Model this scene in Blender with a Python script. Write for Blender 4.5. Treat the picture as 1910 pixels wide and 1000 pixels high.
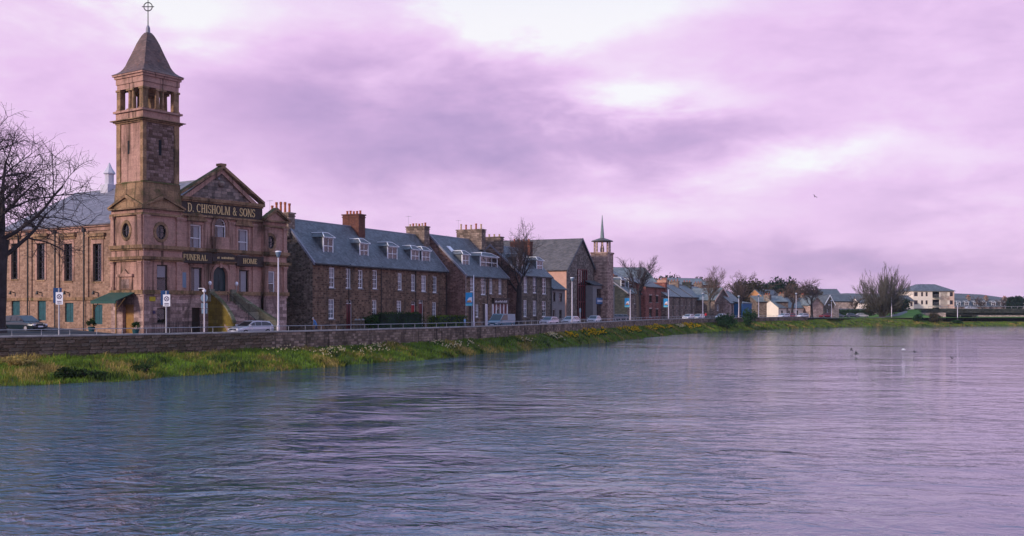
import bpy, bmesh, math, random
import numpy as np
from math import sin, cos, radians, pi, sqrt, exp, atan2
from mathutils import Vector, Matrix, noise as mnoise
random.seed(11)
RNG = np.random.default_rng(5)
S = bpy.context.scene
COL = S.collection
for o in list(bpy.data.objects): bpy.data.objects.remove(o)
# ------------------------------------------------------------------ camera
F, CX, HY, CAMZ = 2000.0, 955.0, 577.5, 5.2        # focal length, centre, horizon in photo pixels; eye height over the water
cam = bpy.data.objects.new('camera', bpy.data.cameras.new('camera'))
COL.objects.link(cam); S.camera = cam
cam.location = (0, 0, CAMZ); cam.rotation_euler = (pi/2, 0, 0)
cam.data.sensor_width = 36; cam.data.lens = F/1910*36
cam.data.shift_y = (HY-500)/1910; cam.data.clip_start = .5; cam.data.clip_end = 20000

# ------------------------------------------------------------------ node helpers
def nd(t, typ, props=None, ins=None):
    n = t.nodes.new('ShaderNode'+typ)
    for k, v in (props or {}).items(): setattr(n, k, v)
    for k, v in (ins or {}).items():
        s = n.inputs[k]
        if isinstance(v, bpy.types.NodeSocket): t.links.new(v, s)
        else:
            if isinstance(v, (tuple, list)) and len(v) == 3 and s.type == 'RGBA': v = (*v, 1)
            s.default_value = v
    return n
def ma(t, op, a, b=0.0, c=None, clamp=False):
    n = t.nodes.new('ShaderNodeMath'); n.operation = op; n.use_clamp = clamp
    for i, v in enumerate((a, b) if c is None else (a, b, c)):
        if isinstance(v, bpy.types.NodeSocket): t.links.new(v, n.inputs[i])
        else: n.inputs[i].default_value = v
    return n.outputs[0]
def mix(t, f, a, b, blend='MIX'):
    n = t.nodes.new('ShaderNodeMix'); n.data_type = 'RGBA'; n.blend_type = blend
    for k, v in ((0, f), (6, a), (7, b)):
        if isinstance(v, bpy.types.NodeSocket): t.links.new(v, n.inputs[k])
        else: n.inputs[k].default_value = v if k == 0 else (*v[:3], 1)
    return n.outputs[2]
def ramp(t, f, stops):
    n = t.nodes.new('ShaderNodeValToRGB'); t.links.new(f, n.inputs[0])
    e = n.color_ramp.elements
    while len(e) < len(stops): e.new(.5)
    for i, (p, c) in enumerate(stops):
        e[i].position = p; e[i].color = (*c, 1) if len(c) == 3 else c
    return n.outputs[0]
def sm(t, v, lo, hi):
    n = t.nodes.new('ShaderNodeMapRange'); n.interpolation_type = 'SMOOTHSTEP'
    t.links.new(v, n.inputs[0]); n.inputs[1].default_value = lo; n.inputs[2].default_value = hi
    return n.outputs[0]
def srgb(r, g, b):
    f = lambda c: (c/255/12.92 if c < 10 else ((c/255+.055)/1.055)**2.4)
    return (f(r), f(g), f(b))

# ------------------------------------------------------------------ world: cloudy evening sky over a Nishita dome
SUN_AZ, SUN_EL = radians(-128), radians(20)         # azimuth measured from +Y towards +X; behind the camera to the left
W = bpy.data.worlds.new('World'); S.world = W; W.use_nodes = True
t = W.node_tree; t.nodes.clear()
tc = nd(t, 'TexCoord').outputs['Generated']
nrm = nd(t, 'VectorMath', {'operation': 'NORMALIZE'}, {0: tc}).outputs[0]
sep = nd(t, 'SeparateXYZ', None, {0: nrm})
dx, dy, dz = sep.outputs
sky = nd(t, 'TexSky', {'sky_type': 'NISHITA', 'sun_disc': False, 'sun_elevation': SUN_EL, 'sun_rotation': SUN_AZ})
az0 = ma(t, 'ARCTAN2', dx, dy); el0 = ma(t, 'ARCSINE', dz)
wv = nd(t, 'VectorMath', {'operation': 'MULTIPLY'}, {0: nrm, 1: (1, 1, 2.6)}).outputs[0]
n1 = nd(t, 'TexNoise', {'normalize': True}, {'Vector': wv, 'Scale': 5.5, 'Detail': 7, 'Roughness': .55, 'Distortion': .35})
n2 = nd(t, 'TexNoise', {'normalize': True}, {'Vector': wv, 'Scale': 15, 'Detail': 6, 'Roughness': .58, 'Distortion': .3})
ns = nd(t, 'SeparateColor', None, {0: n1.outputs['Color']}); ns2 = nd(t, 'SeparateColor', None, {0: n2.outputs['Color']})
azw = ma(t, 'ADD', ma(t, 'ADD', az0, ma(t, 'MULTIPLY_ADD', ns.outputs[0], .26, -.13)), ma(t, 'MULTIPLY_ADD', ns2.outputs[0], .07, -.035))
elw = ma(t, 'ADD', ma(t, 'ADD', el0, ma(t, 'MULTIPLY_ADD', ns.outputs[1], .09, -.045)), ma(t, 'MULTIPLY_ADD', ns2.outputs[1], .034, -.017))
def blob(px, py, rx, ry, w):
    a = math.atan((px-CX)/F); e = math.atan((HY-py)/F*cos(a))
    u = ma(t, 'DIVIDE', ma(t, 'SUBTRACT', azw, a), rx/F); v = ma(t, 'DIVIDE', ma(t, 'SUBTRACT', elw, e), ry/F)
    d = ma(t, 'ADD', ma(t, 'MULTIPLY', u, u), ma(t, 'MULTIPLY', v, v))
    return ma(t, 'MULTIPLY', ma(t, 'EXPONENT', ma(t, 'MULTIPLY', d, -1.0)), w)
SKY_BLOBS = [(1010, 10, 330, 85, .55), (330, 15, 190, 70, .42), (1190, 185, 200, 42, .42), (1480, 300, 260, 30, .38), (1330, 345, 130, 24, .2),
             (520, 175, 200, 90, -.2), (760, 200, 330, 110, -.28), (980, 265, 420, 62, -.28), (700, 320, 300, 36, -.10),
             (1680, 90, 330, 120, -.06), (1450, 75, 200, 50, -.1), (1300, 235, 220, 28, -.12), (1750, 380, 240, 30, -.15),
             (1650, 495, 420, 40, -.36), (1250, 470, 300, 26, -.12), (60, 170, 260, 130, .05), (60, 500, 300, 200, .05), (1180, 395, 260, 26, .14), (1820, 250, 240, 40, -.02)]
n3 = nd(t, 'TexNoise', {'normalize': True}, {'Vector': wv, 'Scale': 34, 'Detail': 5, 'Roughness': .6, 'Distortion': .2})
acc = ma(t, 'MULTIPLY_ADD', n1.outputs['Fac'], .46, -.23)
acc = ma(t, 'ADD', acc, ma(t, 'MULTIPLY_ADD', n3.outputs['Fac'], .13, -.065))
acc = ma(t, 'ADD', acc, ma(t, 'MULTIPLY_ADD', n2.outputs['Fac'], .36, -.18))
for b in SKY_BLOBS: acc = ma(t, 'ADD', acc, blob(*b))
acc = ma(t, 'ADD', acc, .5)
cloud = ramp(t, acc, [(.0, srgb(180, 150, 200)), (.22, srgb(207, 170, 217)), (.47, srgb(234, 196, 238)), (.66, srgb(243, 218, 245)), (.84, srgb(249, 246, 250))])
zen = sm(t, dz, .245, .46)
bsky = nd(t, 'VectorMath', {'operation': 'SCALE'}, {0: sky.outputs[0], 'Scale': .10}).outputs[0]
cloudz = mix(t, zen, cloud, srgb(158, 190, 244))
full = mix(t, .12, cloudz, bsky)
bg = nd(t, 'Background', None, {0: full, 1: 1.10})
t.links.new(bg.outputs[0], nd(t, 'OutputWorld').inputs[0])

sun = bpy.data.objects.new('sun', bpy.data.lights.new('sun', 'SUN')); COL.objects.link(sun)
sun.data.energy = 3.2; sun.data.angle = radians(7); sun.data.color = (1, .84, .76)
sdir = Vector((sin(SUN_AZ)*cos(SUN_EL), cos(SUN_AZ)*cos(SUN_EL), sin(SUN_EL)))
sun.rotation_euler = sdir.to_track_quat('Z', 'Y').to_euler(); sun.location = (-60, -40, 60)
V = S.view_settings; V.view_transform = 'Standard'; V.look = 'None'; V.exposure = 0; V.gamma = 1; V.use_curve_mapping = False
S.render.engine = 'CYCLES'; S.cycles.use_denoising = True; S.cycles.max_bounces = 6; S.cycles.transparent_max_bounces = 12
S.cycles.caustics_reflective = False; S.cycles.caustics_refractive = False

# ------------------------------------------------------------------ mesh helpers
class MB:
    def __init__(s): s.v = []; s.f = []; s.m = []
    def poly(s, pts, m=0):
        i = len(s.v); s.v += [tuple(p) for p in pts]; s.f.append(tuple(range(i, i+len(pts)))); s.m.append(m); return s
    def box(s, x0, x1, y0, y1, z0, z1, m=0): return s.pbox(PF, x0, x1, z0, z1, y0, y1, m)
    def pbox(s, P, a0, a1, b0, b1, c0, c1, m=0):
        i = len(s.v)
        s.v += [P(a, b, c) for c in (c0, c1) for b in (b0, b1) for a in (a0, a1)]
        for q in ((0, 1, 3, 2), (4, 6, 7, 5), (0, 4, 5, 1), (2, 3, 7, 6), (0, 2, 6, 4), (1, 5, 7, 3)):
            s.f.append(tuple(i+k for k in q)); s.m.append(m)
        return s
    def prism(s, P, pts, c0, c1, m=0):                # 2-D polygon (a,b) pushed from c0 to c1
        n = len(pts); i = len(s.v)
        s.v += [P(a, b, c0) for a, b in pts]+[P(a, b, c1) for a, b in pts]
        s.f.append(tuple(range(i, i+n))); s.f.append(tuple(range(i+2*n-1, i+n-1, -1))); s.m += [m, m]
        for k in range(n):
            s.f.append((i+k, i+n+k, i+n+(k+1) % n, i+(k+1) % n)); s.m.append(m)
        return s
    def tube(s, p, q, r0, r1, n=6, cap=True, m=0):
        p, q = Vector(p), Vector(q); d = q-p
        if d.length < 1e-6: return s
        d.normalize(); a = d.orthogonal().normalized(); b = d.cross(a); i = len(s.v)
        for c, r in ((p, r0), (q, r1)):
            for k in range(n):
                w = 2*pi*k/n; s.v.append(tuple(c+a*(r*cos(w))+b*(r*sin(w))))
        for k in range(n): s.f.append((i+k, i+(k+1) % n, i+n+(k+1) % n, i+n+k)); s.m.append(m)
        if cap: s.f.append(tuple(range(i+n-1, i-1, -1))); s.f.append(tuple(range(i+n, i+2*n))); s.m += [m, m]
        return s
    def path(s, pts, rs, n=6, m=0):
        for k in range(len(pts)-1): s.tube(pts[k], pts[k+1], rs[k], rs[k+1], n, True, m)
        return s
    def lathe(s, cx, cy, prof, n=12, rot=0, m=0, sx=1, sy=1):
        i = len(s.v)
        for r, z in prof:
            for k in range(n):
                w = 2*pi*k/n+rot; s.v.append((cx+sx*r*cos(w), cy+sy*r*sin(w), z))
        for j in range(len(prof)-1):
            for k in range(n):
                s.f.append((i+j*n+k, i+j*n+(k+1) % n, i+(j+1)*n+(k+1) % n, i+(j+1)*n+k)); s.m.append(m)
        s.f.append(tuple(range(i+n-1, i-1, -1))); s.f.append(tuple(range(i+(len(prof)-1)*n, i+len(prof)*n))); s.m += [m, m]
        return s
    def build(s, name, mats, parent=None, smooth=False, label=None):
        me = bpy.data.meshes.new(name); me.from_pydata(s.v, [], s.f); me.update()
        if not isinstance(mats, (list, tuple)): mats = [mats]
        for q in mats: me.materials.append(q)
        if len(mats) > 1: me.polygons.foreach_set('material_index', s.m)
        if smooth: me.polygons.foreach_set('use_smooth', [True]*len(me.polygons))
        bm = bmesh.new(); bm.from_mesh(me); bmesh.ops.recalc_face_normals(bm, faces=bm.faces); bm.to_mesh(me); bm.free()
        return link(name, me, parent, label)
def link(name, me, parent=None, label=None):
    o = bpy.data.objects.new(name, me); COL.objects.link(o)
    if parent: o.parent = parent
    if label: o['label'] = label
    return o
def PF(a, b, c): return (a, c, b)                     # a along the front, b up, c into the building
def thing(name, label, cat, loc=(0, 0, 0), rz=0, group=None):
    o = bpy.data.objects.new(name, None); COL.objects.link(o); o.empty_display_size = .2
    o.location = loc; o.rotation_euler = (0, 0, rz); return tag(o, label, cat, group)
def tag(o, label, cat, group=None):
    o['label'] = label; o['category'] = cat
    if group: o['group'] = group
    return o
def kind(o, k): o['kind'] = k; return o
def copy_tree(o, parent=None):
    c = o.copy(); COL.objects.link(c)
    if parent: c.parent = parent
    for ch in list(o.children): copy_tree(ch, c)
    return c
class Fr:                                             # a house front: a corner seen at photo column px at depth D, running at azimuth az
    def __init__(s, px, D, az, zb=2.6):
        s.o = ((px-CX)/F*D, D); r = radians(az); s.az = r; s.u = (sin(r), cos(r)); s.w = (-cos(r), sin(r)); s.zb = zb; s.rz = pi/2-r
    def t(s, px, y=0):
        a = (px-CX)/F; ox, oy = s.o[0]+s.w[0]*y, s.o[1]+s.w[1]*y
        return (a*oy-ox)/(s.u[0]-a*s.u[1])
    def sd(s, px, x=0):
        a = (px-CX)/F; ox, oy = s.o[0]+s.u[0]*x, s.o[1]+s.u[1]*x
        return (a*oy-ox)/(s.w[0]-a*s.w[1])
    def dep(s, x, y): return s.o[1]+s.u[1]*x+s.w[1]*y
    def z(s, x, y, py): return CAMZ+(HY-py)/F*s.dep(x, y)-s.zb
    def zf(s, px, py, y=0): return s.z(s.t(px, y), y, py)
    def world(s, x, y): return (s.o[0]+s.u[0]*x+s.w[0]*y, s.o[1]+s.u[1]*x+s.w[1]*y)
    def thing(s, name, label, cat, group=None): return thing(name, label, cat, (s.o[0], s.o[1], s.zb), s.rz, group)

# ------------------------------------------------------------------ materials
def newmat(name):
    m = bpy.data.materials.new(name); m.use_nodes = True; t = m.node_tree; t.nodes.clear()
    return m, t, nd(t, 'OutputMaterial')
def plain(name, col, rough=.6, metal=0, noise=.12, nscale=3.0, bump=0, spec=.3):
    m, t, out = newmat(name)
    oc = nd(t, 'TexCoord').outputs['Object']
    n = nd(t, 'TexNoise', None, {'Vector': oc, 'Scale': nscale, 'Detail': 5, 'Roughness': .6}).outputs['Fac']
    c = mix(t, ma(t, 'MULTIPLY_ADD', n, 2.4, -.7, clamp=True), tuple(x*(1-noise) for x in col), tuple(min(1, x*(1+noise)) for x in col))
    ins = {'Base Color': c, 'Roughness': rough, 'Metallic': metal, 'Specular IOR Level': spec}
    if bump: ins['Normal'] = nd(t, 'Bump', None, {'Strength': bump, 'Distance': .03, 'Height': n}).outputs[0]
    t.links.new(nd(t, 'BsdfPrincipled', None, ins).outputs[0], out.inputs[0]); return m
def stone(name, c1, c2, c3, bw=.55, bh=.28, mortar=None, mw=.018, rubble=0, stain=(.03, .026, .02), stamt=.55, moss=0, bump=.5, wob=.02, grain=.25, streak=.35):
    c1, c2, c3 = [tuple(min(.75, k*g_) for k in c) for c, g_ in ((c1, .95), (c2, 1.28), (c3, 1.6))]; mortar = tuple(min(.7, k*1.25) for k in mortar) if mortar else None; stain = tuple(k*.9 for k in stain)
    m, t, out = newmat(name)
    oc = nd(t, 'TexCoord').outputs['Object']
    x, y, z = nd(t, 'SeparateXYZ', None, {0: oc}).outputs
    v = nd(t, 'CombineXYZ', None, {0: ma(t, 'ADD', x, y), 1: z, 2: ma(t, 'MULTIPLY', y, .01)}).outputs[0]
    wn = nd(t, 'TexNoise', None, {'Vector': oc, 'Scale': 1.7, 'Detail': 3}).outputs['Color']
    v = nd(t, 'VectorMath', {'operation': 'MULTIPLY_ADD'}, {0: wn, 1: (wob*4, wob*4, 0), 2: v}).outputs[0]
    mortar = mortar or tuple(k*.75 for k in c1)
    if rubble:
        vs = nd(t, 'VectorMath', {'operation': 'MULTIPLY'}, {0: v, 1: (1/bw, 1/bh, 1)}).outputs[0]
        vo = nd(t, 'TexVoronoi', {'voronoi_dimensions': '2D'}, {'Vector': vs, 'Scale': 1, 'Randomness': .85})
        ve = nd(t, 'TexVoronoi', {'voronoi_dimensions': '2D', 'feature': 'DISTANCE_TO_EDGE'}, {'Vector': vs, 'Scale': 1, 'Randomness': .85})
        rnd = nd(t, 'SeparateColor', None, {0: vo.outputs['Color']}).outputs[0]
        edge = sm(t, ve.outputs['Distance'], .02, .02+mw*4)
        base = ramp(t, rnd, [(.05, c1), (.5, c2), (.95, c3)])
        col = mix(t, edge, mortar, base)
    else:
        br = nd(t, 'TexBrick', {'offset': .5, 'squash': 1.35, 'squash_frequency': 3}, {'Vector': v, 'Color1': (0, 0, 0), 'Color2': (1, 1, 1), 'Mortar': (.5, .5, .5), 'Scale': 1, 'Brick Width': bw, 'Row Height': bh, 'Mortar Size': mw, 'Mortar Smooth': .3})
        edge = ma(t, 'SUBTRACT', 1, br.outputs['Fac'])
        rnd = nd(t, 'SeparateColor', None, {0: br.outputs['Color']}).outputs[0]
        base = ramp(t, rnd, [(.05, c1), (.5, c2), (.95, c3)])
        col = mix(t, edge, mortar, base)
    g = nd(t, 'TexNoise', None, {'Vector': oc, 'Scale': 6, 'Detail': 7, 'Roughness': .65}).outputs['Fac']
    col = mix(t, 1.0, col, ramp(t, g, [(.25, (1-grain*1.6,)*3), (.75, (1+grain,)*3)]), 'MULTIPLY')
    sv = nd(t, 'VectorMath', {'operation': 'MULTIPLY'}, {0: oc, 1: (.55, .55, .16)}).outputs[0]
    st = nd(t, 'TexNoise', None, {'Vector': sv, 'Scale': 1, 'Detail': 6, 'Roughness': .62, 'Distortion': .6}).outputs['Fac']
    col = mix(t, ma(t, 'MULTIPLY', sm(t, st, .47, .70), stamt), col, stain)
    s2 = nd(t, 'VectorMath', {'operation': 'MULTIPLY'}, {0: oc, 1: (1.5, 1.5, .07)}).outputs[0]
    sk = nd(t, 'TexNoise', None, {'Vector': s2, 'Scale': 1, 'Detail': 5, 'Roughness': .6}).outputs['Fac']
    col = mix(t, ma(t, 'MULTIPLY', sm(t, sk, .54, .68), streak), col, tuple(k*.7 for k in stain))
    if moss:
        nz = nd(t, 'SeparateXYZ', None, {0: nd(t, 'NewGeometry').outputs['Normal']}).outputs[2]
        mn = nd(t, 'TexNoise', None, {'Vector': oc, 'Scale': 1.3, 'Detail': 6, 'Roughness': .7}).outputs['Fac']
        f = ma(t, 'MULTIPLY', sm(t, ma(t, 'ADD', mn, ma(t, 'MULTIPLY', nz, .25)), .52, .75), moss)
        col = mix(t, f, col, (.075, .075, .022))
    h = ma(t, 'ADD', ma(t, 'MULTIPLY', edge, .7), ma(t, 'MULTIPLY', g, .5))
    bp = nd(t, 'Bump', None, {'Strength': bump, 'Distance': .04, 'Height': h}).outputs[0]
    t.links.new(nd(t, 'BsdfPrincipled', None, {'Base Color': col, 'Roughness': .88, 'Specular IOR Level': .2, 'Normal': bp}).outputs[0], out.inputs[0])
    return m
def slate(name, c1, c2, lich=(.16, .15, .09), lam=.25, bw=.32, bh=.2):
    c1 = tuple(k*w for k, w in zip(c1, (1.2, 1.16, 1.06))); c2 = tuple(k*w for k, w in zip(c2, (1.55, 1.5, 1.4))); lich = tuple(k*1.5 for k in lich)
    m, t, out = newmat(name)
    oc = nd(t, 'TexCoord').outputs['Object']
    x, y, z = nd(t, 'SeparateXYZ', None, {0: oc}).outputs
    v = nd(t, 'CombineXYZ', None, {0: ma(t, 'ADD', x, ma(t, 'MULTIPLY', y, .7)), 1: ma(t, 'MULTIPLY', z, 1.35), 2: 0.0}).outputs[0]
    br = nd(t, 'TexBrick', {'offset': .5}, {'Vector': v, 'Color1': (0, 0, 0), 'Color2': (1, 1, 1), 'Mortar': (.1, .1, .1), 'Scale': 1, 'Brick Width': bw, 'Row Height': bh, 'Mortar Size': .014, 'Mortar Smooth': .4})
    rnd = nd(t, 'SeparateColor', None, {0: br.outputs['Color']}).outputs[0]
    col = mix(t, rnd, c1, c2)
    g = nd(t, 'TexNoise', None, {'Vector': oc, 'Scale': .9, 'Detail': 8, 'Roughness': .68}).outputs['Fac']
    col = mix(t, 1.0, col, ramp(t, g, [(.3, (.62,)*3), (.7, (1.3,)*3)]), 'MULTIPLY')
    l = nd(t, 'TexNoise', None, {'Vector': oc, 'Scale': 2.3, 'Detail': 8, 'Roughness': .75}).outputs['Fac']
    col = mix(t, ma(t, 'MULTIPLY', sm(t, l, .52, .7), lam), col, lich)
    h = ma(t, 'SUBTRACT', ma(t, 'MULTIPLY', rnd, .5), br.outputs['Fac'])
    bp = nd(t, 'Bump', None, {'Strength': .5, 'Distance': .02, 'Height': h}).outputs[0]
    t.links.new(nd(t, 'BsdfPrincipled', None, {'Base Color': col, 'Roughness': .55, 'Specular IOR Level': .4, 'Normal': bp}).outputs[0], out.inputs[0])
    return m
def glass_mat(name, tint=(.55, .6, .62)):
    m, t, out = newmat(name)
    gl = nd(t, 'BsdfGlossy', None, {'Color': (.9, .9, .92), 'Roughness': .03})
    n = nd(t, 'TexNoise', None, {'Vector': nd(t, 'TexCoord').outputs['Object'], 'Scale': 1.1, 'Detail': 1}).outputs['Fac']
    bp = nd(t, 'Bump', None, {'Strength': .12, 'Distance': .05, 'Height': n}).outputs[0]
    t.links.new(bp, gl.inputs['Normal'])
    tr = nd(t, 'BsdfTransparent', None, {'Color': tint})
    bf = nd(t, 'NewGeometry').outputs['Backfacing']
    fr = nd(t, 'Fresnel', None, {'IOR': ma(t, 'MULTIPLY_ADD', bf, 1/1.5-1.5, 1.5)}).outputs[0]
    f = ma(t, 'MULTIPLY_ADD', fr, 1.3, .01, clamp=True)
    ms = nd(t, 'MixShader', None, {0: f, 1: tr.outputs[0], 2: gl.outputs[0]})
    t.links.new(ms.outputs[0], out.inputs[0]); return m
M = {}
M['ashlar'] = stone('pink sandstone', (.45, .26, .205), (.355, .205, .16), (.30, .176, .136), .8, .34, mortar=(.25, .145, .115), mw=.008, stain=(.075, .046, .028), stamt=.78, moss=.5, bump=.2, wob=.004, grain=.22, streak=.8)
M['trim'] = stone('weathered trim stone', (.25, .15, .085), (.24, .145, .08), (.25, .155, .09), 1.3, .6, mw=.005, stain=(.035, .03, .016), stamt=.85, moss=.95, bump=.25, wob=.004, grain=.3, streak=.6)
M['basement'] = stone('basement stone', (.26, .17, .15), (.31, .21, .185), (.36, .25, .22), .9, .36, mw=.01, stain=(.035, .02, .015), stamt=.75, moss=.2, bump=.3, wob=.006, grain=.3)
M['hall'] = stone('squared hall rubble', (.26, .155, .105), (.255, .155, .105), (.265, .165, .115), .38, .23, mortar=(.27, .18, .135), mw=.02, rubble=0, stain=(.09, .055, .04), stamt=.35, moss=.12, bump=.6, wob=.03)
M['stain_trim'] = stone('tympanum stone', (.14, .11, .095), (.19, .145, .125), (.24, .18, .15), .6, .35, stain=(.03, .028, .026), stamt=.7, moss=.3, bump=.5)
for i, c in enumerate([(.12, .07, .05), (.185, .115, .09), (.25, .16, .135), (.31, .205, .175)]):
    M['block%d' % i] = plain('tower block stone %d' % i, c, .9, noise=.35, nscale=4, bump=.5)
M['joint'] = plain('dark mortar', (.075, .055, .05), .95, noise=.3)
M['terrace'] = stone('brown terrace stone', (.095, .052, .032), (.14, .08, .05), (.185, .112, .072), .44, .26, mortar=(.18, .125, .09), mw=.03, stain=(.03, .03, .022), stamt=.55, moss=.22, bump=.8, wob=.03)
M['terrace2'] = stone('grey brown terrace stone', (.095, .06, .04), (.15, .098, .068), (.20, .135, .098), .46, .27, mortar=(.19, .135, .10), mw=.03, stain=(.035, .03, .025), stamt=.5, moss=.25, bump=.8, wob=.03)
M['rubble'] = stone('mossy rubble', (.075, .058, .045), (.125, .098, .078), (.19, .15, .125), .42, .27, mortar=(.15, .12, .095), mw=.05, rubble=1, stain=(.03, .03, .018), stamt=.6, moss=.6, bump=.9)
M['rubble_red'] = stone('reddish rubble', (.15, .075, .058), (.19, .10, .08), (.23, .135, .11), .42, .25, mortar=(.19, .12, .1), mw=.04, rubble=1, stain=(.06, .04, .03), stamt=.5, moss=.5, bump=.8)
M['house3'] = stone('dark harled stone', (.085, .066, .05), (.115, .09, .068), (.14, .112, .085), .5, .3, mortar=(.14, .12, .1), mw=.02, stain=(.04, .035, .03), stamt=.5, moss=.2, bump=.6)
M['churchstone'] = stone('church stone', (.105, .083, .068), (.145, .115, .095), (.19, .155, .13), .5, .3, mortar=(.17, .14, .115), mw=.02, stain=(.05, .045, .035), stamt=.5, moss=.25, bump=.5)
M['towerstone'] = stone('pink tower stone', (.26, .165, .13), (.31, .205, .165), (.36, .25, .2), .6, .3, mw=.012, stain=(.12, .08, .06), stamt=.5, moss=.15, bump=.3)
M['redbrick'] = stone('red brick', (.16, .05, .038), (.20, .066, .05), (.25, .09, .07), .45, .15, mortar=(.17, .10, .08), mw=.012, stain=(.07, .03, .025), stamt=.5, bump=.4)
M['chimbrick'] = stone('red chimney brick', (.085, .026, .018), (.10, .03, .02), (.12, .04, .026), .24, .09, mortar=(.16, .09, .07), mw=.012, stain=(.04, .02, .018), stamt=.6, moss=.2, bump=.4)
M['chimstone'] = stone('chimney stone', (.16, .115, .09), (.21, .155, .12), (.26, .19, .15), .5, .28, mw=.02, stain=(.045, .038, .03), stamt=.6, moss=.4, bump=.5)
M['farstone'] = stone('far terrace stone', (.12, .085, .068), (.16, .115, .092), (.20, .15, .12), .6, .32, mortar=(.18, .14, .115), mw=.02, stain=(.07, .05, .04), stamt=.4, bump=.4)
M['palestone'] = stone('pale pink stone', (.34, .25, .22), (.38, .285, .25), (.43, .33, .29), .6, .3, mw=.012, stain=(.2, .15, .13), stamt=.4, bump=.3)
M['pinkrubble'] = stone('pink rubble gable', (.33, .215, .175), (.38, .255, .21), (.43, .30, .25), .6, .35, mortar=(.40, .29, .25), mw=.03, rubble=1, stain=(.2, .12, .1), stamt=.4, bump=.4)
M['quay'] = stone('quay wall stone', (.15, .105, .075), (.19, .135, .10), (.24, .175, .135), .62, .27, mortar=(.105, .082, .07), mw=.025, stain=(.035, .028, .018), stamt=.7, moss=.3, bump=.8, wob=.03, streak=.75)
for i, c in enumerate([(.13, .09, .062), (.17, .12, .085), (.215, .155, .115), (.16, .125, .095), (.11, .08, .055)]):
    M['qs%d' % i] = stone('quay stone %d' % i, tuple(k*.9 for k in c), c, tuple(k*1.1 for k in c), 4, 3, mw=.0, stain=(.035, .03, .018), stamt=.8, moss=.35, bump=.8, grain=.4, streak=.0)
M['coping'] = plain('pale coping concrete', (.33, .30, .285), .85, noise=.3, nscale=1.5, bump=.3)
M['slate'] = slate('blue grey slate', (.062, .070, .085), (.105, .116, .138), (.12, .125, .10), .35)
M['slate_hall'] = slate('violet grey hall slate', (.105, .098, .128), (.16, .15, .185), (.17, .16, .17), .3)
M['slate_spire'] = slate('rusty spire slate', (.08, .046, .04), (.12, .074, .066), (.15, .055, .024), .85, .3, .2)
M['slate_brown'] = slate('mossy church slate', (.062, .056, .058), (.095, .086, .088), (.12, .085, .05), .65)
M['slate_far'] = slate('far slate', (.10, .115, .125), (.145, .165, .175), (.15, .15, .12), .3)
M['slate_dark'] = slate('dark slate', (.05, .058, .07), (.085, .096, .112), (.1, .1, .08), .3)
M['lead'] = plain('lead', (.22, .215, .25), .5, noise=.2)
M['white'] = plain('white painted timber', (.86, .85, .86), .5, noise=.06)
M['cream'] = plain('cream render', (.84, .72, .60), .85, noise=.07, nscale=.8, bump=.1)
M['peach'] = plain('peach render', (.70, .47, .38), .85, noise=.06, nscale=.8, bump=.1)
M['orange'] = plain('orange render', (.50, .24, .10), .85, noise=.14, nscale=.7, bump=.15)
M['harl'] = plain('grey harling', (.21, .20, .195), .9, noise=.15, nscale=1.2, bump=.3)
M['peachharl'] = plain('peach painted gable', (.52, .30, .22), .9, noise=.12, nscale=1)
M['bluepaint'] = plain('blue corrugated paint', (.012, .12, .28), .5, noise=.15)
M['teal'] = plain('teal painted boards', (.014, .075, .088), .5, noise=.3, nscale=2)
M['green'] = plain('green canopy sheet', (.018, .075, .058), .45, noise=.15)
M['darkwood'] = plain('dark timber', (.035, .022, .016), .6, noise=.3)
M['amberwood'] = plain('amber timber', (.26, .135, .035), .6, noise=.25)  # one even amber colour for the porch posts and door
M['doorgreen'] = plain('dark green door', (.010, .032, .036), .35, noise=.2)
M['reddoor'] = plain('red door paint', (.30, .012, .014), .4, noise=.1)
M['darkreddoor'] = plain('dark red door paint', (.11, .008, .012), .4, noise=.1)
M['gold'] = plain('gilt letters', (.72, .52, .24), .45, noise=.1)
M['signboard'] = plain('dark sign board', (.032, .019, .015), .5, noise=.2)
M['pot'] = plain('terracotta pot', (.36, .105, .05), .8, noise=.25)
M['potpale'] = plain('buff pot', (.46, .32, .2), .8, noise=.2)
M['glass'] = glass_mat('window glass')
M['void'] = plain('unlit interior black', (.012, .013, .016), .9)  # near-black colour stands in for the shade of unlit interiors
M['curtain'] = plain('white curtain', (.66, .66, .72), .85, noise=.08)
M['blind'] = plain('pale blind', (.52, .50, .56), .85, noise=.05)
M['iron'] = plain('black iron', (.02, .02, .022), .5, noise=.2)
M['steel'] = plain('galvanised steel', (.36, .36, .385), .45, metal=.3, noise=.12)
M['postwhite'] = plain('pale painted post', (.62, .56, .60), .45, noise=.06)
M['signwhite'] = plain('white sign face', (.78, .78, .82), .4, noise=.03)
M['signblue'] = plain('blue sign face', (.04, .12, .26), .4, noise=.05)
M['signdark'] = plain('sign print', (.05, .04, .10), .5, noise=.05)
M['signback'] = plain('grey blue sign back', (.16, .23, .31), .5, noise=.1)
M['asphalt'] = plain('asphalt', (.05, .05, .055), .85, noise=.25, nscale=.9, bump=.1)
M['paving'] = plain('paving', (.17, .16, .16), .85, noise=.2, nscale=1.2)
M['kerb'] = plain('kerb stone', (.24, .23, .225), .85, noise=.2)
M['bark'] = plain('dark bark', (.04, .031, .031), .9, noise=.4, nscale=2, bump=.6)
M['twig'] = plain('twig', (.055, .040, .042), .9, noise=.3)
M['bark_pale'] = plain('grey bark', (.10, .085, .07), .9, noise=.4, nscale=2, bump=.6)
M['twig_brown'] = plain('brown twig', (.12, .08, .06), .9, noise=.3)
M['twig_grey'] = plain('grey green twig', (.115, .105, .085), .9, noise=.3)
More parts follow.
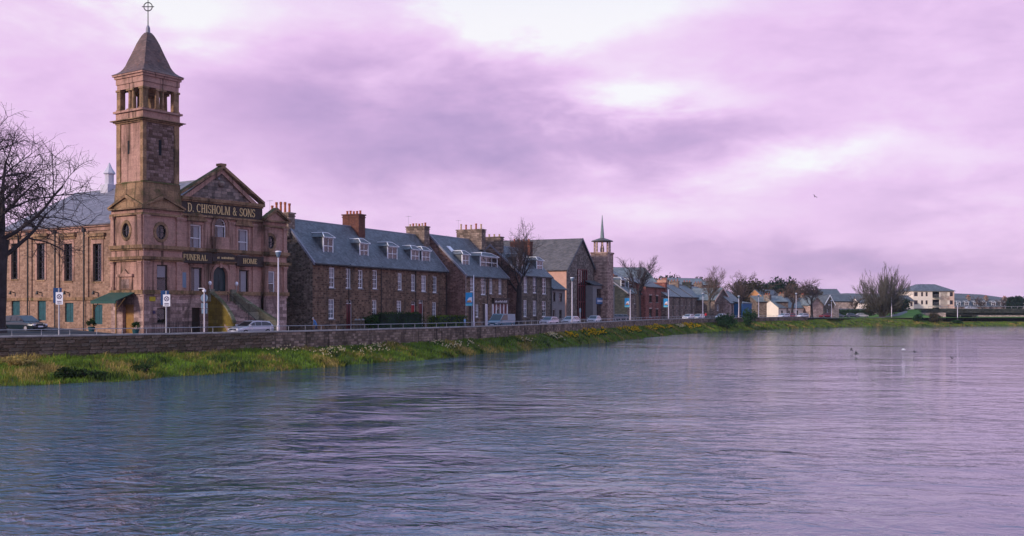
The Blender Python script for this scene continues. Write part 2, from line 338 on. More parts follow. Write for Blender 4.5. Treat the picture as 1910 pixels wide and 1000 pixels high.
def leafm(name, c, v=.35):
    m, t, out = newmat(name)
    n = nd(t, 'TexNoise', None, {'Vector': nd(t, 'TexCoord').outputs['Object'], 'Scale': .8, 'Detail': 4}).outputs['Fac']
    col = mix(t, sm(t, n, .35, .65), tuple(k*(1-v) for k in c), tuple(k*(1+v) for k in c))
    d = nd(t, 'BsdfPrincipled', None, {'Base Color': col, 'Roughness': .75, 'Specular IOR Level': .2})
    tr = nd(t, 'BsdfTranslucent', None, {'Color': col})
    t.links.new(nd(t, 'MixShader', None, {0: .3, 1: d.outputs[0], 2: tr.outputs[0]}).outputs[0], out.inputs[0]); return m
M['g_green'] = leafm('green grass', (.12, .20, .02)); M['g_olive'] = leafm('olive grass', (.19, .195, .024)); M['g_straw'] = leafm('straw grass', (.34, .25, .075)); M['g_dark'] = leafm('dark weeds', (.035, .065, .014))
M['l_hedge'] = leafm('hedge leaf', (.025, .068, .012)); M['l_hedgey'] = leafm('bright hedge leaf', (.10, .155, .012)); M['l_dark'] = leafm('evergreen leaf', (.016, .036, .022)); M['l_brown'] = leafm('brown ivy leaf', (.06, .05, .026)); M['l_shrub'] = leafm('shrub leaf', (.02, .062, .016))
M['f_white'] = leafm('cream petals', (.72, .68, .50), .1); M['f_yellow'] = leafm('yellow petals', (.72, .46, .01), .15)
M['soil'] = plain('bank soil', (.085, .09, .025), .95, noise=.5, nscale=1.4, bump=.6)
M['lawn'] = plain('lawn', (.09, .19, .018), .9, noise=.25, nscale=.35, bump=.3)
M['ground'] = plain('town ground', (.06, .065, .045), .95, noise=.3, nscale=.05)
M['hill'] = plain('wooded hill', (.035, .05, .04), .95, noise=.5, nscale=.02)
# ------------------------------------------------------------------ the river line (foot of the quay wall), plan view
CTRL = [(-120, 18), (-84, 46), (-56, 68), (-38.5, 82), (-28.9, 92), (-17.2, 108), (-4.7, 130), (9.5, 163), (30.0, 222), (50, 262), (74, 296), (100, 326), (135, 343), (200, 349), (300, 352), (460, 356)]
BANK_W = [9, 9, 9, 9.6, 8, 6, 3.6, 3.0, 4.0, 5, 5.5, 6, 7, 8, 8, 8]
def catmull(P, step=.7):
    out = []; par = []
    P = [tuple(2*np.array(P[0])-np.array(P[1]))]+list(P)+[tuple(2*np.array(P[-1])-np.array(P[-2]))]
    for i in range(1, len(P)-2):
        p0, p1, p2, p3 = [np.array(q, float) for q in P[i-1:i+3]]
        n = max(2, int(np.linalg.norm(p2-p1)/step))
        for k in range(n):
            u = k/n; out.append(.5*((2*p1)+(-p0+p2)*u+(2*p0-5*p1+4*p2-p3)*u*u+(-p0+3*p1-3*p2+p3)*u**3)); par.append(i-1+u)
    out.append(np.array(P[-2], float)); par.append(len(P)-3.0)
    return np.array(out), np.array(par)
PT, PAR = catmull(CTRL)
SEG = np.linalg.norm(np.diff(PT, axis=0), axis=1); SS = np.concatenate([[0], np.cumsum(SEG)])
TAN = np.gradient(PT, axis=0); TAN /= np.linalg.norm(TAN, axis=1)[:, None]
NOR = np.stack([-TAN[:, 1], TAN[:, 0]], 1)           # to the left = inland
LUT = np.arange(0, SS[-1], .1)
LX, LY, LNX, LNY, LPAR = [np.interp(LUT, SS, q).tolist() for q in (PT[:, 0], PT[:, 1], NOR[:, 0], NOR[:, 1], PAR)]
NL = len(LX)-1
def at(s, off=0.0):
    f = min(max(s*10, 0), NL-1e-3); i = int(f); f -= i; j = i+1
    return LX[i]+(LX[j]-LX[i])*f+LNX[i]*off, LY[i]+(LY[j]-LY[i])*f+LNY[i]*off
def azim(s): return math.degrees(atan2(np.interp(s, SS, TAN[:, 0]), np.interp(s, SS, TAN[:, 1])))
def hit(px, off):                                      # where the ray of photo column px meets the line `off` metres inland
    x = PT[:, 0]+NOR[:, 0]*off; y = PT[:, 1]+NOR[:, 1]*off; a = (px-CX)/F; g = x-a*y
    for i in range(len(g)-1):
        if g[i] <= 0 < g[i+1] and y[i] > 10:
            k = g[i]/(g[i]-g[i+1]); s = SS[i]+k*(SS[i+1]-SS[i]); return s, x[i]+k*(x[i+1]-x[i]), y[i]+k*(y[i+1]-y[i])
def hitD(px, off): return hit(px, off)[2]
S_END = hit(1508, 0)[0]                                # the quay wall stops here
S_0 = hit(-150, 0)[0]
def rise(s):                                           # the street climbs a little towards the left edge
    k = min(1, max(0, (S_270-s)/16)); return .42*k*k*(3-2*k)
ZCOP, ZROAD, ZPAVE = 3.2, 2.65, 2.77
S_270 = hit(270, 0)[0]
WB_L = np.interp(LUT, [S_0, hit(900, 0)[0], hit(1060, 0)[0], S_END], [1.42, 1.6, 2.0, 2.1]).tolist()
BW_L = np.interp(np.array(LPAR), range(len(BANK_W)), BANK_W).tolist()
def li(s): return min(max(int(s*10), 0), NL)
def wallbase(s): return WB_L[li(s)]

# ------------------------------------------------------------------ ground, road, pavements
S_BR = hit(1768, 0)[0]
land = [tuple(p+n*(.9 if s_ < S_BR else 24)) for p, n, s_ in zip(PT[::3], NOR[::3], SS[::3])]
land += [(700, 390), (2600, 700), (2600, 3650), (-2600, 3650), (-2600, -80), (-240, -80)]
g = MB().poly([(x, y, 2.45) for x, y in land])
me = bpy.data.meshes.new('ground'); bm = bmesh.new(); vs = [bm.verts.new(v) for v in g.v]; f = bm.faces.new(vs); bm.normal_update()
if f.normal.z < 0: f.normal_flip()
bmesh.ops.triangulate(bm, faces=bm.faces, ngon_method='EAR_CLIP'); bm.to_mesh(me); bm.free(); me.materials.append(M['ground'])
kind(link('ground', me), 'structure')
def strip(name, o0, o1, z, mat, s0=None, s1=None, lift=True, down=0.0, step=2.0):
    s0 = S_0-20 if s0 is None else s0; s1 = S_END+25 if s1 is None else s1
    b = MB(); n = max(2, int((s1-s0)/step)); prev = None
    for k in range(n+1):
        s = s0+(s1-s0)*k/n; dz = rise(s) if lift else 0
        cur = [(*at(s, o0), z+dz-down), (*at(s, o0), z+dz), (*at(s, o1), z+dz)]
        if prev:
            b.poly([prev[1], cur[1], cur[2], prev[2]])
            if down: b.poly([prev[0], cur[0], cur[1], prev[1]])
        prev = cur
    return kind(b.build(name, mat), 'structure')
strip('towpath', -.2, 25, 1.25, M['soil'], S_BR-42, SS[-1]-1, False)
rb_ = MB(); ss_ = S_BR-14; pv_ = None
while ss_ < SS[-1]-2:
    cu_ = [(*at(ss_, 23.9), 1.0), (*at(ss_, 23.9), 2.5)]
    if pv_: rb_.poly([pv_[0], cu_[0], cu_[1], pv_[1]])
    pv_ = cu_; ss_ += 4
kind(rb_.build('retaining_bank', M['soil']), 'structure')
strip('pavement', .40, 2.6, ZPAVE, M['paving'])
strip('kerb', 2.602, 2.80, ZPAVE+.01, M['kerb'], down=.0)
strip('road', 2.80, 9.2, ZROAD, M['asphalt'])
strip('kerb', 9.2, 9.42, ZPAVE+.01, M['kerb'], down=.14)
strip('pavement', 9.422, 14.5, ZPAVE, M['paving'])
# ------------------------------------------------------------------ water
m, t, out = newmat('river water')
oc = nd(t, 'TexCoord').outputs['Object']
rot = nd(t, 'Mapping', None, {'Vector': oc, 'Rotation': (0, 0, radians(8)), 'Scale': (1, 1, 1)}).outputs[0]
def wn(sx, sy, sc, det, rough, dist):
    v = nd(t, 'VectorMath', {'operation': 'MULTIPLY'}, {0: rot, 1: (sx, sy, 1)}).outputs[0]
    return nd(t, 'TexNoise', None, {'Vector': v, 'Scale': sc, 'Detail': det, 'Roughness': rough, 'Distortion': dist}).outputs['Fac']
huge = wn(.5, 1, .075, 2, .5, .6); big = wn(.65, 1, .30, 3, .5, 1.0); mid = wn(.8, 1, 1.15, 4, .55, 1.3); fin = wn(.85, 1, 3.4, 4, .6, .7)
patch = sm(t, wn(1, .4, .04, 3, .55, .8), .40, .60)   # smooth boils and rougher streaks
gx, gy, gz = nd(t, 'SeparateXYZ', None, {0: oc}).outputs
race = sm(t, ma(t, 'MULTIPLY_ADD', gy, -.16, gx), 10.0, -14.0)   # the faster, rougher water runs along the near bank
patch = ma(t, 'MULTIPLY', patch, ma(t, 'MULTIPLY_ADD', race, 1.15, .15))
h = ma(t, 'ADD', ma(t, 'MULTIPLY', huge, .26), ma(t, 'MULTIPLY', big, ma(t, 'MULTIPLY_ADD', race, .13, .09)))
h = ma(t, 'ADD', h, ma(t, 'MULTIPLY', mid, ma(t, 'MULTIPLY_ADD', patch, .20, .035)))
h = ma(t, 'ADD', h, ma(t, 'MULTIPLY', fin, ma(t, 'MULTIPLY_ADD', patch, .022, .007)))
bp = nd(t, 'Bump', None, {'Strength': 1.0, 'Distance': 1.0, 'Height': h}).outputs[0]
wp = nd(t, 'BsdfPrincipled', None, {'Base Color': (.006, .05, .105), 'Roughness': .03, 'IOR': 2.0, 'Normal': bp})
t.links.new(wp.outputs[0], out.inputs[0]); M['water'] = m
b = MB().poly([(-260, -60, 0), (700, -60, 0), (700, 420, 0), (-260, 420, 0)])
kind(b.build('river_water', M['water']), 'structure')
# ------------------------------------------------------------------ grassy river bank
def bw(s): return BW_L[li(s)]*(1+.10*sin(s*.31)+.06*sin(s*.93+1))
def bank_prof(s, k):                                    # k = 0 wall foot, 1 = waterline; returns offset (negative = river side), z
    w = bw(s); base = wallbase(s) if s < S_END else (2.1+min(.35, (s-S_END)*.02) if s < S_BR-25 else 2.45-1.2*min(1, (s-S_BR+25)/25))
    z = base*(1-k)**.85 if k <= 1 else -(k-1)*2.2
    return -w*k, z
def bank_z(s, k, x, y):
    o, z = bank_prof(s, k); q = mnoise.noise(Vector((x*.35, y*.35, 0)))*.16+mnoise.noise(Vector((x*1.1, y*1.1, 3)))*.07
    return z+q*min(1, k*5)*(1 if k < 1 else .3)
S_FAR = SS[-1]-1
rows = [0, .08, .2, .35, .5, .65, .8, .92, 1.0, 1.1, 1.3]
b = MB(); prev = None; s = S_0-25
while s < S_FAR:
    cur = [(*at(s, 2.2 if s < S_BR-10 else .6), 2.47 if s < S_BR-10 else 1.26)] if s > S_END-1 else [(*at(s, .12), wallbase(s)-.2)]
    for k in rows:
        o, _ = bank_prof(s, k); x, y = at(s, o+(.1 if k == 0 else 0)); cur.append((x, y, bank_z(s, k, x, y)))
    if prev:
        for j in range(len(rows)): b.poly([prev[j], cur[j], cur[j+1], prev[j+1]])
    prev = cur; s += .8 if s < S_END else 2.0
kind(b.build('river_bank', M['soil'], smooth=True), 'structure')
def blades(name, gens, mats, parent=None):              # gens: list of (x,y,z,h,w,lean,azimuth,mat)
    A = np.array(gens, float); n = len(A)
    px, py, pz, hh, ww, ln, aa, mi = A.T
    cx_, sx_ = np.cos(aa), np.sin(aa); la = RNG.uniform(0, 2*pi, n)
    v = np.empty((n, 5, 3))
    dxx, dyy = np.cos(la)*ln, np.sin(la)*ln
    v[:, 0] = np.stack([px-cx_*ww/2, py-sx_*ww/2, pz], 1); v[:, 1] = np.stack([px+cx_*ww/2, py+sx_*ww/2, pz], 1)
    v[:, 2] = np.stack([px+cx_*ww*.4+dxx*.4, py+sx_*ww*.4+dyy*.4, pz+hh*.62], 1); v[:, 3] = np.stack([px-cx_*ww*.4+dxx*.4, py-sx_*ww*.4+dyy*.4, pz+hh*.62], 1)
    v[:, 4] = np.stack([px+dxx, py+dyy, pz+hh*np.clip(1-ln*.35, .3, 1)], 1)
    base = np.arange(n)[:, None]*5
    faces = np.concatenate([base+np.array([[0, 1, 2]]), base+np.array([[0, 2, 3]]), base+np.array([[3, 2, 4]])], 1).reshape(-1, 3)
    me = bpy.data.meshes.new(name); me.from_pydata(v.reshape(-1, 3), [], faces.tolist())
    for q in mats: me.materials.append(q)
    me.polygons.foreach_set('material_index', np.repeat(mi.astype(np.int32), 3)); me.update()
    return link(name, me, parent)
gen = []
s = S_0-4
while s < S_FAR:
    x0, y0 = at(s, 0); D = max(40, y0); w = bw(s)
    n = int(w*1.0*min(75, 62*(95/D)**1.05)) if s < S_END else int(w*16)
    for _ in range(n):
        ss = s+random.random(); k = random.random()**.9*1.01; o, _z = bank_prof(ss, k); x, y = at(ss, o); z = bank_z(ss, k, x, y)
        c = mnoise.noise(Vector((x*.28, y*.28, 7)))+.35*mnoise.noise(Vector((x*1.3, y*1.3, 2))); c2 = mnoise.noise(Vector((x*.5, y*.5, 21)))
        near = max(0, 1-(D-70)/75)
        r = c+random.uniform(-.25, .25)+.16*near
        mi = 2 if r > .44 else (1 if r > .14 else 0)
        if c2 > .33 and k > .3: mi = 3 if random.random() < .7 else mi
        tus = 1+max(0, c2)*1.7
        h = random.uniform(.12, .34)*tus*(1.25 if mi == 2 else 1)*(1+.35*near)*(1-.35*(k < .08))
        ww = (.035+.02*random.random())*max(1, D/85)**.9
        gen.append((x, y, z-.03, h, ww, h*random.uniform(.15, .9), random.uniform(-.6, .6)+(0 if random.random() < .7 else 1.2), mi))
    s += 1.0
go = blades('bank_grass', gen, [M['g_green'], M['g_olive'], M['g_straw'], M['g_dark']])
kind(tag(go, 'long green and straw coloured grass covering the river bank', 'grass'), 'stuff')
# dark weedy tussocks hanging over the water
# ------------------------------------------------------------------ daffodils
def daffodils(label, px0, px1, k0, k1, n, mat, cat='daffodils'):
    b = MB(); gg = []
    s0, s1 = hit(px0, -1.5)[0], hit(px1, -1.5)[0]
    cl = [(random.uniform(s0, s1), random.uniform(k0, k1)) for _ in range(max(2, n//9))]
    for i in range(n):
        sc, kc = random.choice(cl); s = min(s1, max(s0, random.gauss(sc, .9))); k = min(.95, max(.05, random.gauss(kc, .07)))
        o, _ = bank_prof(s, k); x, y = at(s, o); z = bank_z(s, k, x, y); h = random.uniform(.3, .5); r = random.uniform(.05, .075)*max(1, y/100)**.8
        tilt = Vector((random.uniform(-.5, .5)+.2, -1, random.uniform(-.1, .5))).normalized(); c = Vector((x, y, z+h))
        a = tilt.orthogonal().normalized(); q = tilt.cross(a)
        for j in range(6):
            w0 = 2*pi*j/6
            b.poly([c, c+(a*cos(w0-.4)+q*sin(w0-.4))*r*.75, c+(a*cos(w0)+q*sin(w0))*r*1.15, c+(a*cos(w0+.4)+q*sin(w0+.4))*r*.75], 0)
        b.tube(c, c+tilt*r*.8, r*.35, r*.5, 5, False, 1)
        for j in range(5): gg.append((x+random.uniform(-.1, .1), y+random.uniform(-.1, .1), z-.02, random.uniform(.25, .42), .03*max(1, y/100), random.uniform(.02, .12), random.uniform(-.6, .6), 0))
    root = thing('daffodil_patch', label, cat, (0, 0, 0)); kind(root, 'stuff')
    b.build('blossom', [mat, M['f_yellow']], root); blades('leaves', gg, [M['l_shrub']], root)
daffodils('cream daffodils in a long drift below the quay wall opposite the lamp post', 500, 745, .12, .62, 170, M['f_white'])
daffodils('cream daffodils in a small drift below the wall near the bright hedge', 815, 880, .15, .55, 70, M['f_white'])
daffodils('cream daffodils in a thin drift on the bank below the grey van', 960, 1045, .2, .6, 70, M['f_white'])
daffodils('yellow daffodils in a small clump on the bank below the pale pink car', 1052, 1078, .3, .6, 55, M['f_yellow'])
daffodils('yellow daffodils in a dense clump on the bank below the church tower', 1095, 1138, .12, .6, 120, M['f_yellow'])
daffodils('yellow daffodils in a long drift on the bank below the red brick house', 1160, 1222, .15, .6, 150, M['f_yellow'])
daffodils('yellow daffodils in a clump on the bank below the far slate terrace', 1224, 1250, .15, .5, 80, M['f_yellow'])
daffodils('cream daffodils between two yellow clumps on the far bank', 1256, 1276, .2, .5, 40, M['f_white'])
daffodils('yellow daffodils in the farthest clump before the two dark shrubs', 1278, 1302, .15, .6, 90, M['f_yellow'])
# ------------------------------------------------------------------ quay wall
root = thing('quay_wall', 'long low stone quay wall with pale coping along the grassy bank', 'wall', (*at(S_0, 0), 1.2))
RT = Matrix.Translation(-Vector(root.location))
def wl(p): return tuple(RT @ Vector(p))
b = MB(); prev = None; s = S_0-20
NEAR = hit(500, 0)[0]
while s <= S_END:
    off = .05 if s < NEAR+2 else 0.0
    cur = [wl((*at(s, o), z)) for o, z in ((off, wallbase(s)-.5), (off, ZCOP-.14), (.44, ZCOP-.14), (.44, 1.9))]
    if prev:
        for j in range(3): b.poly([prev[j], cur[j], cur[j+1], prev[j+1]])
    prev = cur; s += 1.5
b.poly(prev)
b.build('wall_core', M['quay'], root)
# coping: long slabs, each its own piece
s = S_0-20; ms = []
k = 0
while s < S_END:
    L = random.uniform(1.7, 2.3); e = min(s+L-.012, S_END); b = MB(); dzz = random.uniform(-.008, .008)
    pts = [[wl((*at(q, o), z+dzz)) for o, z in ((-.07, ZCOP-.14), (-.07, ZCOP-.03), (-.03, ZCOP), (.48, ZCOP), (.50, ZCOP-.14))] for q in (s, e)]
    for j in range(5): b.poly([pts[0][j], pts[1][j], pts[1][(j+1) % 5], pts[0][(j+1) % 5]])
    b.poly(pts[0]); b.poly(pts[1]); b.build('coping_stone', M['coping'], root); s += L
# near facing stones, one object each
variants = []
for i in range(6):
    b = MB(); q = [random.uniform(.012, .04) for _ in range(8)]
    fr = [(-.5, -.5), (.5, -.5), (.5, .5), (-.5, .5)]; ins = [(x*(1-2*random.uniform(.03, .09)), z*(1-2*random.uniform(.05, .14))) for x, z in fr]
    A = [(x, 0.5, z) for x, z in fr]; B = [(x, -.25, z) for x, z in fr]; Cc = [(x, -.5-random.uniform(-.12, .12), z) for x, z in ins]
    for P_, Q_ in ((A, B), (B, Cc)):
        for j in range(4): b.poly([P_[j], P_[(j+1) % 4], Q_[(j+1) % 4], Q_[j]])
    b.poly(Cc); me = bpy.data.meshes.new('stone'); me.from_pydata(b.v, [], b.f); me.update()
    bm = bmesh.new(); bm.from_mesh(me); bmesh.ops.remove_doubles(bm, verts=bm.verts, dist=1e-5); bmesh.ops.recalc_face_normals(bm, faces=bm.faces); bm.to_mesh(me); bm.free()
    variants.append(me)
vm = {}
def stone_obj(me_i, matname, parent, M4):
    key = (me_i, matname)
    if key not in vm:
        c = variants[me_i].copy(); c.materials.append(M[matname]); vm[key] = c
    o = link('stone', vm[key], parent); o.matrix_local = M4; return o
count = 0; zt = ZCOP-.14; nrow = 6; HH = zt-1.36; z = zt
rowh = [HH/nrow*random.uniform(.85, 1.15) for _ in range(nrow)]; sc = HH/sum(rowh); rowh = [r*sc for r in rowh]
s_a = hit(-12, 0)[0]
for r in range(nrow):
    s = s_a-random.uniform(0, .6)
    while s < NEAR:
        L = random.uniform(.55, 1.15); mid_s = s+L/2; x, y = at(mid_s, .04); ang = pi/2-radians(azim(mid_s))
        p = Vector(wl((x, y, z-rowh[r]/2)))
        M4 = Matrix.Translation(p) @ Matrix.Rotation(ang, 4, 'Z') @ Matrix.Diagonal((L-.03, .14+random.uniform(0, .05), rowh[r]-.03, 1))
        stone_obj(random.randrange(6), 'qs%d' % random.choices(range(5), [3, 3, 2, 2, 2])[0], root, M4); count += 1; s += L
    z -= rowh[r]
# ------------------------------------------------------------------ railing behind the coping
rl = thing('railing', 'low pale metal rail running along the top of the quay wall', 'railing', (*at(S_0, .6), ZPAVE))
RT2 = Matrix.Translation(-Vector(rl.location))
b = MB(); s = S_0-20; pts = []
while s < S_END+4: pts.append(tuple(RT2 @ Vector((*at(s, .30), ZCOP+.44)))); s += 2.2
for k in range(len(pts)-1): b.tube(pts[k], pts[k+1], .028, .028, 6, False)
b.build('rail', M['steel'], rl, smooth=True)
pm = MB().tube((0, 0, -.5), (0, 0, .43), .022, .022, 6).build('post', M['steel'], rl); first = True
for p in pts:
    o = pm if first else pm.copy()
    if not first: COL.objects.link(o)
    o.location = Vector(p)-Vector((0, 0, .44)); first = False
# ------------------------------------------------------------------ building parts
def holed(b, P, a0, a1, b0, b1, holes, rev=.2, c=0.0, m=0):
    """a wall face with rectangular openings (h0,h1,v0,v1) and their reveals"""
    hs = [(max(a0, h[0]), min(a1, h[1]), max(b0, h[2]), min(b1, h[3])) for h in holes]
    xs = sorted({a0, a1, *[h[0] for h in hs], *[h[1] for h in hs]}); zs = sorted({b0, b1, *[h[2] for h in hs], *[h[3] for h in hs]})
    for i in range(len(xs)-1):
        j = 0
        while j < len(zs)-1:
            cx, cz = (xs[i]+xs[i+1])/2, (zs[j]+zs[j+1])/2
            if not any(h[0] < cx < h[1] and h[2] < cz < h[3] for h in hs):
                b.poly([P(xs[i], zs[j], c), P(xs[i+1], zs[j], c), P(xs[i+1], zs[j+1], c), P(xs[i], zs[j+1], c)], m)
            j += 1
    for h0, h1, v0, v1 in hs:
        for q in (((h0, v0), (h1, v0)), ((h1, v0), (h1, v1)), ((h1, v1), (h0, v1)), ((h0, v1), (h0, v0))):
            b.poly([P(*q[0], c), P(*q[1], c), P(*q[1], c+rev), P(*q[0], c+rev)], m)
def curve_hole(b, P, h, curve, rev=.2, c=0.0, m=0):
    """fill rect h around a closed curve (list of (a,b)), plus the curve's reveal"""
    h0, h1, v0, v1 = h; n = len(curve); cx = sum(p[0] for p in curve)/n; cz = sum(p[1] for p in curve)/n
    def proj(p):
        dx, dz = p[0]-cx, p[1]-cz; k = 1e9
        if dx > 1e-9: k = min(k, (h1-cx)/dx)
        if dx < -1e-9: k = min(k, (h0-cx)/dx)
        if dz > 1e-9: k = min(k, (v1-cz)/dz)
        if dz < -1e-9: k = min(k, (v0-cz)/dz)
        return (cx+dx*k, cz+dz*k)
    pr = [proj(p) for p in curve]
    def edge(p): return (abs(p[0]-h0) < 1e-6, abs(p[0]-h1) < 1e-6, abs(p[1]-v0) < 1e-6, abs(p[1]-v1) < 1e-6)
    for i in range(n):
        p, q, pp, qq = curve[i], curve[(i+1) % n], pr[i], pr[(i+1) % n]; e1, e2 = edge(pp), edge(qq)
        outer = [pp, qq]
        if not any(x and y for x, y in zip(e1, e2)):
            outer = [pp, (h0 if (e1[0] or e2[0]) else h1, v0 if (e1[2] or e2[2]) else v1), qq]
        b.poly([P(*r, c) for r in [p]+outer+[q]], m)
        b.poly([P(*p, c), P(*q, c), P(*q, c+rev), P(*p, c+rev)], m)
def arch(h0, h1, v0, v1, n=12):
    r = (h1-h0)/2; cx = (h0+h1)/2
    return [(h0, v0), (h1, v0)]+[(cx+r*cos(pi*k/n), v1-r+r*sin(pi*k/n)) for k in range(n+1)]
def ellipse(cx, cz, rx, rz, n=24): return [(cx+rx*cos(2*pi*k/n), cz+rz*sin(2*pi*k/n)) for k in range(n)]
def ring(b, P, cin, cout, c0, c1, m=0):
    n = len(cin)
    for i in range(n):
        j = (i+1) % n
        b.poly([P(*cin[i], c0), P(*cin[j], c0), P(*cout[j], c0), P(*cout[i], c0)], m)
        b.poly([P(*cout[i], c0), P(*cout[j], c0), P(*cout[j], c1), P(*cout[i], c1)], m)
        b.poly([P(*cin[i], c0), P(*cin[j], c0), P(*cin[j], c1), P(*cin[i], c1)], m)
def room(parent, P, h, z, d=.55):  # shallow open box, painted near black in place of the unlit room
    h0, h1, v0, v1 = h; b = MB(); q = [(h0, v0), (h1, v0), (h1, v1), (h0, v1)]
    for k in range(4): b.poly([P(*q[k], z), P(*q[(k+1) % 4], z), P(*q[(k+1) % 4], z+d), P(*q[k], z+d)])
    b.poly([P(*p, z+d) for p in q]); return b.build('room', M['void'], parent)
def sash(parent, P, h, rev=.2, nv=1, nh=1, fr='white', cover=None, bar=.045, fw=.11, sill='kerb', name='window', c=0.0, lintel=None):
    """sash window in opening h: frame (this part), pane, sill, and what hangs behind the glass"""
    h0, h1, v0, v1 = h; b = MB(); z = c+rev
    for q in ((h0, h0+fw, v0, v1), (h1-fw, h1, v0, v1), (h0+fw, h1-fw, v0, v0+fw*1.3), (h0+fw, h1-fw, v1-fw, v1)): b.pbox(P, *q, z-.10, z)
    vm_ = (v0+v1)/2
    if nh is not None:
        b.pbox(P, h0+fw, h1-fw, vm_-.035, vm_+.035, z-.085, z-.01)
        for k in range(1, nv): x = h0+fw+(h1-h0-2*fw)*k/nv; b.pbox(P, x-bar/2, x+bar/2, v0+fw, v1-fw, z-.075, z-.015)
        for lo, hi in ((v0+fw, vm_), (vm_, v1-fw)):
            for k in range(1, nh+1): y = lo+(hi-lo)*k/(nh+1); b.pbox(P, h0+fw, h1-fw, y-bar/2, y+bar/2, z-.07, z-.02)
    w = b.build(name, M[fr], parent)
    MB().poly([P(h0, v0, z-.04), P(h1, v0, z-.04), P(h1, v1, z-.04), P(h0, v1, z-.04)]).build('pane', M['glass'], w)
    if sill: MB().pbox(P, h0-.06, h1+.06, v0-.14, v0-.002, c-.07, z-.02).build('sill', M[sill], w)
    if lintel: MB().pbox(P, h0-.12, h1+.12, v1+.002, v1+.26, c-.012, c+.1).build('lintel', M[lintel], w)
    room(w, P, h, z+.002)
    if cover:
        cm = MB()
        for kind_, f0, f1, g0, g1 in cover:               # fractions of the opening
            a0, a1, q0, q1 = h0+(h1-h0)*f0, h0+(h1-h0)*f1, v0+(v1-v0)*g0, v0+(v1-v0)*g1
            if kind_ == 'curtain':
                n = 10
                for i in range(n):
                    xa, xb = a0+(a1-a0)*i/n, a0+(a1-a0)*(i+1)/n; ca, cb = z+.10+.05*(i % 2), z+.10+.05*((i+1) % 2)
                    cm.poly([P(xa, q0, ca), P(xb, q0, cb), P(xb, q1, cb), P(xa, q1, ca)])
            else: cm.pbox(P, a0, a1, q0, q1, z+.03, z+.05)
        cm.build(cover[0][0], M['curtain' if cover[0][0] == 'curtain' else 'blind'], w)
    return w
def door(parent, P, h, mat, rev=.25, fan=.0, c=0.0, frame='white'):
    h0, h1, v0, v1 = h; z = c+rev; b = MB(); vt = v1-fan
    b.pbox(P, h0+.06, h1-.06, v0, vt-.03, z-.06, z)
    for a0, a1 in ((h0+.16, (h0+h1)/2-.05), ((h0+h1)/2+.05, h1-.16)):
        for q0, q1 in ((v0+.2, v0+.9), (v0+1.05, vt-.2)): b.pbox(P, a0, a1, q0, q1, z-.075, z-.05)
    d = b.build('door', M[mat], parent)
    f = MB(); f.pbox(P, h0, h0+.06, v0, v1, z-.1, z); f.pbox(P, h1-.06, h1, v0, v1, z-.1, z); f.pbox(P, h0+.06, h1-.06, v1-.06, v1, z-.1, z)
    if fan: f.pbox(P, h0+.06, h1-.06, vt-.03, vt+.03, z-.1, z)
    f.build('frame', M[frame], d)
    if fan: MB().poly([P(h0, vt, z-.04), P(h1, vt, z-.04), P(h1, v1, z-.04), P(h0, v1, z-.04)]).build('fanlight', M['glass'], d)
    MB().tube(P(h1-.15, v0+1.05, z-.13), P(h1-.15, v0+1.05, z-.06), .03, .03, 6).build('handle', M['gold'], d)
    room(d, P, h, z+.002, .4)
    return d
def chimney(parent, x0, x1, y0, y1, z0, z1, mat, npots, pots='pot', tall=.55, along='y', alt=None):
    b = MB(); b.box(x0, x1, y0, y1, z0, z1-.45); b.box(x0-.07, x1+.07, y0-.07, y1+.07, z1-.45, z1-.33); b.box(x0, x1, y0, y1, z1-.33, z1-.16); b.box(x0-.11, x1+.11, y0-.11, y1+.11, z1-.16, z1)
    c = b.build('chimney', M[mat], parent)
    for k in range(npots):
        f = (k+.5)/npots; px, py = ((x0+x1)/2, y0+(y1-y0)*f) if along == 'y' else (x0+(x1-x0)*f, (y0+y1)/2)
        h = tall*random.uniform(.75, 1.15); r = .15
        MB().lathe(px, py, [(r*1.1, z1), (r*.95, z1+.08), (r*.85, z1+h*.75), (r*1.1, z1+h*.82), (r*1.05, z1+h), (r*.7, z1+h), (r*.7, z1+h-.1)], 9).build('chimney_pot', M[pots if not alt or k % 2 else alt], c, smooth=False)
    return c
def slab(b, p0, p1, p2, p3, th=.14, m=0):                # a sloping slab: p0 p1 along the eaves, p2 p3 along the ridge
    P_ = [Vector(p) for p in (p0, p1, p2, p3)]; n = (P_[1]-P_[0]).cross(P_[3]-P_[0]).normalized()
    if n.z < 0: n = -n
    Q = [p+n*th for p in P_]; b.poly(P_, m); b.poly(Q, m)
    for k in range(4): b.poly([P_[k], P_[(k+1) % 4], Q[(k+1) % 4], Q[k]], m)
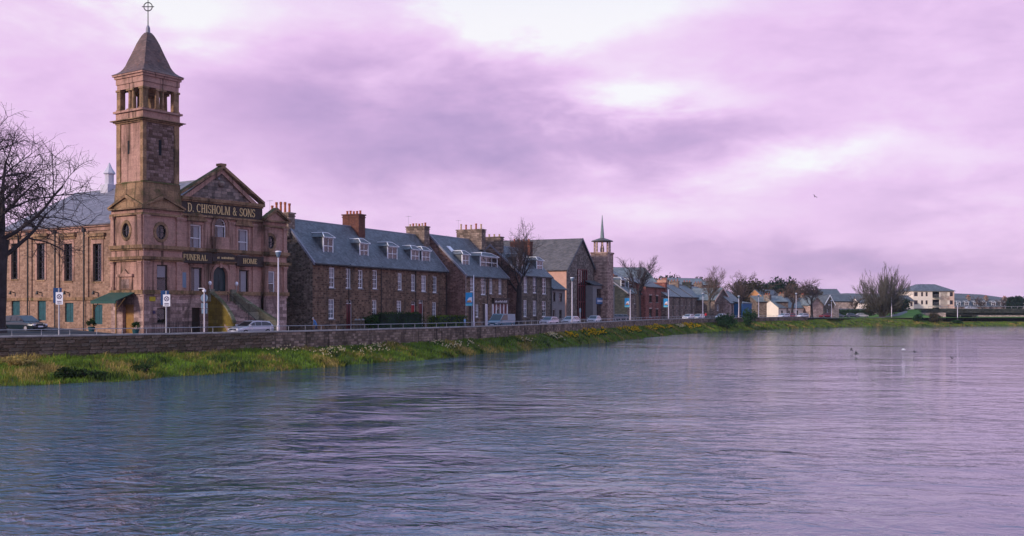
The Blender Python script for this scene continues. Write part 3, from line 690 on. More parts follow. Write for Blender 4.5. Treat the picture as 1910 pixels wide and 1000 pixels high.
def dormer(parent, xc, w, zs, h, ze, zr, run, rmat='slate', cheek='slate_dark', nv=2, twin=False, dy=0.0):
    """dormer window standing on a roof that rises from ze at y=0 to zr at y=run; sill height zs"""
    k = run/(zr-ze); y0 = (zs-ze)*k+dy+.05; zt = zs+h; yb = (zt-ze)*k+.1; x0, x1 = xc-w/2, xc+w/2
    zp = zt+.10; apex = zt+.55; ya = (apex-ze)*k; o = .16
    rb = MB(); A = [(x0-o, y0-.2, zp-.1), (x1+o, y0-.2, zp-.1), (x1+o, (zp-.1-ze)*k+.05, zp-.1), (x0-o, (zp-.1-ze)*k+.05, zp-.1)]
    R0 = (x0+w*.22, y0+.45, apex); R1 = (x1-w*.22, y0+.45, apex); R2 = (x1-w*.22, ya+.1, apex); R3 = (x0+w*.22, ya+.1, apex)
    rb.poly([A[0], A[1], R1, R0]); rb.poly([A[1], A[2], R2, R1]); rb.poly([R0, R1, R2, R3]); rb.poly([A[3], A[0], R0, R3]); rb.poly([A[0], A[1], A[2], A[3]])
    d = rb.build('dormer', M[rmat], parent)
    for x in (x0, x1-.1): MB().prism(lambda a, c, q: (x+q, a, c), [(y0+.12, zs-.1), (yb, zt), (y0+.12, zt)], 0, .1).build('cheek', M[cheek], d)
    tr = MB()
    for p, q in ((A[0], R0), (A[1], R1), (R0, R1), (R0, R3), (R1, R2)): tr.tube(Vector(p)+Vector((0, 0, .03)), Vector(q)+Vector((0, 0, .03)), .055, .055, 5)
    tr.box(x0-o, x1+o, y0-.215, y0-.19, zp-.14, zp-.05)
    tr.build('flashing', M['white'], d)
    P = lambda a, bb, c: (a, y0+c, bb)
    wf = MB(); fw = .13
    for q in ((x0, x0+fw, zs, zt), (x1-fw, x1, zs, zt), (x0+fw, x1-fw, zs, zs+fw), (x0+fw, x1-fw, zt-fw, zt)): wf.pbox(P, *q, 0, .14)
    zmid = (zs+zt)/2
    wf.pbox(P, x0+fw, x1-fw, zmid-.04, zmid+.04, .02, .1)
    for j in range(1, nv): x = x0+(x1-x0)*j/nv; wf.pbox(P, x-.035, x+.035, zs+fw, zt-fw, .02, .1)
    wf.pbox(P, x0-.06, x1+.06, zs-.1, zs-.002, -.08, .2)
    wf.build('window', M['white'], d)
    MB().poly([P(x0, zs, .07), P(x1, zs, .07), P(x1, zt, .07), P(x0, zt, .07)]).build('pane', M['glass'], d)
    room(d, P, (x0+.11, x1-.11, zs, zt), .142, .5)
    return d
# ------------------------------------------------------------------ serif letters
TH, TN, SF = .17, .075, .055
def glyph(ch):
    R = []; 
    def bar(x0, y0, x1, y1): R.append([(x0, y0), (x1, y0), (x1, y1), (x0, y1)])
    def stem(x, w=TH, foot=True, head=True, y0=0, y1=1):
        bar(x, y0, x+w, y1)
        if foot: bar(x-.08, y0, x+w+.08, y0+SF)
        if head: bar(x-.08, y1-SF, x+w+.08, y1)
    def diag(x0, y0, x1, y1, w): R.append([(x0, y0), (x0+w, y0), (x1+w, y1), (x1, y1)])
    def arc(cx, cy, rx, ry, a0, a1, w=TH, tn=TN, n=14):
        for k in range(n):
            u, v = radians(a0+(a1-a0)*k/n), radians(a0+(a1-a0)*(k+1)/n)
            pts = []
            for q, s_ in ((u, 1), (v, 1), (v, 0), (u, 0)):
                tx, ty = (0, 0) if s_ else (w, tn)
                pts.append((cx+(rx-tx)*cos(q), cy+(ry-ty)*sin(q)))
            R.append(pts)
    if ch == 'D': stem(.08); bar(.25, 1-TN, .4, 1); bar(.25, 0, .4, TN); arc(.4, .5, .42, .5, -90, 90); w = .88
    elif ch == 'C': arc(.47, .5, .45, .5, 48, 312); bar(.72, .72, .78, .95); w = .86
    elif ch == 'O': arc(.47, .5, .46, .5, 0, 360, n=24); w = .94
    elif ch == 'H': stem(.08); stem(.6); bar(.25, .47, .6, .47+TN); w = .86
    elif ch == 'I': stem(.1); w = .38
    elif ch == 'L': stem(.08); bar(.25, 0, .68, TN); bar(.62, 0, .68, .28); w = .72
    elif ch == 'E': stem(.08); bar(.25, 0, .66, TN); bar(.25, 1-TN, .64, 1); bar(.25, .48, .55, .48+TN); bar(.6, 0, .66, .26); bar(.58, .74, .64, 1); w = .72
    elif ch == 'F': stem(.08); bar(.25, 1-TN, .64, 1); bar(.25, .48, .55, .48+TN); bar(.58, .74, .64, 1); w = .7
    elif ch == 'M': stem(.08, TN+.02); stem(.86); diag(.12, 1, .52, 0, .15); diag(.86, 1, .52, 0, .07); w = 1.1
    elif ch == 'N': stem(.08, TN+.02, head=True); stem(.72, TN+.02, foot=False); diag(.08, 1, .64, 0, .17); w = .9
    elif ch == 'S': arc(.34, .735, .30, .265, 20, 270, .12); arc(.34, .265, .31, .265, -160, 90, .13); bar(.58, .7, .63, .96); bar(.03, .04, .08, .3); w = .68
    elif ch == 'U': stem(.08, foot=False, y0=.35); stem(.64, TN+.02, foot=False, y0=.35); arc(.41, .36, .33, .36, 180, 360, .14); w = .86
    elif ch == 'R': stem(.08); bar(.25, 1-TN, .42, 1); bar(.25, .47, .42, .47+TN); arc(.42, .735, .27, .265, -90, 90, .15); diag(.66, 0, .4, .48, .17); bar(.64, 0, .92, SF); w = .86
    elif ch == 'A': diag(.12, 0, .42, 1, TN+.02); diag(.64, 0, .36, 1, .18); bar(.22, .32, .66, .32+TN); bar(.02, 0, .3, SF); bar(.58, 0, .92, SF); w = .94
    elif ch == '&': arc(.38, .77, .2, .23, -30, 330, .1); arc(.36, .28, .32, .28, 60, 380, .13); diag(.72, 0, .24, .62, .15); bar(.66, .48, .9, .53); w = .92
    elif ch == '.': bar(.05, 0, .2, .15); w = .24
    else: w = .42
    return w, R
def lettering(parent, text, P, a0, a1, v0, h, c, mat='gold', name='lettering', depth=.04):
    tot = 0; gl = []
    for ch in text: w, R = glyph(ch); gl.append((tot, R)); tot += w+.07
    kx = (a1-a0)/(tot-.07); b = MB(); e = 0
    for x, R in gl:
        for pts in R:
            b.prism(P, [(a0+(x+p[0])*kx, v0+p[1]*h) for p in pts], c-depth-e*1e-4, c); e += 1
    return b.build(name, M[mat], parent)
# ------------------------------------------------------------------ the chapel (funeral home) with its bell tower
C = Fr(267, 104, 35, 2.6)
ch = C.thing('chapel', 'pink sandstone chapel with square bell tower, pediment and gilt funeral home lettering', 'chapel')
zc = lambda py: C.z(0, 0, py)
TWX, TWY = 4.15, 4.15
PL = lambda a, b, c: (c, a, b)                          # left flank: a runs back from the street
BX0, BX1, BY0, BY1 = -.12, 4.5, -.12, 4.95              # tower bay
XC1, XR1 = C.t(491), C.t(534)                           # end of centre, end of right bay
XM = C.t(412.5)
zP, zEnt, zSill, zCor, zGrn = zc(386), zc(398), zc(460), zc(481), zc(545)
zgf = C.zf(411, 562)                                    # main door threshold
FY = .3                                                 # centre front stands back a little
CHB = 28.0                                              # back of the hall
# tower bay
def rect(px0, px1, py0, py1, y=0.0):
    return (C.t(px0, y), C.t(px1, y), C.zf((px0+px1)/2, py1, y), C.zf((px0+px1)/2, py0, y))
b = MB()
xo, zo = C.t(300, BY0), C.zf(300, 433, BY0)
oc_f = (xo-.85, xo+.85, zo-.95, zo+.95)
win_t = rect(292.5, 312.5, 494, 545, BY0)
P0 = lambda a, bb, c: (a, BY0+c, bb); Pl = lambda a, bb, c: (BX0+c, a, bb)
yo_, zo_ = C.sd(235.5, BX0), C.z(BX0, C.sd(235.5, BX0), 430)
oc_l = (yo_-.9, yo_+.9, zo_-.95, zo_+.95)
holed(b, P0, BX0, BX1, zGrn, zP, [oc_f, win_t]); curve_hole(b, P0, oc_f, ellipse(xo, zo, .60, .72))
holed(b, Pl, BY0, BY1, zGrn, zP, [oc_l]); curve_hole(b, Pl, oc_l, ellipse(yo_, zo_, .58, .72))
b.poly([(BX1, BY0, 0), (BX1, BY1, 0), (BX1, BY1, zP), (BX1, BY0, zP)]); b.poly([(BX0, BY1, 0), (BX1, BY1, 0), (BX1, BY1, zP), (BX0, BY1, zP)])
wall1 = b.build('wall', M['ashlar'], ch)
b = MB(); holed(b, P0, BX0, BX1, -.3, zGrn, [rect(293, 311, 575, 604, BY0)], .25); holed(b, Pl, BY0, BY1, -.3, zGrn, [(1.3, 3.1, .3, 3.1)], .5)
b.build('basement_wall', M['basement'], ch)
sash(ch, P0, rect(293, 311, 575, 604, BY0), .25, 1, None, fr='darkwood', sill=None)
sash(ch, P0, win_t, .2, 1, 0, fr='darkwood', cover=[('blind', 0, 1, .55, 1)])
def oculus(P, cx, cz, rx, rz):
    b = MB(); ring(b, P, ellipse(cx, cz, rx, rz), ellipse(cx, cz, rx*1.42, rz*1.36), -.07, .02); ring(b, P, ellipse(cx, cz, rx*1.42, rz*1.36), ellipse(cx, cz, rx*1.5, rz*1.44), -.03, .02)
    w = b.build('round_window', M['trim'], ch)
    MB().poly([P(*p, .13) for p in ellipse(cx, cz, rx*1.02, rz*1.02)]).build('pane', M['glass'], w)
    room(w, P, (cx-rx*1.1, cx+rx*1.1, cz-rz*1.1, cz+rz*1.1), .21)
    f = MB(); f.pbox(P, cx-.03, cx+.03, cz-rz, cz+rz, .09, .14); f.pbox(P, cx-rx, cx+rx, cz-.03, cz+.03, .09, .145); ring(f, P, ellipse(cx, cz, rx*.88, rz*.9), ellipse(cx, cz, rx, rz), .08, .15)
    f.build('frame', M['iron'], w)
oculus(P0, xo, zo, .60, .72); oculus(Pl, yo_, zo_, .58, .72)
# centre front
PC = lambda a, bb, c: (a, FY+c, bb)
wL, wR = rect(354.5, 375.5, 419, 469, FY), rect(443.5, 463, 428, 475, FY)
wM = rect(400, 421.5, 408, 471, FY)
gL, gR = rect(356, 376.5, 499, 547, FY), rect(445, 463.5, 504, 549, FY)
gD = rect(396.5, 424, 497, 563, FY)
b = MB(); holed(b, PC, BX1-.3, XC1, zGrn, C.zf(410, 372, FY), [wL, wR, wM, gL, gR, gD], .22)
curve_hole(b, PC, wM, arch(wM[0]+1e-4, wM[1]-1e-4, wM[2]+1e-4, wM[3]-1e-4)); curve_hole(b, PC, gD, arch(gD[0]+1e-4, gD[1]-1e-4, gD[2]+1e-4, gD[3]-1e-4), .35)
b.build('wall', M['ashlar'], ch)
bd = (C.t(358, FY), C.t(376, FY), -.2, C.zf(366, 574, FY))
b = MB(); holed(b, PC, BX1-.3, XC1, -.3, zGrn, [bd], .4); b.build('basement_wall', M['basement'], ch)
door(ch, PC, bd, 'darkwood', .4, frame='darkwood')
cv = lambda a, b_: [('curtain', a, b_, 0, 1)]
sash(ch, PC, wL, .22, 1, 0, cover=[('curtain', .48, 1, 0, 1), ('curtain', 0, .3, 0, .5)]); sash(ch, PC, wR, .22, 1, 0, cover=cv(.38, .95))
sash(ch, PC, gL, .22, 1, None, fr='darkwood', cover=cv(.5, .95)); sash(ch, PC, gR, .22, 1, None, fr='darkwood', cover=cv(.42, .95))
# arched first-floor window and arched door
w = MB(); r_ = (wM[1]-wM[0])/2
ring(w, PC, arch(wM[0]+.09, wM[1]-.09, wM[2]+.1, wM[3]-.09), arch(wM[0], wM[1], wM[2], wM[3]), .12, .22); w.pbox(PC, wM[0]+.08, wM[1]-.08, wM[3]-r_-.05, wM[3]-r_+.03, .13, .21)
aw = w.build('arched_window', M['white'], ch)
MB().poly([PC(*p, .18) for p in arch(*wM)]).build('pane', M['glass'], aw); room(aw, PC, wM, .222)
cb = MB(); n = 9
for i in range(n):
    x0_, x1_ = wM[0]+(wM[1]-wM[0])*(.48+.48*i/n), wM[0]+(wM[1]-wM[0])*(.48+.48*(i+1)/n)
    cb.poly([PC(x0_, wM[2], .3+.05*(i % 2)), PC(x1_, wM[2], .3+.05*((i+1) % 2)), PC(x1_-.1*(n-i)/n, wM[3]-r_, .3+.05*((i+1) % 2)), PC(x0_-.1*(n-i)/n, wM[3]-r_, .3+.05*(i % 2))])
cb.build('curtain', M['curtain'], aw)
dm = MB(); dm.prism(PC, arch(gD[0]+.05, gD[1]-.05, gD[2], gD[3]-.05), .28, .36)
xm_ = (gD[0]+gD[1])/2
for s_ in (-1, 1):
    for q0, q1 in ((.3, 1.0), (1.15, 2.1)): dm.pbox(PC, xm_+s_*.33-.22, xm_+s_*.33+.22, gD[2]+q0, gD[2]+q1, .25, .29)
d_ = dm.build('arched_door', M['doorgreen'], ch)
MB().pbox(PC, xm_-.02, xm_+.02, gD[2], gD[3]-.9, .265, .281).build('door_gap', M['iron'], d_); MB().tube(PC(xm_+.1, gD[2]+1.1, .2), PC(xm_+.1, gD[2]+1.1, .28), .04, .04, 8).build('handle', M['gold'], d_)
# surrounds, hoods
b = MB(); ring(b, PC, arch(*wM), arch(wM[0]-.28, wM[1]+.28, wM[2], wM[3]+.28), -.08, .02); ring(b, PC, arch(wM[0]-.30, wM[1]+.30, wM[2], wM[3]+.3), arch(wM[0]-.46, wM[1]+.46, wM[2]+1.6, wM[3]+.42), -.2, .02)
ring(b, PC, arch(*gD), arch(gD[0]-.30, gD[1]+.30, gD[2], gD[3]+.34), -.12, .02); b.prism(PC, [(xm_-.13, gD[3]-.15), (xm_+.13, gD[3]-.15), (xm_+.2, gD[3]+.55), (xm_-.2, gD[3]+.55)], -.22, .02)
for q in (wL, wR):
    for a0, a1 in ((q[0]-.25, q[0]-.002), (q[1]+.002, q[1]+.25)): b.pbox(PC, a0, a1, q[2], q[3]+.25, -.07, .02)
    b.pbox(PC, q[0]-.002, q[1]+.002, q[3]+.002, q[3]+.25, -.068, .02)
b.build('window_surround', M['ashlar'], ch)
for q in (wL, wR):
    xm = (q[0]+q[1])/2; hw = (q[1]-q[0])/2+.5; z0 = q[3]+.36
    b = MB(); b.pbox(PC, xm-hw, xm+hw, z0, z0+.2, -.32, .02); arcp = [(xm-hw*.82, z0+.2)]+[(xm-hw*.82*cos(pi*k/12), z0+.2+.52*sin(pi*k/12)) for k in range(13)][::1]+[(xm+hw*.82, z0+.2)]
    b.prism(PC, arcp[::-1], -.22, .02); 
    for k in range(12):
        u, v = pi*k/12, pi*(k+1)/12
        b.tube(PC(xm-hw*.86*cos(u), z0+.22+.54*sin(u), -.2), PC(xm-hw*.86*cos(v), z0+.22+.54*sin(v), -.2), .09, .09, 6)
    b.build('window_hood', M['trim'], ch)
for q in (gL, gR):
    b = MB()
    for a0, a1 in ((q[0]-.2, q[0]-.002), (q[1]+.002, q[1]+.2)): b.pbox(PC, a0, a1, q[2], q[3]+.2, -.07, .02)
    b.pbox(PC, q[0]-.001, q[1]+.001, q[3]+.002, q[3]+.2, -.068, .02); b.pbox(PC, q[0]-.3, q[1]+.3, q[3]+.202, q[3]+.36, -.15, .02); b.build('window_surround', M['ashlar'], ch)
# right bay
PR = lambda a, bb, c: (a, c-.05, bb)
xo2, zo2 = C.t(504.5, -.05), C.zf(504.5, 452, -.05); oc_r = (xo2-.9, xo2+.9, zo2-1, zo2+1); wB = rect(495, 512.5, 506, 551, -.05)
zP2 = C.zf(512, 412, -.05); zE2 = zP2
b = MB(); holed(b, PR, XC1, XR1, zGrn, zP2, [oc_r, wB]); curve_hole(b, PR, oc_r, ellipse(xo2, zo2, .56, .72))
b.poly([(XR1, -.05, -.3), (XR1, CHB, -.3), (XR1, CHB, zP2), (XR1, -.05, zP2)]); b.poly([(XC1, -.05, zGrn), (XC1, FY, zGrn), (XC1, FY, zP2), (XC1, -.05, zP2)])
b.build('wall', M['ashlar'], ch)
b = MB(); holed(b, PR, XC1, XR1, -.3, zGrn, [], .2); b.build('basement_wall', M['basement'], ch)
oculus(PR, xo2, zo2, .56, .72); sash(ch, PR, wB, .2, 1, 0, cover=[('blind', 0, 1, .55, 1)])
# bands, pilasters, entablatures
def band(z0, z1, pr, mat='trim', name='string_course', parts='tcr'):
    b = MB()
    if 't' in parts: b.box(BX0-pr, BX1+.02, BY0-pr, BY0+.02, z0, z1); b.box(BX0-pr, BX0+.02, BY0+.02, BY1, z0, z1)
    if 'c' in parts: b.box(BX1+.02, XC1-.02, FY-pr, FY+.02, z0, z1)
    if 'r' in parts: b.box(XC1-.02, XR1+pr, -.05-pr, -.03, z0, z1); b.box(XR1-.02, XR1+pr, -.03, .8, z0, z1)
    return b.build(name, M[mat], ch)
band(zSill-.14, zSill+.2, .30); band(zSill-.3, zSill-.142, .14); band(zCor-.12, zCor+.16, .38); band(zCor-.3, zCor-.122, .18)
band(zGrn-.18, zGrn+.22, .22, mat='trim'); band(zGrn-.42, zGrn-.182, .08, mat='basement')
band(zEnt-.12, zEnt+.1, .22, parts='t'); band(zP2-.75, zP2-.55, .2, parts='r'); band(zP-.15, zP, .34, parts='t'); band(zP2-.15, zP2+.02, .34, parts='r')
def pil(P, a0, a1, z0, z1, c=0.0, pr=.16):
    b = MB(); b.pbox(P, a0, a1, z0+.3, z1-.3, c-pr, c+.02); b.pbox(P, a0-.06, a1+.06, z0+.002, z0+.3, c-pr-.06, c+.02); b.pbox(P, a0-.05, a1+.05, z1-.3, z1-.16, c-pr-.05, c+.02); b.pbox(P, a0-.1, a1+.1, z1-.16, z1-.002, c-pr-.1, c+.02)
    b.build('pilaster', M['ashlar'], ch)
for z0, z1 in ((zSill+.2, zEnt-.12), (zGrn+.22, zCor-.3)):
    pil(P0, BX0+.02, BX0+.62, z0, z1); pil(P0, BX1-.75, BX1-.1, z0, z1); pil(Pl, BY0+.02, BY0+.5, z0, z1, 0.0, .165); pil(Pl, BY1-.62, BY1-.1, z0, z1)
    for p0, p1 in ((337, 346), (380, 390), (427, 437), (470, 478)):
        pil(PC, C.t(p0, FY), C.t(p1, FY), z0, z1 if z0 > zCor else z1, 0.0, .14)
    pil(PR, XC1+.1, XC1+.55, z0, min(z1, zP2-.76)); pil(PR, XR1-.55, XR1-.08, z0, min(z1, zP2-.76))
# small pediments on tower bay and right bay
def ped(P, a0, a1, z0, z1, c, name='pediment', back=.5):
    am = (a0+a1)/2; k = (z1-z0)/(am-a0)
    b = MB(); b.prism(P, [(a0+.3, z0), (a1-.3, z0), (am, z1-.42)], c+.05, c+back)
    o = b.build(name, M['ashlar'], ch)
    r = MB()
    for s_ in (-1, 1):
        e = a0-.05 if s_ < 0 else a1+.05
        r.prism(P, [(e, z0-.02), (e, z0+.16), (am, z1+.12), (am, z1-.22)][::s_], c-.28, c+back)
        r.prism(P, [(e+(.28 if s_ < 0 else -.28), z0+.002), (am, z1-.221), (am, z1-.42)][::s_], c-.1, c+back)
    r.build('raking_cornice', M['trim'], o); return o
zAp = C.zf(300, 365, BY0)
ped(P0, BX0-.25, BX1+.2, zP+.002, zAp, 0); ped(Pl, BY0-.25, BY1+.2, zP+.002, zAp, 0)
ped(PR, XC1-.05, XR1+.25, zP2+.022, C.zf(508, 389), 0)
# big pediment and sign frieze
zB0, zB1 = C.zf(410, 404, FY), C.zf(410, 379, FY)
b = MB(); b.pbox(PC, BX1+.05, XC1-.05, zB0-.02, zB1, -.22, .05); fb = b.build('sign_board', M['signboard'], ch)
lettering(fb, 'D. CHISHOLM & SONS', PC, C.t(350, FY-.24), C.t(475.5, FY-.24), C.zf(412, 400.5, FY), C.zf(412, 385, FY)-C.zf(412, 400.5, FY), -.222)
b = MB(); b.pbox(PC, BX1-.05, XC1+.1, zB1+.002, zB1+.3, -.5, .05); b.pbox(PC, BX1, XC1, zB1-.16, zB1, -.34, -.222); b.pbox(PC, BX1, XC1, zB0-.22, zB0-.022, -.3, .05); b.build('cornice', M['trim'], ch)
zA = C.zf(413, 311, FY); a0, a1 = C.t(333, FY-.4), C.t(493, FY-.4)
b = MB(); b.prism(PC, [(a0+.9, zB1+.3), (a1-.9, zB1+.3), ((a0+a1)/2, zA-.75)], .02, .4); tp = b.build('tympanum', M['stain_trim'], ch)
for s_ in (-1, 1):
    e = a0 if s_ < 0 else a1; am = (a0+a1)/2
    MB().prism(PC, [(e, zB1+.302), (e, zB1+.55), (am, zA+.1), (am, zA-.24)][::s_], -.52, .3).build('raking_cornice', M['trim'], tp)
    MB().prism(PC, [(e-s_*.75, zB1+.302), (am, zA-.242), (am, zA-.72), (e-s_*1.55, zB1+.302)][::s_], -.2, .3).build('raking_moulding', M['ashlar'], tp)
MB().lathe((a0+a1)/2, FY-.12, [(.05, zA-2.2), (.32, zA-2.0), (.38, zA-1.8), (.3, zA-1.6), (.05, zA-1.45)], 10).build('carved_boss', M['stain_trim'], tp)
MB().box((a0+a1)/2-.35, (a0+a1)/2+.35, FY-.5, FY+.3, zA+.02, zA+.28).build('apex_stone', M['trim'], tp)
# FUNERAL / HOME board
b = MB(); b.pbox(PC, BX1+.03, C.t(391, FY), C.zf(360, 491, FY), C.zf(360, 470, FY), -.42, .05); f1 = b.build('sign_board', M['signboard'], ch)
lettering(f1, 'FUNERAL', PC, C.t(341.5, FY-.4), C.t(386, FY-.4), C.zf(360, 486, FY), C.zf(360, 475, FY)-C.zf(360, 486, FY), -.424)
b = MB(); b.pbox(PC, C.t(437, FY), XC1-.03, C.zf(465, 497, FY), C.zf(465, 478.5, FY), -.42, .05); f2 = b.build('sign_board', M['signboard'], ch)
lettering(f2, 'HOME', PC, C.t(453, FY-.4), C.t(479, FY-.4), C.zf(465, 492.5, FY), C.zf(465, 483, FY)-C.zf(465, 492.5, FY), -.424)
x0_, x1_ = C.t(391, FY), C.t(436, FY); z0_, z1_ = C.zf(413, 488, FY), C.zf(413, 473, FY)
b = MB(); b.prism(PC, [(x0_, z0_), (x1_, z0_), (x1_, z1_-.2)]+[(x1_+(x0_-x1_)*k/8, z1_-.2+.3*sin(pi*k/8)) for k in range(9)]+[(x0_, z1_-.2)], -.44, .05); f3 = b.build('sign_board', M['signboard'], ch)
b = MB(); x = x0_+.45
while x < x1_-.4:
    w_ = random.uniform(.07, .16)
    if random.random() < .84: b.pbox(PC, x, x+w_*.8, z0_+.26, z0_+.26+random.uniform(.17, .24), -.46, -.44)
    x += w_+.05
b.build('lettering', M['gold'], f3)
# hall behind: left flank, back, roof
HX = .38
ze_h = C.z(HX, 6, 419.5); zr_h = C.z(XM, 19, 357)
PHl = lambda a, bb, c: (HX+c, a, bb)
hw, lw = [], []
for p0, p1, q0, q1 in ((21.5, 33.5, 454, 521), (69.5, 84, 454, 522), (120.5, 135.5, 454, 524), (174, 190, 454, 525)):
    a1_, a0_ = C.sd(p0, HX), C.sd(p1, HX); hw.append((a0_, a1_, C.z(HX, a0_, q1), C.z(HX, a0_, q0)))
for p0, p1, q0, q1 in ((21.5, 37, 558, 592), (70, 85.5, 561, 598), (121, 137, 565, 601), (174.5, 191, 568, 605)):
    a1_, a0_ = C.sd(p0, HX), C.sd(p1, HX); lw.append((a0_, a1_, C.z(HX, a0_, q1), C.z(HX, a0_, q0)))
HB = C.sd(3, HX)
zb_h = C.z(HX, 12, 557)
b = MB(); holed(b, PHl, BY1, HB, -.3, ze_h, hw+lw, .28)
for x in (XR1,): b.poly([(XR1, HB, -.3), (HX, HB, -.3), (HX, HB, ze_h), ((HX+XR1)/2, HB, zr_h), (XR1, HB, ze_h)])
b.build('wall', M['hall'], ch)
for q in hw:
    sash(ch, PHl, q, .28, 2, 2, fr='iron', sill='trim', cover=[('blind', .02, .98, 0, .04)])
    MB().pbox(PHl, q[0]-.7, q[1]+.7, q[3]+.75, q[3]+1.05, -.28, .05).pbox(PHl, q[0]-.5, q[1]+.5, q[3]+.45, q[3]+.748, -.1, .05).build('window_hood', M['trim'], ch)
    b = MB()
    for a0, a1 in ((q[0]-.3, q[0]-.002), (q[1]+.002, q[1]+.3)): b.pbox(PHl, a0, a1, q[2], q[3]+.4, -.06, .05)
    b.pbox(PHl, q[0]-.001, q[1]+.001, q[3]+.002, q[3]+.4, -.058, .05); b.build('window_surround', M['ashlar'], ch)
for q in lw:
    b = MB(); n = 4
    for k in range(n): b.pbox(PHl, q[0]+(q[1]-q[0])*k/n+.01, q[0]+(q[1]-q[0])*(k+1)/n-.01, q[2], q[3], .16+.01*(k % 2), .24)
    b.pbox(PHl, q[0], q[1], (q[2]+q[3])/2+.3, (q[2]+q[3])/2+.4, .13, .16); b.build('shutter', M['teal'], ch)
b = MB(); b.pbox(PHl, BY1, HB, zb_h-.18, zb_h+.12, -.12, .02); b.build('string_course', M['trim'], ch)
b = MB(); b.pbox(PHl, BY1, HB+.2, ze_h-.5, ze_h-.1, -.1, .02); b.pbox(PHl, BY1, HB+.2, ze_h-.1, ze_h+.12, -.3, .02); b.build('eaves_course', M['ashlar'], ch)
for px in (7, 56, 107, 161):
    a = C.sd(px, HX); MB().pbox(PHl, a-.5, a+.5, zb_h+.12, ze_h-.5, -.14, .02).build('pilaster', M['hall'], ch)
    b = MB(); b.tube(PHl(a+.15, .3, -.2), PHl(a+.15, ze_h-.2, -.2), .075, .075, 8); b.pbox(PHl, a-.05, a+.35, ze_h-.5, ze_h-.2, -.32, -.08); b.build('downpipe', M['iron'], ch)
for px in (27, 77, 128, 182): a = C.sd(px, HX); z_ = C.z(HX, a, 546); MB().tube(PHl(a, z_, 0), PHl(a, z_+.1, -.45), .05, .05, 6).lathe(HX-.5, a, [(.04, z_+.2), (.16, z_-.12), (.15, z_-.2)], 8).build('wall_lamp', M['iron'], ch)
xr = (HX+XR1)/2; b = MB()
slab(b, (HX-.4, BY1+.0, ze_h+.03), (HX-.4, HB+.3, ze_h+.03), (xr, HB+.3, zr_h), (xr, BY1, zr_h))
kx_ = (zr_h-ze_h)/(xr-HX+.4); x4 = BX1+.2
slab(b, (x4, FY+.3, ze_h+.03+kx_*(x4-HX+.4)), (x4, BY1, ze_h+.03+kx_*(x4-HX+.4)), (xr, BY1, zr_h), (xr, FY+.3, zr_h))
slab(b, (XR1+.3, FY+1.5, ze_h-.1), (XR1+.3, HB+.3, ze_h-.1), (xr, HB+.3, zr_h), (xr, FY+1.5, zr_h))
rf = b.build('roof', M['slate_hall'], ch)
MB().tube((xr, FY, zr_h+.16), (xr, HB+.3, zr_h+.16), .11, .11, 6).build('ridge', M['lead'], rf)
yv = C.sd(204, xr); b = MB(); b.box(xr-.7, xr+.7, yv-.7, yv+.7, zr_h-.6, zr_h+.75); b.lathe(xr, yv, [(.5, zr_h+.75), (.5, zr_h+2.0)], 8); b.lathe(xr, yv, [(.68, zr_h+2.0), (.66, zr_h+2.12), (.3, zr_h+2.7), (.05, zr_h+3.3)], 8)
vt = b.build('roof_ventilator', M['blind'], rf)
# tower shaft
zS0, zS1 = zc(338), zc(226); tx0, tx1, ty0, ty1 = .02, TWX, .02, TWY
b = MB(); b.box(tx0, tx1, ty0, ty1, zP, zS1)
tw = b.build('tower', M['ashlar'], ch)
b = MB(); za = zS0
for (p0, z0), (p1, z1) in (((.22, zP+.05), (.2, zAp-.3)), ((.2, zAp-.3), (.12, zS0-.35)), ((.12, zS0-.35), (.1, zS0-.05)), ((.16, zS0-.05), (.02, zS0+.1))):
    A = [(tx0-p0, ty0-p0, z0), (tx1+p0, ty0-p0, z0), (tx1+p0, ty1+p0, z0), (tx0-p0, ty1+p0, z0)]; B = [(tx0-p1, ty0-p1, z1), (tx1+p1, ty0-p1, z1), (tx1+p1, ty1+p1, z1), (tx0-p1, ty1+p1, z1)]
    for k in range(4): b.poly([A[k], A[(k+1) % 4], B[(k+1) % 4], B[k]])
b.poly(B); b.build('tower_plinth', M['trim'], tw)
PT0 = lambda a, bb, c: (a, ty0+c, bb); PTl = lambda a, bb, c: (tx0+c, a, bb)
for P_, a0, a1 in ((PTl, ty1-.62, ty1+.03), (PTl, ty0-.1, ty0+.35), (PT0, tx1-.55, tx1+.03), (PT0, tx0+.021, tx0+.3)): MB().pbox(P_, a0, a1, zS0+.1, zS1, -.1, .02).build('corner_pilaster', M['trim'], tw)
b = MB(); b.pbox(PT0, tx0+.3, tx1-.55, zS0+.1, zS1-.02, -.012, .015); b.build('joint_bed', M['joint'], tw)
z = zS0+.12; row = 0
while z < zS1-.15:
    h = random.uniform(.22, .29); x = tx0+.32-(random.uniform(0, .3))
    h = min(h, zS1-.04-z)
    while x < tx1-.58:
        L = random.uniform(.36, .66); e = min(x+L, tx1-.57); s_ = max(x, tx0+.31)
        if e-s_ > .12:
            M4 = Matrix.Translation(Vector(((s_+e)/2, ty0-.01, z+h/2))) @ Matrix.Diagonal((e-s_-.025, .08+random.uniform(0, .02), h-.025, 1))
            stone_obj(random.randrange(6), 'block%d' % random.choices(range(4), [3, 4, 3, 1.5])[0], tw, M4)
        x += L
    z += h; row += 1
zs0, zs1 = C.z(tx0, 2, 287), C.z(tx0, 2, 262); ys = C.sd(240, tx0)
MB().pbox(PTl, ys-.13, ys+.13, zs0, zs1, -.02, .02).build('slit_window', M['void'], tw); MB().pbox(PT0, tx0+1.75, tx0+2.05, zs0-.1, zs1+.1, -.09, .0).build('slit_window', M['void'], tw)
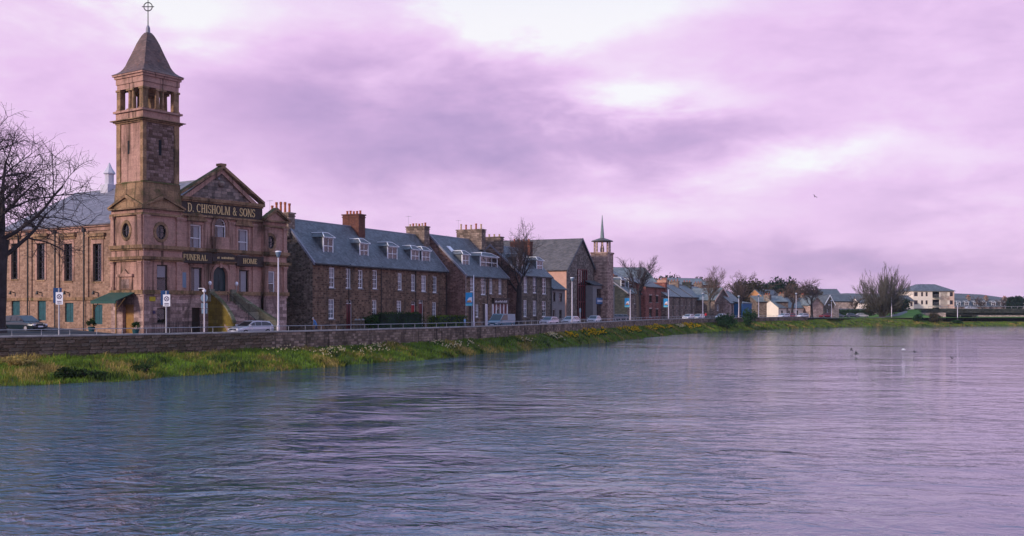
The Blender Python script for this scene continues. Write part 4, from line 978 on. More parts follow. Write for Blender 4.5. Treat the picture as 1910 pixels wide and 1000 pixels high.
# cornice, belfry
def sq(b, p, z0, z1): b.box(tx0-p, tx1+p, ty0-p, ty1+p, z0, z1)
b = MB(); zk = zc(219); sq(b, .14, zS1, zS1+.14); sq(b, .30, zS1+.142, zS1+.28); sq(b, .52, zS1+.282, zk); b.build('cornice', M['trim'], tw)
zl = zc(201); b = MB(); sq(b, .1, zk+.002, zl-.2); sq(b, .3, zl-.198, zl); b.build('belfry_plinth', M['ashlar'], tw)
zE0, zE1 = zc(160), zc(132)
for i, (fx, fy) in enumerate([(0, 0), (1, 0), (0, 1), (1, 1), (.5, 0), (.5, 1), (0, .5), (1, .5)]):
    cx_, cy_ = tx0+.25+fx*(TWX-.52), ty0+.25+fy*(TWY-.52); b = MB(); r = .29 if i < 4 else .22; wide = .30 if i >= 4 else 0
    b.box(cx_-r-.06-(wide if fy in (0, 1) and i >= 4 else 0), cx_+r+.06+(wide if fy in (0, 1) and i >= 4 else 0), cy_-r-.06-(wide if fx in (0, 1) and i >= 4 else 0), cy_+r+.06+(wide if fx in (0, 1) and i >= 4 else 0), zl+.002, zl+.18)
    offs = [0] if i < 4 else [-.28, .28]
    for of in offs:
        qx, qy = (cx_+of, cy_) if (i >= 4 and fy in (0, 1)) else (cx_, cy_+of) if i >= 4 else (cx_, cy_)
        if i < 4: b.box(qx-r, qx+r, qy-r, qy+r, zl+.18, zE0-.2)
        else: b.lathe(qx, qy, [(r+.02, zl+.18), (r, zl+.3), (r*.88, zE0-.3), (r*1.1, zE0-.2)], 10)
    b.box(cx_-r-.08-(wide if fy in (0, 1) and i >= 4 else 0), cx_+r+.08+(wide if fy in (0, 1) and i >= 4 else 0), cy_-r-.08-(wide if fx in (0, 1) and i >= 4 else 0), cy_+r+.08+(wide if fx in (0, 1) and i >= 4 else 0), zE0-.2, zE0-.002)
    b.build('belfry_column', M['trim'], tw)
b = MB(); sq(b, .02, zE0, zE0+.5); sq(b, .1, zE0+.502, zE1-.4); sq(b, .22, zE1-.398, zE1-.16); sq(b, .36, zE1-.158, zE1); b.build('belfry_entablature', M['ashlar'], tw)
zt0, zt1 = zE1+.01, C.z(2, 2, 61); cxT, cyT = (tx0+tx1)/2, (ty0+ty1)/2; HWT = TWX/2+.40
prof = [(1.0, 0), (.985, .012), (.86, .05), (.755, .1), (.68, .16), (.62, .23), (.545, .36), (.47, .48), (.40, .60), (.32, .74), (.235, .86), (.17, .94), (.10, 1.0)]
b = MB()
for (r0, h0), (r1, h1) in zip(prof, prof[1:]):
    A = [(cxT+sx*HWT*r0, cyT+sy*HWT*r0, zt0+h0*(zt1-zt0)) for sx, sy in ((-1, -1), (1, -1), (1, 1), (-1, 1))]; B = [(cxT+sx*HWT*r1, cyT+sy*HWT*r1, zt0+h1*(zt1-zt0)) for sx, sy in ((-1, -1), (1, -1), (1, 1), (-1, 1))]
    for k in range(4): b.poly([A[k], A[(k+1) % 4], B[(k+1) % 4], B[k]])
sp = b.build('spire_roof', M['slate_spire'], tw)
zf0 = C.z(2, 2, 47); MB().lathe(cxT, cyT, [(.3, zt1-.15), (.22, zt1+.1), (.2, zf0-.25), (.1, zf0)], 8).build('finial', M['lead'], tw)
zr0 = C.z(2, 2, 12); b = MB(); b.tube((cxT, cyT, zf0-.1), (cxT, cyT, zr0+.75), .055, .04, 6)
ux, uy = cos(radians(35)), -sin(radians(35))             # cross faces the street
ux, uy = cos(-C.rz), sin(-C.rz)
b.tube((cxT-.6*ux, cyT-.6*uy, zr0), (cxT+.6*ux, cyT+.6*uy, zr0), .045, .045, 6)
for k in range(20):
    u, v = 2*pi*k/20, 2*pi*(k+1)/20
    b.tube((cxT+.42*cos(u)*ux, cyT+.42*cos(u)*uy, zr0+.42*sin(u)), (cxT+.42*cos(v)*ux, cyT+.42*cos(v)*uy, zr0+.42*sin(v)), .05, .05, 6)
b.build('ringed_cross', M['iron'], tw)
# front steps with flared balustrades
xd = (gD[0]+gD[1])/2; NS = 19; rise_ = (zgf-.1)/NS; go_ = .29
for k in range(NS):
    f = k/(NS-1); hl, hr = 1.35+1.5*f*f, 1.35+1.0*f*f; y1 = FY-.25-k*go_; ztop = zgf-.02-k*rise_
    b = MB(); b.box(xd-hl, xd+hr, y1-go_-.04, FY-.06-max(0, k-2)*go_, ztop-rise_-.1, ztop); b.build('step', M['basement'], ch)
def balus(sg):
    b = MB(); pts = []
    for k in range(17):
        f = k/16; y = FY-.1-f*(NS*go_+.3); off = (1.45+1.65*f**2) if sg < 0 else (1.45+1.15*f**2)
        zt_ = zgf+.95-(zgf-.35)*f**1.15*(1.0)
        pts.append((xd+sg*off, y, zt_))
    th = .32
    for p, q in zip(pts, pts[1:]):
        for (x0, x1, dz0, dz1) in ((-th/2, th/2, None, 0),):
            A = [(p[0]-th/2, p[1], -.2), (p[0]+th/2, p[1], -.2), (p[0]+th/2, p[1], p[2]), (p[0]-th/2, p[1], p[2])]; B = [(q[0]-th/2, q[1], -.2), (q[0]+th/2, q[1], -.2), (q[0]+th/2, q[1], q[2]), (q[0]-th/2, q[1], q[2])]
            for k in range(4): b.poly([A[k], A[(k+1) % 4], B[(k+1) % 4], B[k]])
    b.poly(B); o = b.build('balustrade', M['mossyellow'] if sg < 0 else M['mossgreen'], ch)
    cb = MB()
    for p, q in zip(pts, pts[1:]):
        A = [(p[0]-.24, p[1], p[2]), (p[0]+.24, p[1], p[2]), (p[0]+.2, p[1], p[2]+.16), (p[0]-.2, p[1], p[2]+.16)]; B = [(q[0]-.24, q[1], q[2]), (q[0]+.24, q[1], q[2]), (q[0]+.2, q[1], q[2]+.16), (q[0]-.2, q[1], q[2]+.16)]
        for k in range(4): cb.poly([A[k], A[(k+1) % 4], B[(k+1) % 4], B[k]])
    cb.poly(A); cb.poly(B); cb.build('balustrade_coping', M['mossgreen'], o)
    p = pts[0]; b = MB(); b.box(p[0]-.3, p[0]+.3, p[1]-.45, p[1]+.1, p[2]-1.0, p[2]+.3); b.build('newel_post', M['mossgreen'], o)
M['mossgreen'] = stone('green mossy stone', (.15, .145, .10), (.19, .18, .13), (.23, .215, .16), 1.2, .8, stain=(.05, .055, .025), stamt=.7, moss=.7, bump=.4)
M['mossyellow'] = stone('yellow lichen stone', (.17, .125, .022), (.16, .118, .022), (.16, .12, .025), .8, .4, stain=(.10, .085, .03), stamt=.7, moss=.3, bump=.4)
balus(-1); balus(1)
b = MB(); 
for k in (0, .33, .66, 1): 
    x = xd+.5; y = FY-.6-k*(NS*go_-.6); zz = zgf-k*(zgf-.2); b.tube((x, y, zz), (x, y, zz+.95), .025, .025, 6)
b.tube((xd+.5, FY-.6, zgf+.95), (xd+.5, FY-NS*go_, .2+.95), .03, .03, 6); b.build('handrail', M['iron'], ch)
for s_, xx in ((-1, xd-1.75), (1, xd+1.75)):
    zz = zGrn+.25; MB().lathe(xx, FY-.55, [(.03, zz), (.03, zz+.55), (.1, zz+.58), (.16, zz+.72), (.17, zz+.8), (.14, zz+.92), (.05, zz+1.0)], 10).build('globe_lamp', M['signwhite'], ch, smooth=True)
# side porch with green canopy on the left flank
yp0, yp1 = .9, 3.7; zcan = C.z(-1, 2, 552)
b = MB(); slab(b, (BX0-2.3, yp0, zcan-.55), (BX0-2.3, yp1+1.2, zcan-.55), (BX0-.02, yp1+1.2, zcan+.35), (BX0-.02, yp0, zcan+.35), .07)
b.box(BX0-2.34, BX0-2.28, yp0-.02, yp1+1.22, zcan-.75, zcan-.5)
cn = b.build('porch_canopy', M['green'], ch)
b = MB()
for y in (yp0+.1, yp1+1.0): b.tube((BX0-2.2, y, -.2), (BX0-2.2, y, zcan-.55), .07, .07, 6); b.tube((BX0-2.2, y, zcan-1.4), (BX0-1.2, y, zcan-.2), .05, .05, 6)
b.build('post', M['amberwood'], cn)
MB().box(BX0+.35, BX0+.42, 1.3, 3.1, .3, 3.1).build('porch_door', M['amberwood'], ch)
zz = C.z(BX0, 2.5, 540); MB().pbox(Pl, 1.5, 3.6, zz, zz+1.25, -.1, .02).pbox(Pl, 1.3, 3.8, zz+1.25, zz+1.5, -.25, .02).prism(Pl, [(2.0, zz+1.5), (3.1, zz+1.5), (2.55, zz+2.0)], -.2, .02).build('wall_plaque', M['ashlar'], ch)
MB().pbox(Pl, 1.9, 3.2, zz+.1, zz+1.0, -.12, -.1).build('plaque_panel', M['basement'], ch)
MB().pbox(P0, 1.0, 1.25, 2.2, 2.5, -.08, .0).build('name_plate', M['signdark'], ch)
zy = C.zf(283, 556); MB().pbox(P0, C.t(277), C.t(288), zy-.3, zy+.25, -.05, .0).build('yellow_notice', plain('yellow notice', (.45, .36, .02), .6), ch)
MB().pbox(PC, C.t(331, FY), C.t(345, FY), C.zf(338, 540, FY), C.zf(338, 508, FY), -.2, -.15).build('notice_board', M['signback'], ch)
for px in (267.5, 333): 
    x = C.t(px, -.3); b = MB(); b.tube((x, -.32 if px < 300 else .12, 0), (x, -.32 if px < 300 else .12, zEnt), .06, .06, 7); b.build('downpipe', M['ashlar'] if px < 300 else M['trim'], ch)
# iron railings of the basement area
b = MB(); y_ = -1.2
x = C.t(285, y_)
while x < C.t(376, y_): b.tube((x, y_, 0), (x, y_, 1.25), .018, .014, 4); x += .2
b.tube((C.t(285, y_), y_, 1.1), (C.t(376, y_), y_, 1.1), .025, .025, 5); b.tube((C.t(285, y_), y_, .15), (C.t(376, y_), y_, .15), .025, .025, 5)
ar = b.build('area_railing', M['iron']); ar.location = (C.o[0], C.o[1], C.zb+.17); ar.rotation_euler = (0, 0, C.rz)
tag(ar, 'black iron railing in front of the chapel basement, left of the steps', 'railing')
# forecourt ramp in front of the hall
b = MB(); N = 14
def fz(x, y):
    k = min(1, max(0, (-x-1.5)/6)); j = min(1, max(0, (y+4.5)/9)); return C.zb+.17+(.25+.65*j)*k
W_ = lambda x, y: (*C.world(x, y), fz(x, y))
xs = [.3, -1, -2.5, -4, -6, -8, -12, -20, -30]; ys = [-4.2, -2, 0, 2, 4, 6, 10, 16, 24, 34]
for i in range(len(xs)-1):
    for j in range(len(ys)-1): b.poly([W_(xs[i], ys[j]), W_(xs[i+1], ys[j]), W_(xs[i+1], ys[j+1]), W_(xs[i], ys[j+1])])
kind(b.build('forecourt', M['asphalt']), 'structure')
# potted shrubs by the porch
# ------------------------------------------------------------------ generic pitched house, ridge along the street
def house(fr, name, label, L, dep, ze, zr, wall='terrace', roof='slate', wins=(), doors=(), chims=(), dorms=(), skew=(True, True), gable=None, cat='house', group=None,
          run=None, over=.12, nv=2, nh=1, lintel=None, sides=True, frame='white', covers=None, gwins=(), skewmat='lead', parent_wins=True):
    h = fr.thing(name, label, cat, group); run = run or dep/2
    P = PF; gb = gable or wall
    b = MB(); holed(b, P, 0, L, -.4, ze, [w[:4] for w in wins]+[d[:4] for d in doors], .2)
    b.build('wall', M[wall], h)
    MB().poly([(0, dep, -.4), (L, dep, -.4), (L, dep, ze), (0, dep, ze)]).build('wall', M[wall], h)
    for x in (0, L):
        b = MB()
        if x == 0 and gwins:
            PG = lambda a, bb, c: (c, a, bb); holed(b, PG, 0, dep, -.4, ze, [g[:4] for g in gwins], .2); b.poly([(0, 0, ze), (0, run, zr), (0, dep, ze)])
        else: b.poly([(x, 0, -.4), (x, dep, -.4), (x, dep, ze), (x, run, zr), (x, 0, ze)])
        b.build('gable_wall', M[gb], h)
    if gwins:
        PG = lambda a, bb, c: (c, a, bb)
        for g in gwins: sash(h, PG, g[:4], .2, 2, 1, fr=frame)
    k = (zr-ze)/run; b = MB(); e0 = -over if not skew[0] else .0; e1 = L+over if not skew[1] else L
    slab(b, (e0, -.25, ze-.25*k), (e1, -.25, ze-.25*k), (e1, run, zr), (e0, run, zr)); slab(b, (e0, dep+.25, ze-.25*k), (e1, dep+.25, ze-.25*k), (e1, run, zr), (e0, run, zr))
    r = b.build('roof', M[roof], h)
    MB().tube((e0, run, zr+.14), (e1, run, zr+.14), .09, .09, 6).build('ridge', M['lead'], r)
    MB().box(e0, e1, -.42, -.26, ze-.25*k-.06, ze-.25*k+.07).build('gutter', M['iron'], r)
    for on, x in zip(skew, (0, L)):
        if on:
            for s_ in (0, 1):
                y0, z0 = (-.3, ze-.3*k) if s_ == 0 else (dep+.3, ze-.3*k)
                A = [(x-.16, y0, z0-.05), (x+.16, y0, z0-.05), (x+.16, y0, z0+.28), (x-.16, y0, z0+.28)]; B = [(x-.16, run, zr-.05), (x+.16, run, zr-.05), (x+.16, run, zr+.30), (x-.16, run, zr+.30)]
                q = MB()
                for i in range(4): q.poly([A[i], A[(i+1) % 4], B[(i+1) % 4], B[i]])
                q.poly(A); q.poly(B); q.build('skew', M[skewmat], r)
    for i, w in enumerate(wins):
        cv_ = w[4] if len(w) > 4 else None; f_ = w[5] if len(w) > 5 else frame
        sash(h, P, w[:4], .2, nv, nh, fr=f_, cover=cv_, lintel=lintel)
    for d in doors: door(h, P, d[:4], d[4], fan=.4 if len(d) < 6 else d[5])
    if L > 6 and fr.o[1] < 300:
        for x_ in (L*.49, L-.25): MB().tube((x_, -.09, -.2), (x_, -.09, ze-.35), .05, .05, 6).tube((x_, -.09, ze-.35), (x_, -.34, ze-.05), .05, .05, 6).build('downpipe', M['iron'], h)
    for c in chims:
        co = chimney(h, *c[:7], *c[7:])
        if fr.o[1] < 200 and c[7]:
            ax, ay, az_ = (c[0]+c[1])/2, c[3]+.05, c[5]; ab = MB().tube((ax, ay, az_-.6), (ax, ay, az_+1.6), .02, .015, 5); ab.tube((ax-.1, ay-.5, az_+1.5), (ax+.1, ay+.5, az_+1.5), .012, .012, 4)
            for q in range(5): ab.tube((ax-.25, ay-.4+.2*q, az_+1.5), (ax+.25, ay-.4+.2*q, az_+1.5), .01, .01, 4)
            ab.build('aerial', M['steel'], co)
    for d in dorms: dormer(h, *d[:4], ze, zr, run, **(d[4] if len(d) > 4 else {}))
    return h
def R(fr, px0, px1, py0, py1): return (fr.t(px0), fr.t(px1), fr.zf((px0+px1)/2, py1), fr.zf((px0+px1)/2, py0))
bl = [('blind', 0, 1, .45, 1)]; bl2 = [('blind', 0, 1, .0, 1)]; cu = [('curtain', 0, .3, 0, 1), ('curtain', .7, 1, 0, 1)]  # blinds and curtains, many added to give the terrace panes a pale look
# --- terrace house nearest the chapel
T = Fr(583, 124, 25, 2.6)
zeT, zrT = T.zf(620, 490), T.zf(583, 487)+5.0; RUN = 4.25
xA = T.t(663, RUN); xB = T.t(833)
PF0 = PF
wA = [R(T, 614, 624.5, 499, 537), R(T, 645, 654.5, 501, 538), R(T, 668, 677, 504, 538), R(T, 695, 704, 504, 539), R(T, 613, 624, 558, 595), R(T, 694, 703, 560, 592)]
xs_ = T.t(660, RUN)
wa = [w+((bl, cu, None, None, bl2, cu)[i],) for i, w in enumerate(wA) if w[0] < xs_]
dA = [(T.t(646), T.t(657), .15, T.zf(651, 560), 'darkreddoor')]
def dorm_at(fr, px0, px1, py0, py1, ze, zr, run, ref=1.4, **kw):
    """front of a dormer window seen in px box; solve its depth on the roof"""
    y = ref
    for _ in range(6):
        pm = (px0+px1)/2; x = fr.t(pm, y); zs = fr.z(x, y, py1); y = (zs-ze)*run/(zr-ze)
    return (x, fr.t(px1, y)-fr.t(px0, y), zs, fr.z(x, y, py0)-zs, kw)
chA = (xs_-.75, xs_+.75, RUN-1.25, RUN+1.25, zrT-1.6, zrT+1.75, 'chimbrick', 5, 'pot', .5, 'y')
house(T, 'terrace_house', 'brown stone terrace house beside the chapel with tall red brick chimney', xs_, RUN*2, zeT, zrT, 'terrace', 'slate', wa, dA,
      [(-.5, .75, RUN-1.2, RUN+1.9, zrT-2.2, T.z(0, RUN, 397), 'chimstone', 5, 'pot', 1.15, 'y')],
      [dorm_at(T, 604, 622.5, 443, 475, zeT, zrT, RUN), dorm_at(T, 672, 688, 454, 481, zeT, zrT, RUN)], (True, False), 'rubble', run=RUN, nv=2, nh=1, lintel='terrace2')
tx_, ty_ = T.world(xs_, 0); T2 = Fr(CX+F*tx_/ty_, ty_, 25, 2.6)
wb = [R(T2, 695, 704, 504, 539), R(T2, 742, 750, 510, 541), R(T2, 767, 775, 512, 543), R(T2, 786, 795, 514, 544), R(T2, 807, 815, 516, 546), R(T2, 694, 703, 560, 591), R(T2, 740, 749, 561, 585), R(T2, 806, 814, 564, 592)]
wb = [w+((cu, bl, bl2, bl2, cu, None, bl, bl2)[i],) for i, w in enumerate(wb) if w[0] > .1]
dB = [(T2.t(767), T2.t(775.5), .15, T2.zf(771, 563), 'reddoor'), (T2.t(781), T2.t(790), .15, T2.zf(785, 560), 'darkreddoor')]
L2 = T2.t(833)
h2 = house(T2, 'terrace_house', 'brown stone terrace house with two red doors and stone end chimney', L2, RUN*2, zeT, zrT-.05, 'terrace', 'slate', wb, dB,
      [(xs_*0-.75+0, .75, RUN-1.25, RUN+1.25, zrT-1.6, zrT+1.75, 'chimbrick', 0), (L2-1.6, L2-.1, RUN-1.5, RUN+1.5, zrT-1.6, zrT+1.35, 'chimstone', 6, 'potpale', .45, 'y', 'pot')][1:],
      [dorm_at(T2, 724, 742, 460, 487, zeT, zrT, RUN), dorm_at(T2, 768, 783, 466, 489, zeT, zrT, RUN), dorm_at(T2, 788, 803, 468, 491, zeT, zrT, RUN)], (False, True), 'rubble', run=RUN, nv=2, nh=1, lintel='terrace2')
# the red chimney stands on the shared gable of the two houses
chimney(bpy.data.objects['terrace_house'], *chA)
# --- shop house with canted dormers
H2 = Fr(868, 153, 25, 2.6)
ze2, L2_ = H2.zf(868, 513), H2.t(947); run2 = H2.sd(800); zr2 = H2.z(0, run2, 439)
w2 = [R(H2, 877, 884, 515, 545), R(H2, 897, 906.5, 517, 550), R(H2, 913, 919, 520, 548), R(H2, 930, 936, 520, 549), R(H2, 887, 893, 568, 592)]
w2 = [w+((bl, None, bl2, bl2, bl)[i],) for i, w in enumerate(w2)]
d2 = [(H2.t(874), H2.t(882), .15, H2.zf(878, 560), 'darkwood'), (H2.t(900), H2.t(907), .15, H2.zf(903, 566), 'darkwood', 0)]
sf = (H2.t(918), H2.t(944.5), .2, H2.zf(931, 567))
hh = house(H2, 'shop_house', 'stone house with slate dormers above a small shopfront with black fascia', L2_, run2*2, ze2, zr2, 'terrace2', 'slate', w2, d2+[],
      [(L2_-1.5, L2_-.1, run2-2.2, run2+2.2, zr2-1.5, H2.z(L2_, run2, 429), 'chimstone', 5, 'pot', .9, 'y', 'potpale'), (-.1+L2_-.0, L2_+1.0, run2+3, run2+5, zr2-4, H2.z(L2_, run2, 451)-.4, 'chimstone', 4, 'potpale', .6, 'y')],
      [dorm_at(H2, 863, 876, 475, 497, ze2, zr2, run2), dorm_at(H2, 897, 929, 479, 501, ze2, zr2, run2, nv=3)], (True, True), 'rubble_red', run=run2, lintel='house3')
b = MB(); b.pbox(PF, sf[0]-.1, sf[1]+.1, sf[3], sf[3]+.75, -.35, .02); b.pbox(PF, sf[0]-.2, sf[1]+.2, sf[3]+.75, sf[3]+.9, -.5, .02); fa = b.build('fascia', M['signboard'], hh)
b = MB(); x = sf[0]+.3; wd = 0
for nlet in (3, 6, 5):                                  # three short words, too small to read
    for k in range(nlet): b.pbox(PF, x, x+.12, sf[3]+.22, sf[3]+.22+random.choice((.22, .32)), -.375, -.35); x += (sf[1]-sf[0]-1.0)/14
    x += .15
b.build('lettering', M['signwhite'], fa)
b = MB()
for f in (0, .22, .5, .74, 1): b.pbox(PF, sf[0]+(sf[1]-sf[0])*f-.09, sf[0]+(sf[1]-sf[0])*f+.09, -.1, sf[3], -.2, .0)
sfp = b.build('shopfront_pilaster', M['white'], hh); kind(sfp, 'stuff')
MB().pbox(PF, sf[0]+.1, sf[1]-.1, .5, sf[3], -.06, -.01).build('shopfront_panel', M['darkreddoor'], hh)
MB().pbox(PF, sf[0]+(sf[1]-sf[0])*.27, sf[0]+(sf[1]-sf[0])*.45, .1, sf[3]-.4, -.1, -.06).build('shop_window', M['glass'], hh)
b = MB(); b.tube((-.1, -.12, -.2), (-.1, -.12, ze2-.2), .07, .07, 7); b.tube((-.1, -.12, ze2-.2), (-.1, -.3, ze2+.1), .07, .07, 7); b.build('downpipe', M['palestone'], hh)
b = MB(); b.box(2.2, 3.2, run2*.62, run2*.62+.1, zr2-1.5, zr2-1.2); sk = MB()
ky = run2*.55; kz = ze2+(zr2-ze2)*.55
slab(sk, (2.0, ky, kz+.2), (3.1, ky, kz+.2), (3.1, ky+.9, kz+.2+.9*(zr2-ze2)/run2), (2.0, ky+.9, kz+.2+.9*(zr2-ze2)/run2), .1); sk.build('skylight', M['white'], hh)
# --- house behind the street tree
H3 = Fr(970, 169, 25, 2.6)
ze3, L3 = H3.zf(980, 513), H3.t(1028.5); run3 = 5.2; zr3 = ze3+4.7
w3 = [R(H3, 977, 984, 516, 546), R(H3, 994, 1001.5, 517, 547), R(H3, 1011.5, 1019, 519, 549), R(H3, 976.5, 983, 560, 591), R(H3, 994, 1001, 561, 589), R(H3, 1011, 1018.5, 562, 591)]
w3 = [w+((bl2, bl, None, bl2, bl2, None)[i],) for i, w in enumerate(w3)]
house(H3, 'stone_house', 'dark stone house with six white windows behind the bare street tree', L3, run3*2, ze3, zr3, 'house3', 'slate', w3, [],
      [(L3-1.3, L3-.1, run3-1.8, run3+1.8, zr3-1.2, zr3+1.3, 'chimbrick', 4, 'pot', .5, 'y'), (-.1, 1.1, run3-1.8, run3+1.8, zr3-1.2, zr3+1.4, 'chimstone', 4, 'potpale', .5, 'y')],
      [dorm_at(H3, 965, 978, 480, 500, ze3, zr3, run3), dorm_at(H3, 1002, 1013, 486, 505, ze3, zr3, run3)], (True, False), 'rubble_red', run=run3, gwins=[(2.2, 3.0, 1.0, 2.8)])
# --- low grey cottage
H4 = Fr(1030, 183, 25, 2.6)
ze4, L4 = H4.zf(1040, 538.5), H4.t(1054)
w4 = [R(H4, 1031.5, 1036, 545, 563), R(H4, 1043, 1048.5, 547, 563), R(H4, 1043, 1048, 578, 594)]
house(H4, 'low_cottage', 'low grey harled cottage tucked between the stone house and the church', L4, 7, ze4, ze4+2.6, 'harl', 'slate_dark', w4, [(H4.t(1031), H4.t(1037), .1, H4.zf(1034, 577), 'darkwood', 0)],
      [], [], (False, False), 'harl', frame='darkwood')
# --- church with steep gable to the street
def gable_front(fr, name, label, Wd, L, ze, zr, wall, roof, cat='building', wins=(), over=.25, verge='white', frame='white', side='palestone', doors=(), chims=()):
    h = fr.thing(name, label, cat); b = MB()
    holed(b, PF, 0, Wd, -.4, ze, [w[:4] for w in wins]+[d[:4] for d in doors], .25); b.poly([(0, 0, ze), (Wd, 0, ze), (Wd/2, 0, zr)]); MB().poly([(0, L, -.4), (Wd, L, -.4), (Wd, L, ze), (Wd/2, L, zr), (0, L, ze)]).build('wall', M[wall], h)
    b.build('wall', M[wall], h)
    for x in (0, Wd): MB().poly([(x, 0, -.4), (x, L, -.4), (x, L, ze), (x, 0, ze)]).build('side_wall', M[side if x == 0 else wall], h)
    k = (zr-ze)/(Wd/2); b = MB(); o = .3
    for s_ in (0, 1):
        e = -o if s_ == 0 else Wd+o
        slab(b, (e, -over, ze-o*k), (e, L+over, ze-o*k), (Wd/2, L+over, zr), (Wd/2, -over, zr), .18)
    r = b.build('roof', M[roof], h); v = MB()
    for s_ in (0, 1):
        e = -o if s_ == 0 else Wd+o; n = 1 if s_ == 0 else -1
        v.prism(PF, [(e, ze-o*k-.25), (e, ze-o*k+.2), (Wd/2, zr+.22), (Wd/2, zr-.22)][::n], -over-.08, -over-.01)
    v.build('bargeboard', M[verge], r)
    for w in wins: sash(h, PF, w[:4], .25, 2, 2, fr=frame)
    for d in doors: door(h, PF, d[:4], d[4], fan=0)
    for c in chims: chimney(h, *c)
    return h
Ch = Fr(1056.5, 196, 25, 2.6)
Wc = Ch.t(1111); zec, zrc = Ch.zf(1057, 503), Ch.z(Wc/2, 0, 446)
cw = [(Wc*.36, Wc*.66, 1.0, Ch.zf(1085, 503))]
chh = gable_front(Ch, 'church', 'large brown stone church with steep slate roof and gable facing the river', Wc, 24, zec, zrc, 'churchstone', 'slate_brown', 'church', [], verge='slate_dark', side='peachharl')
b = MB(); x0, x1, v0, v1 = cw[0]; b.pbox(PF, x0, x1, v0, v1, -.06, .0)
gw = b.build('window', M['void'], chh); f = MB()
for k in range(5): x = x0+(x1-x0)*k/4; f.pbox(PF, x-.12, x+.12, v0, v1, -.2, -.06)
for k in range(4): z = v0+(v1-v0)*k/3; f.pbox(PF, x0, x1, z-.08, z+.08, -.18, -.061)
f.build('mullion', M['darkreddoor'], gw)
MB().poly([PF(x0, v0, -.1), PF(x1, v0, -.1), PF(x1, v1, -.1), PF(x0, v1, -.1)]).build('pane', M['glass'], gw)
# --- its tower with copper needle
Tw = Fr(1133, 208, 25, 2.6)
ct = Tw.thing('church_tower', 'pinkish church tower with open lantern and green needle spire', 'tower')
yb = Tw.sd(1106.5); xt = Tw.t(1141.5)
sW = 3.4; ztt = Tw.z(0, 0, 473)
b = MB(); b.box(0, sW, 0, sW, -.4, ztt); b.build('wall', M['towerstone'], ct)
zc0, zc1 = ztt, Tw.z(1.5, 1.5, 451)
MB().box(-.15, sW+.15, -.15, sW+.15, ztt+.002, ztt+.3).build('parapet', M['towerstone'], ct)
for k in range(8):
    a = pi/8+k*pi/4; x, y = sW/2+1.5*cos(a), sW/2+1.5*sin(a); MB().box(x-.13, x+.13, y-.13, y+.13, zc0+.3, zc1).build('lantern_post', M['towerstone'], ct)
MB().lathe(sW/2, sW/2, [(.35, zc0+.3), (.4, zc0+.9), (.28, zc0+1.6), (.1, zc0+1.8)], 10).build('bell', M['iron'], ct)
MB().lathe(sW/2, sW/2, [(2.1, zc1), (2.15, zc1+.14), (1.95, zc1+.26), (.5, zc1+.72), (.35, zc1+.78)], 8, pi/8).build('lantern_roof', M['slate_brown'], ct)
zn = Tw.z(1.5, 1.5, 401); MB().lathe(sW/2, sW/2, [(.42, zc1+.7), (.36, zc1+1.6), (.04, zn)], 8).build('needle_spire', plain('green copper', (.17, .22, .22), .6, noise=.2), ct)
# entrance wing below the tower
En = Fr(1106, 204, 25, 2.6); Le = En.t(1146)
en = En.thing('church_porch', 'grey rendered church porch with dark glass strip and blue sign board', 'porch')
zet = En.zf(1120, 533); b = MB(); gwn = (En.t(1113), En.t(1126), .2, zet-.6); holed(b, PF, 0, Le, -.4, zet, [gwn], .3); b.poly([(0, 0, -.4), (0, 5, -.4), (0, 5, zet), (0, 0, zet)]); b.poly([(Le, 0, -.4), (Le, 5, -.4), (Le, 5, zet), (Le, 0, zet)]); b.build('wall', M['harl'], en)
b = MB(); slab(b, (-.3, -.3, zet), (Le+.3, -.3, zet), (Le+.3, 3.2, zet+1.6), (-.3, 3.2, zet+1.6)); b.build('roof', M['slate_dark'], en)
sash(en, PF, gwn, .3, 3, 3, fr='darkwood', sill=None)
zs_ = En.zf(1120, 562); sg = MB().pbox(PF, En.t(1111.5), En.t(1127.5), zs_-.55, zs_+.65, -.12, -.02).build('sign_board', M['signblue'], en)
b = MB()
for k in range(9): b.pbox(PF, gwn[0]+.1+k*(gwn[1]-gwn[0]-.2)/9, gwn[0]+.1+(k+.6)*(gwn[1]-gwn[0]-.2)/9, zs_-.15, zs_+.25, -.15, -.12)
b.build('lettering', M['signwhite'], sg)
# --- slate house with dark flank beyond the tower
D5 = hitD(1170, 14)
H5 = Fr(1170, D5, 24, 2.6); ze5 = H5.zf(1170, 546.5); L5 = H5.t(1201); run5 = 8.2; zr5 = H5.z(0, run5, 500)
w5 = [R(H5, 1172.5, 1176, 549, 566), R(H5, 1182, 1186, 549, 567), R(H5, 1174, 1178, 575, 592), R(H5, 1185, 1189, 575, 590)]
house(H5, 'slate_house', 'stone house with broad slate roof and dark windowless flank beyond the tower', L5, run5*2, ze5, zr5, 'farstone', 'slate_far', [w+(None, 'peach') for w in w5], [],
      [(L5*.3, L5*.3+2.4, run5-2.2, run5-.6, zr5-2.4, zr5-.9, 'chimstone', 3, 'pot', .4, 'x')],
      [dorm_at(H5, 1160, 1167, 522, 537, ze5, zr5, run5, nv=1), dorm_at(H5, 1174, 1182, 524, 539, ze5, zr5, run5, nv=1)], (True, False), 'doorgreenwall')if False else None
M['flank'] = stone('dark mossy flank', (.028, .032, .03), (.038, .042, .038), (.05, .052, .045), .6, .3, stain=(.02, .022, .018), stamt=.5, moss=.4, bump=.4)
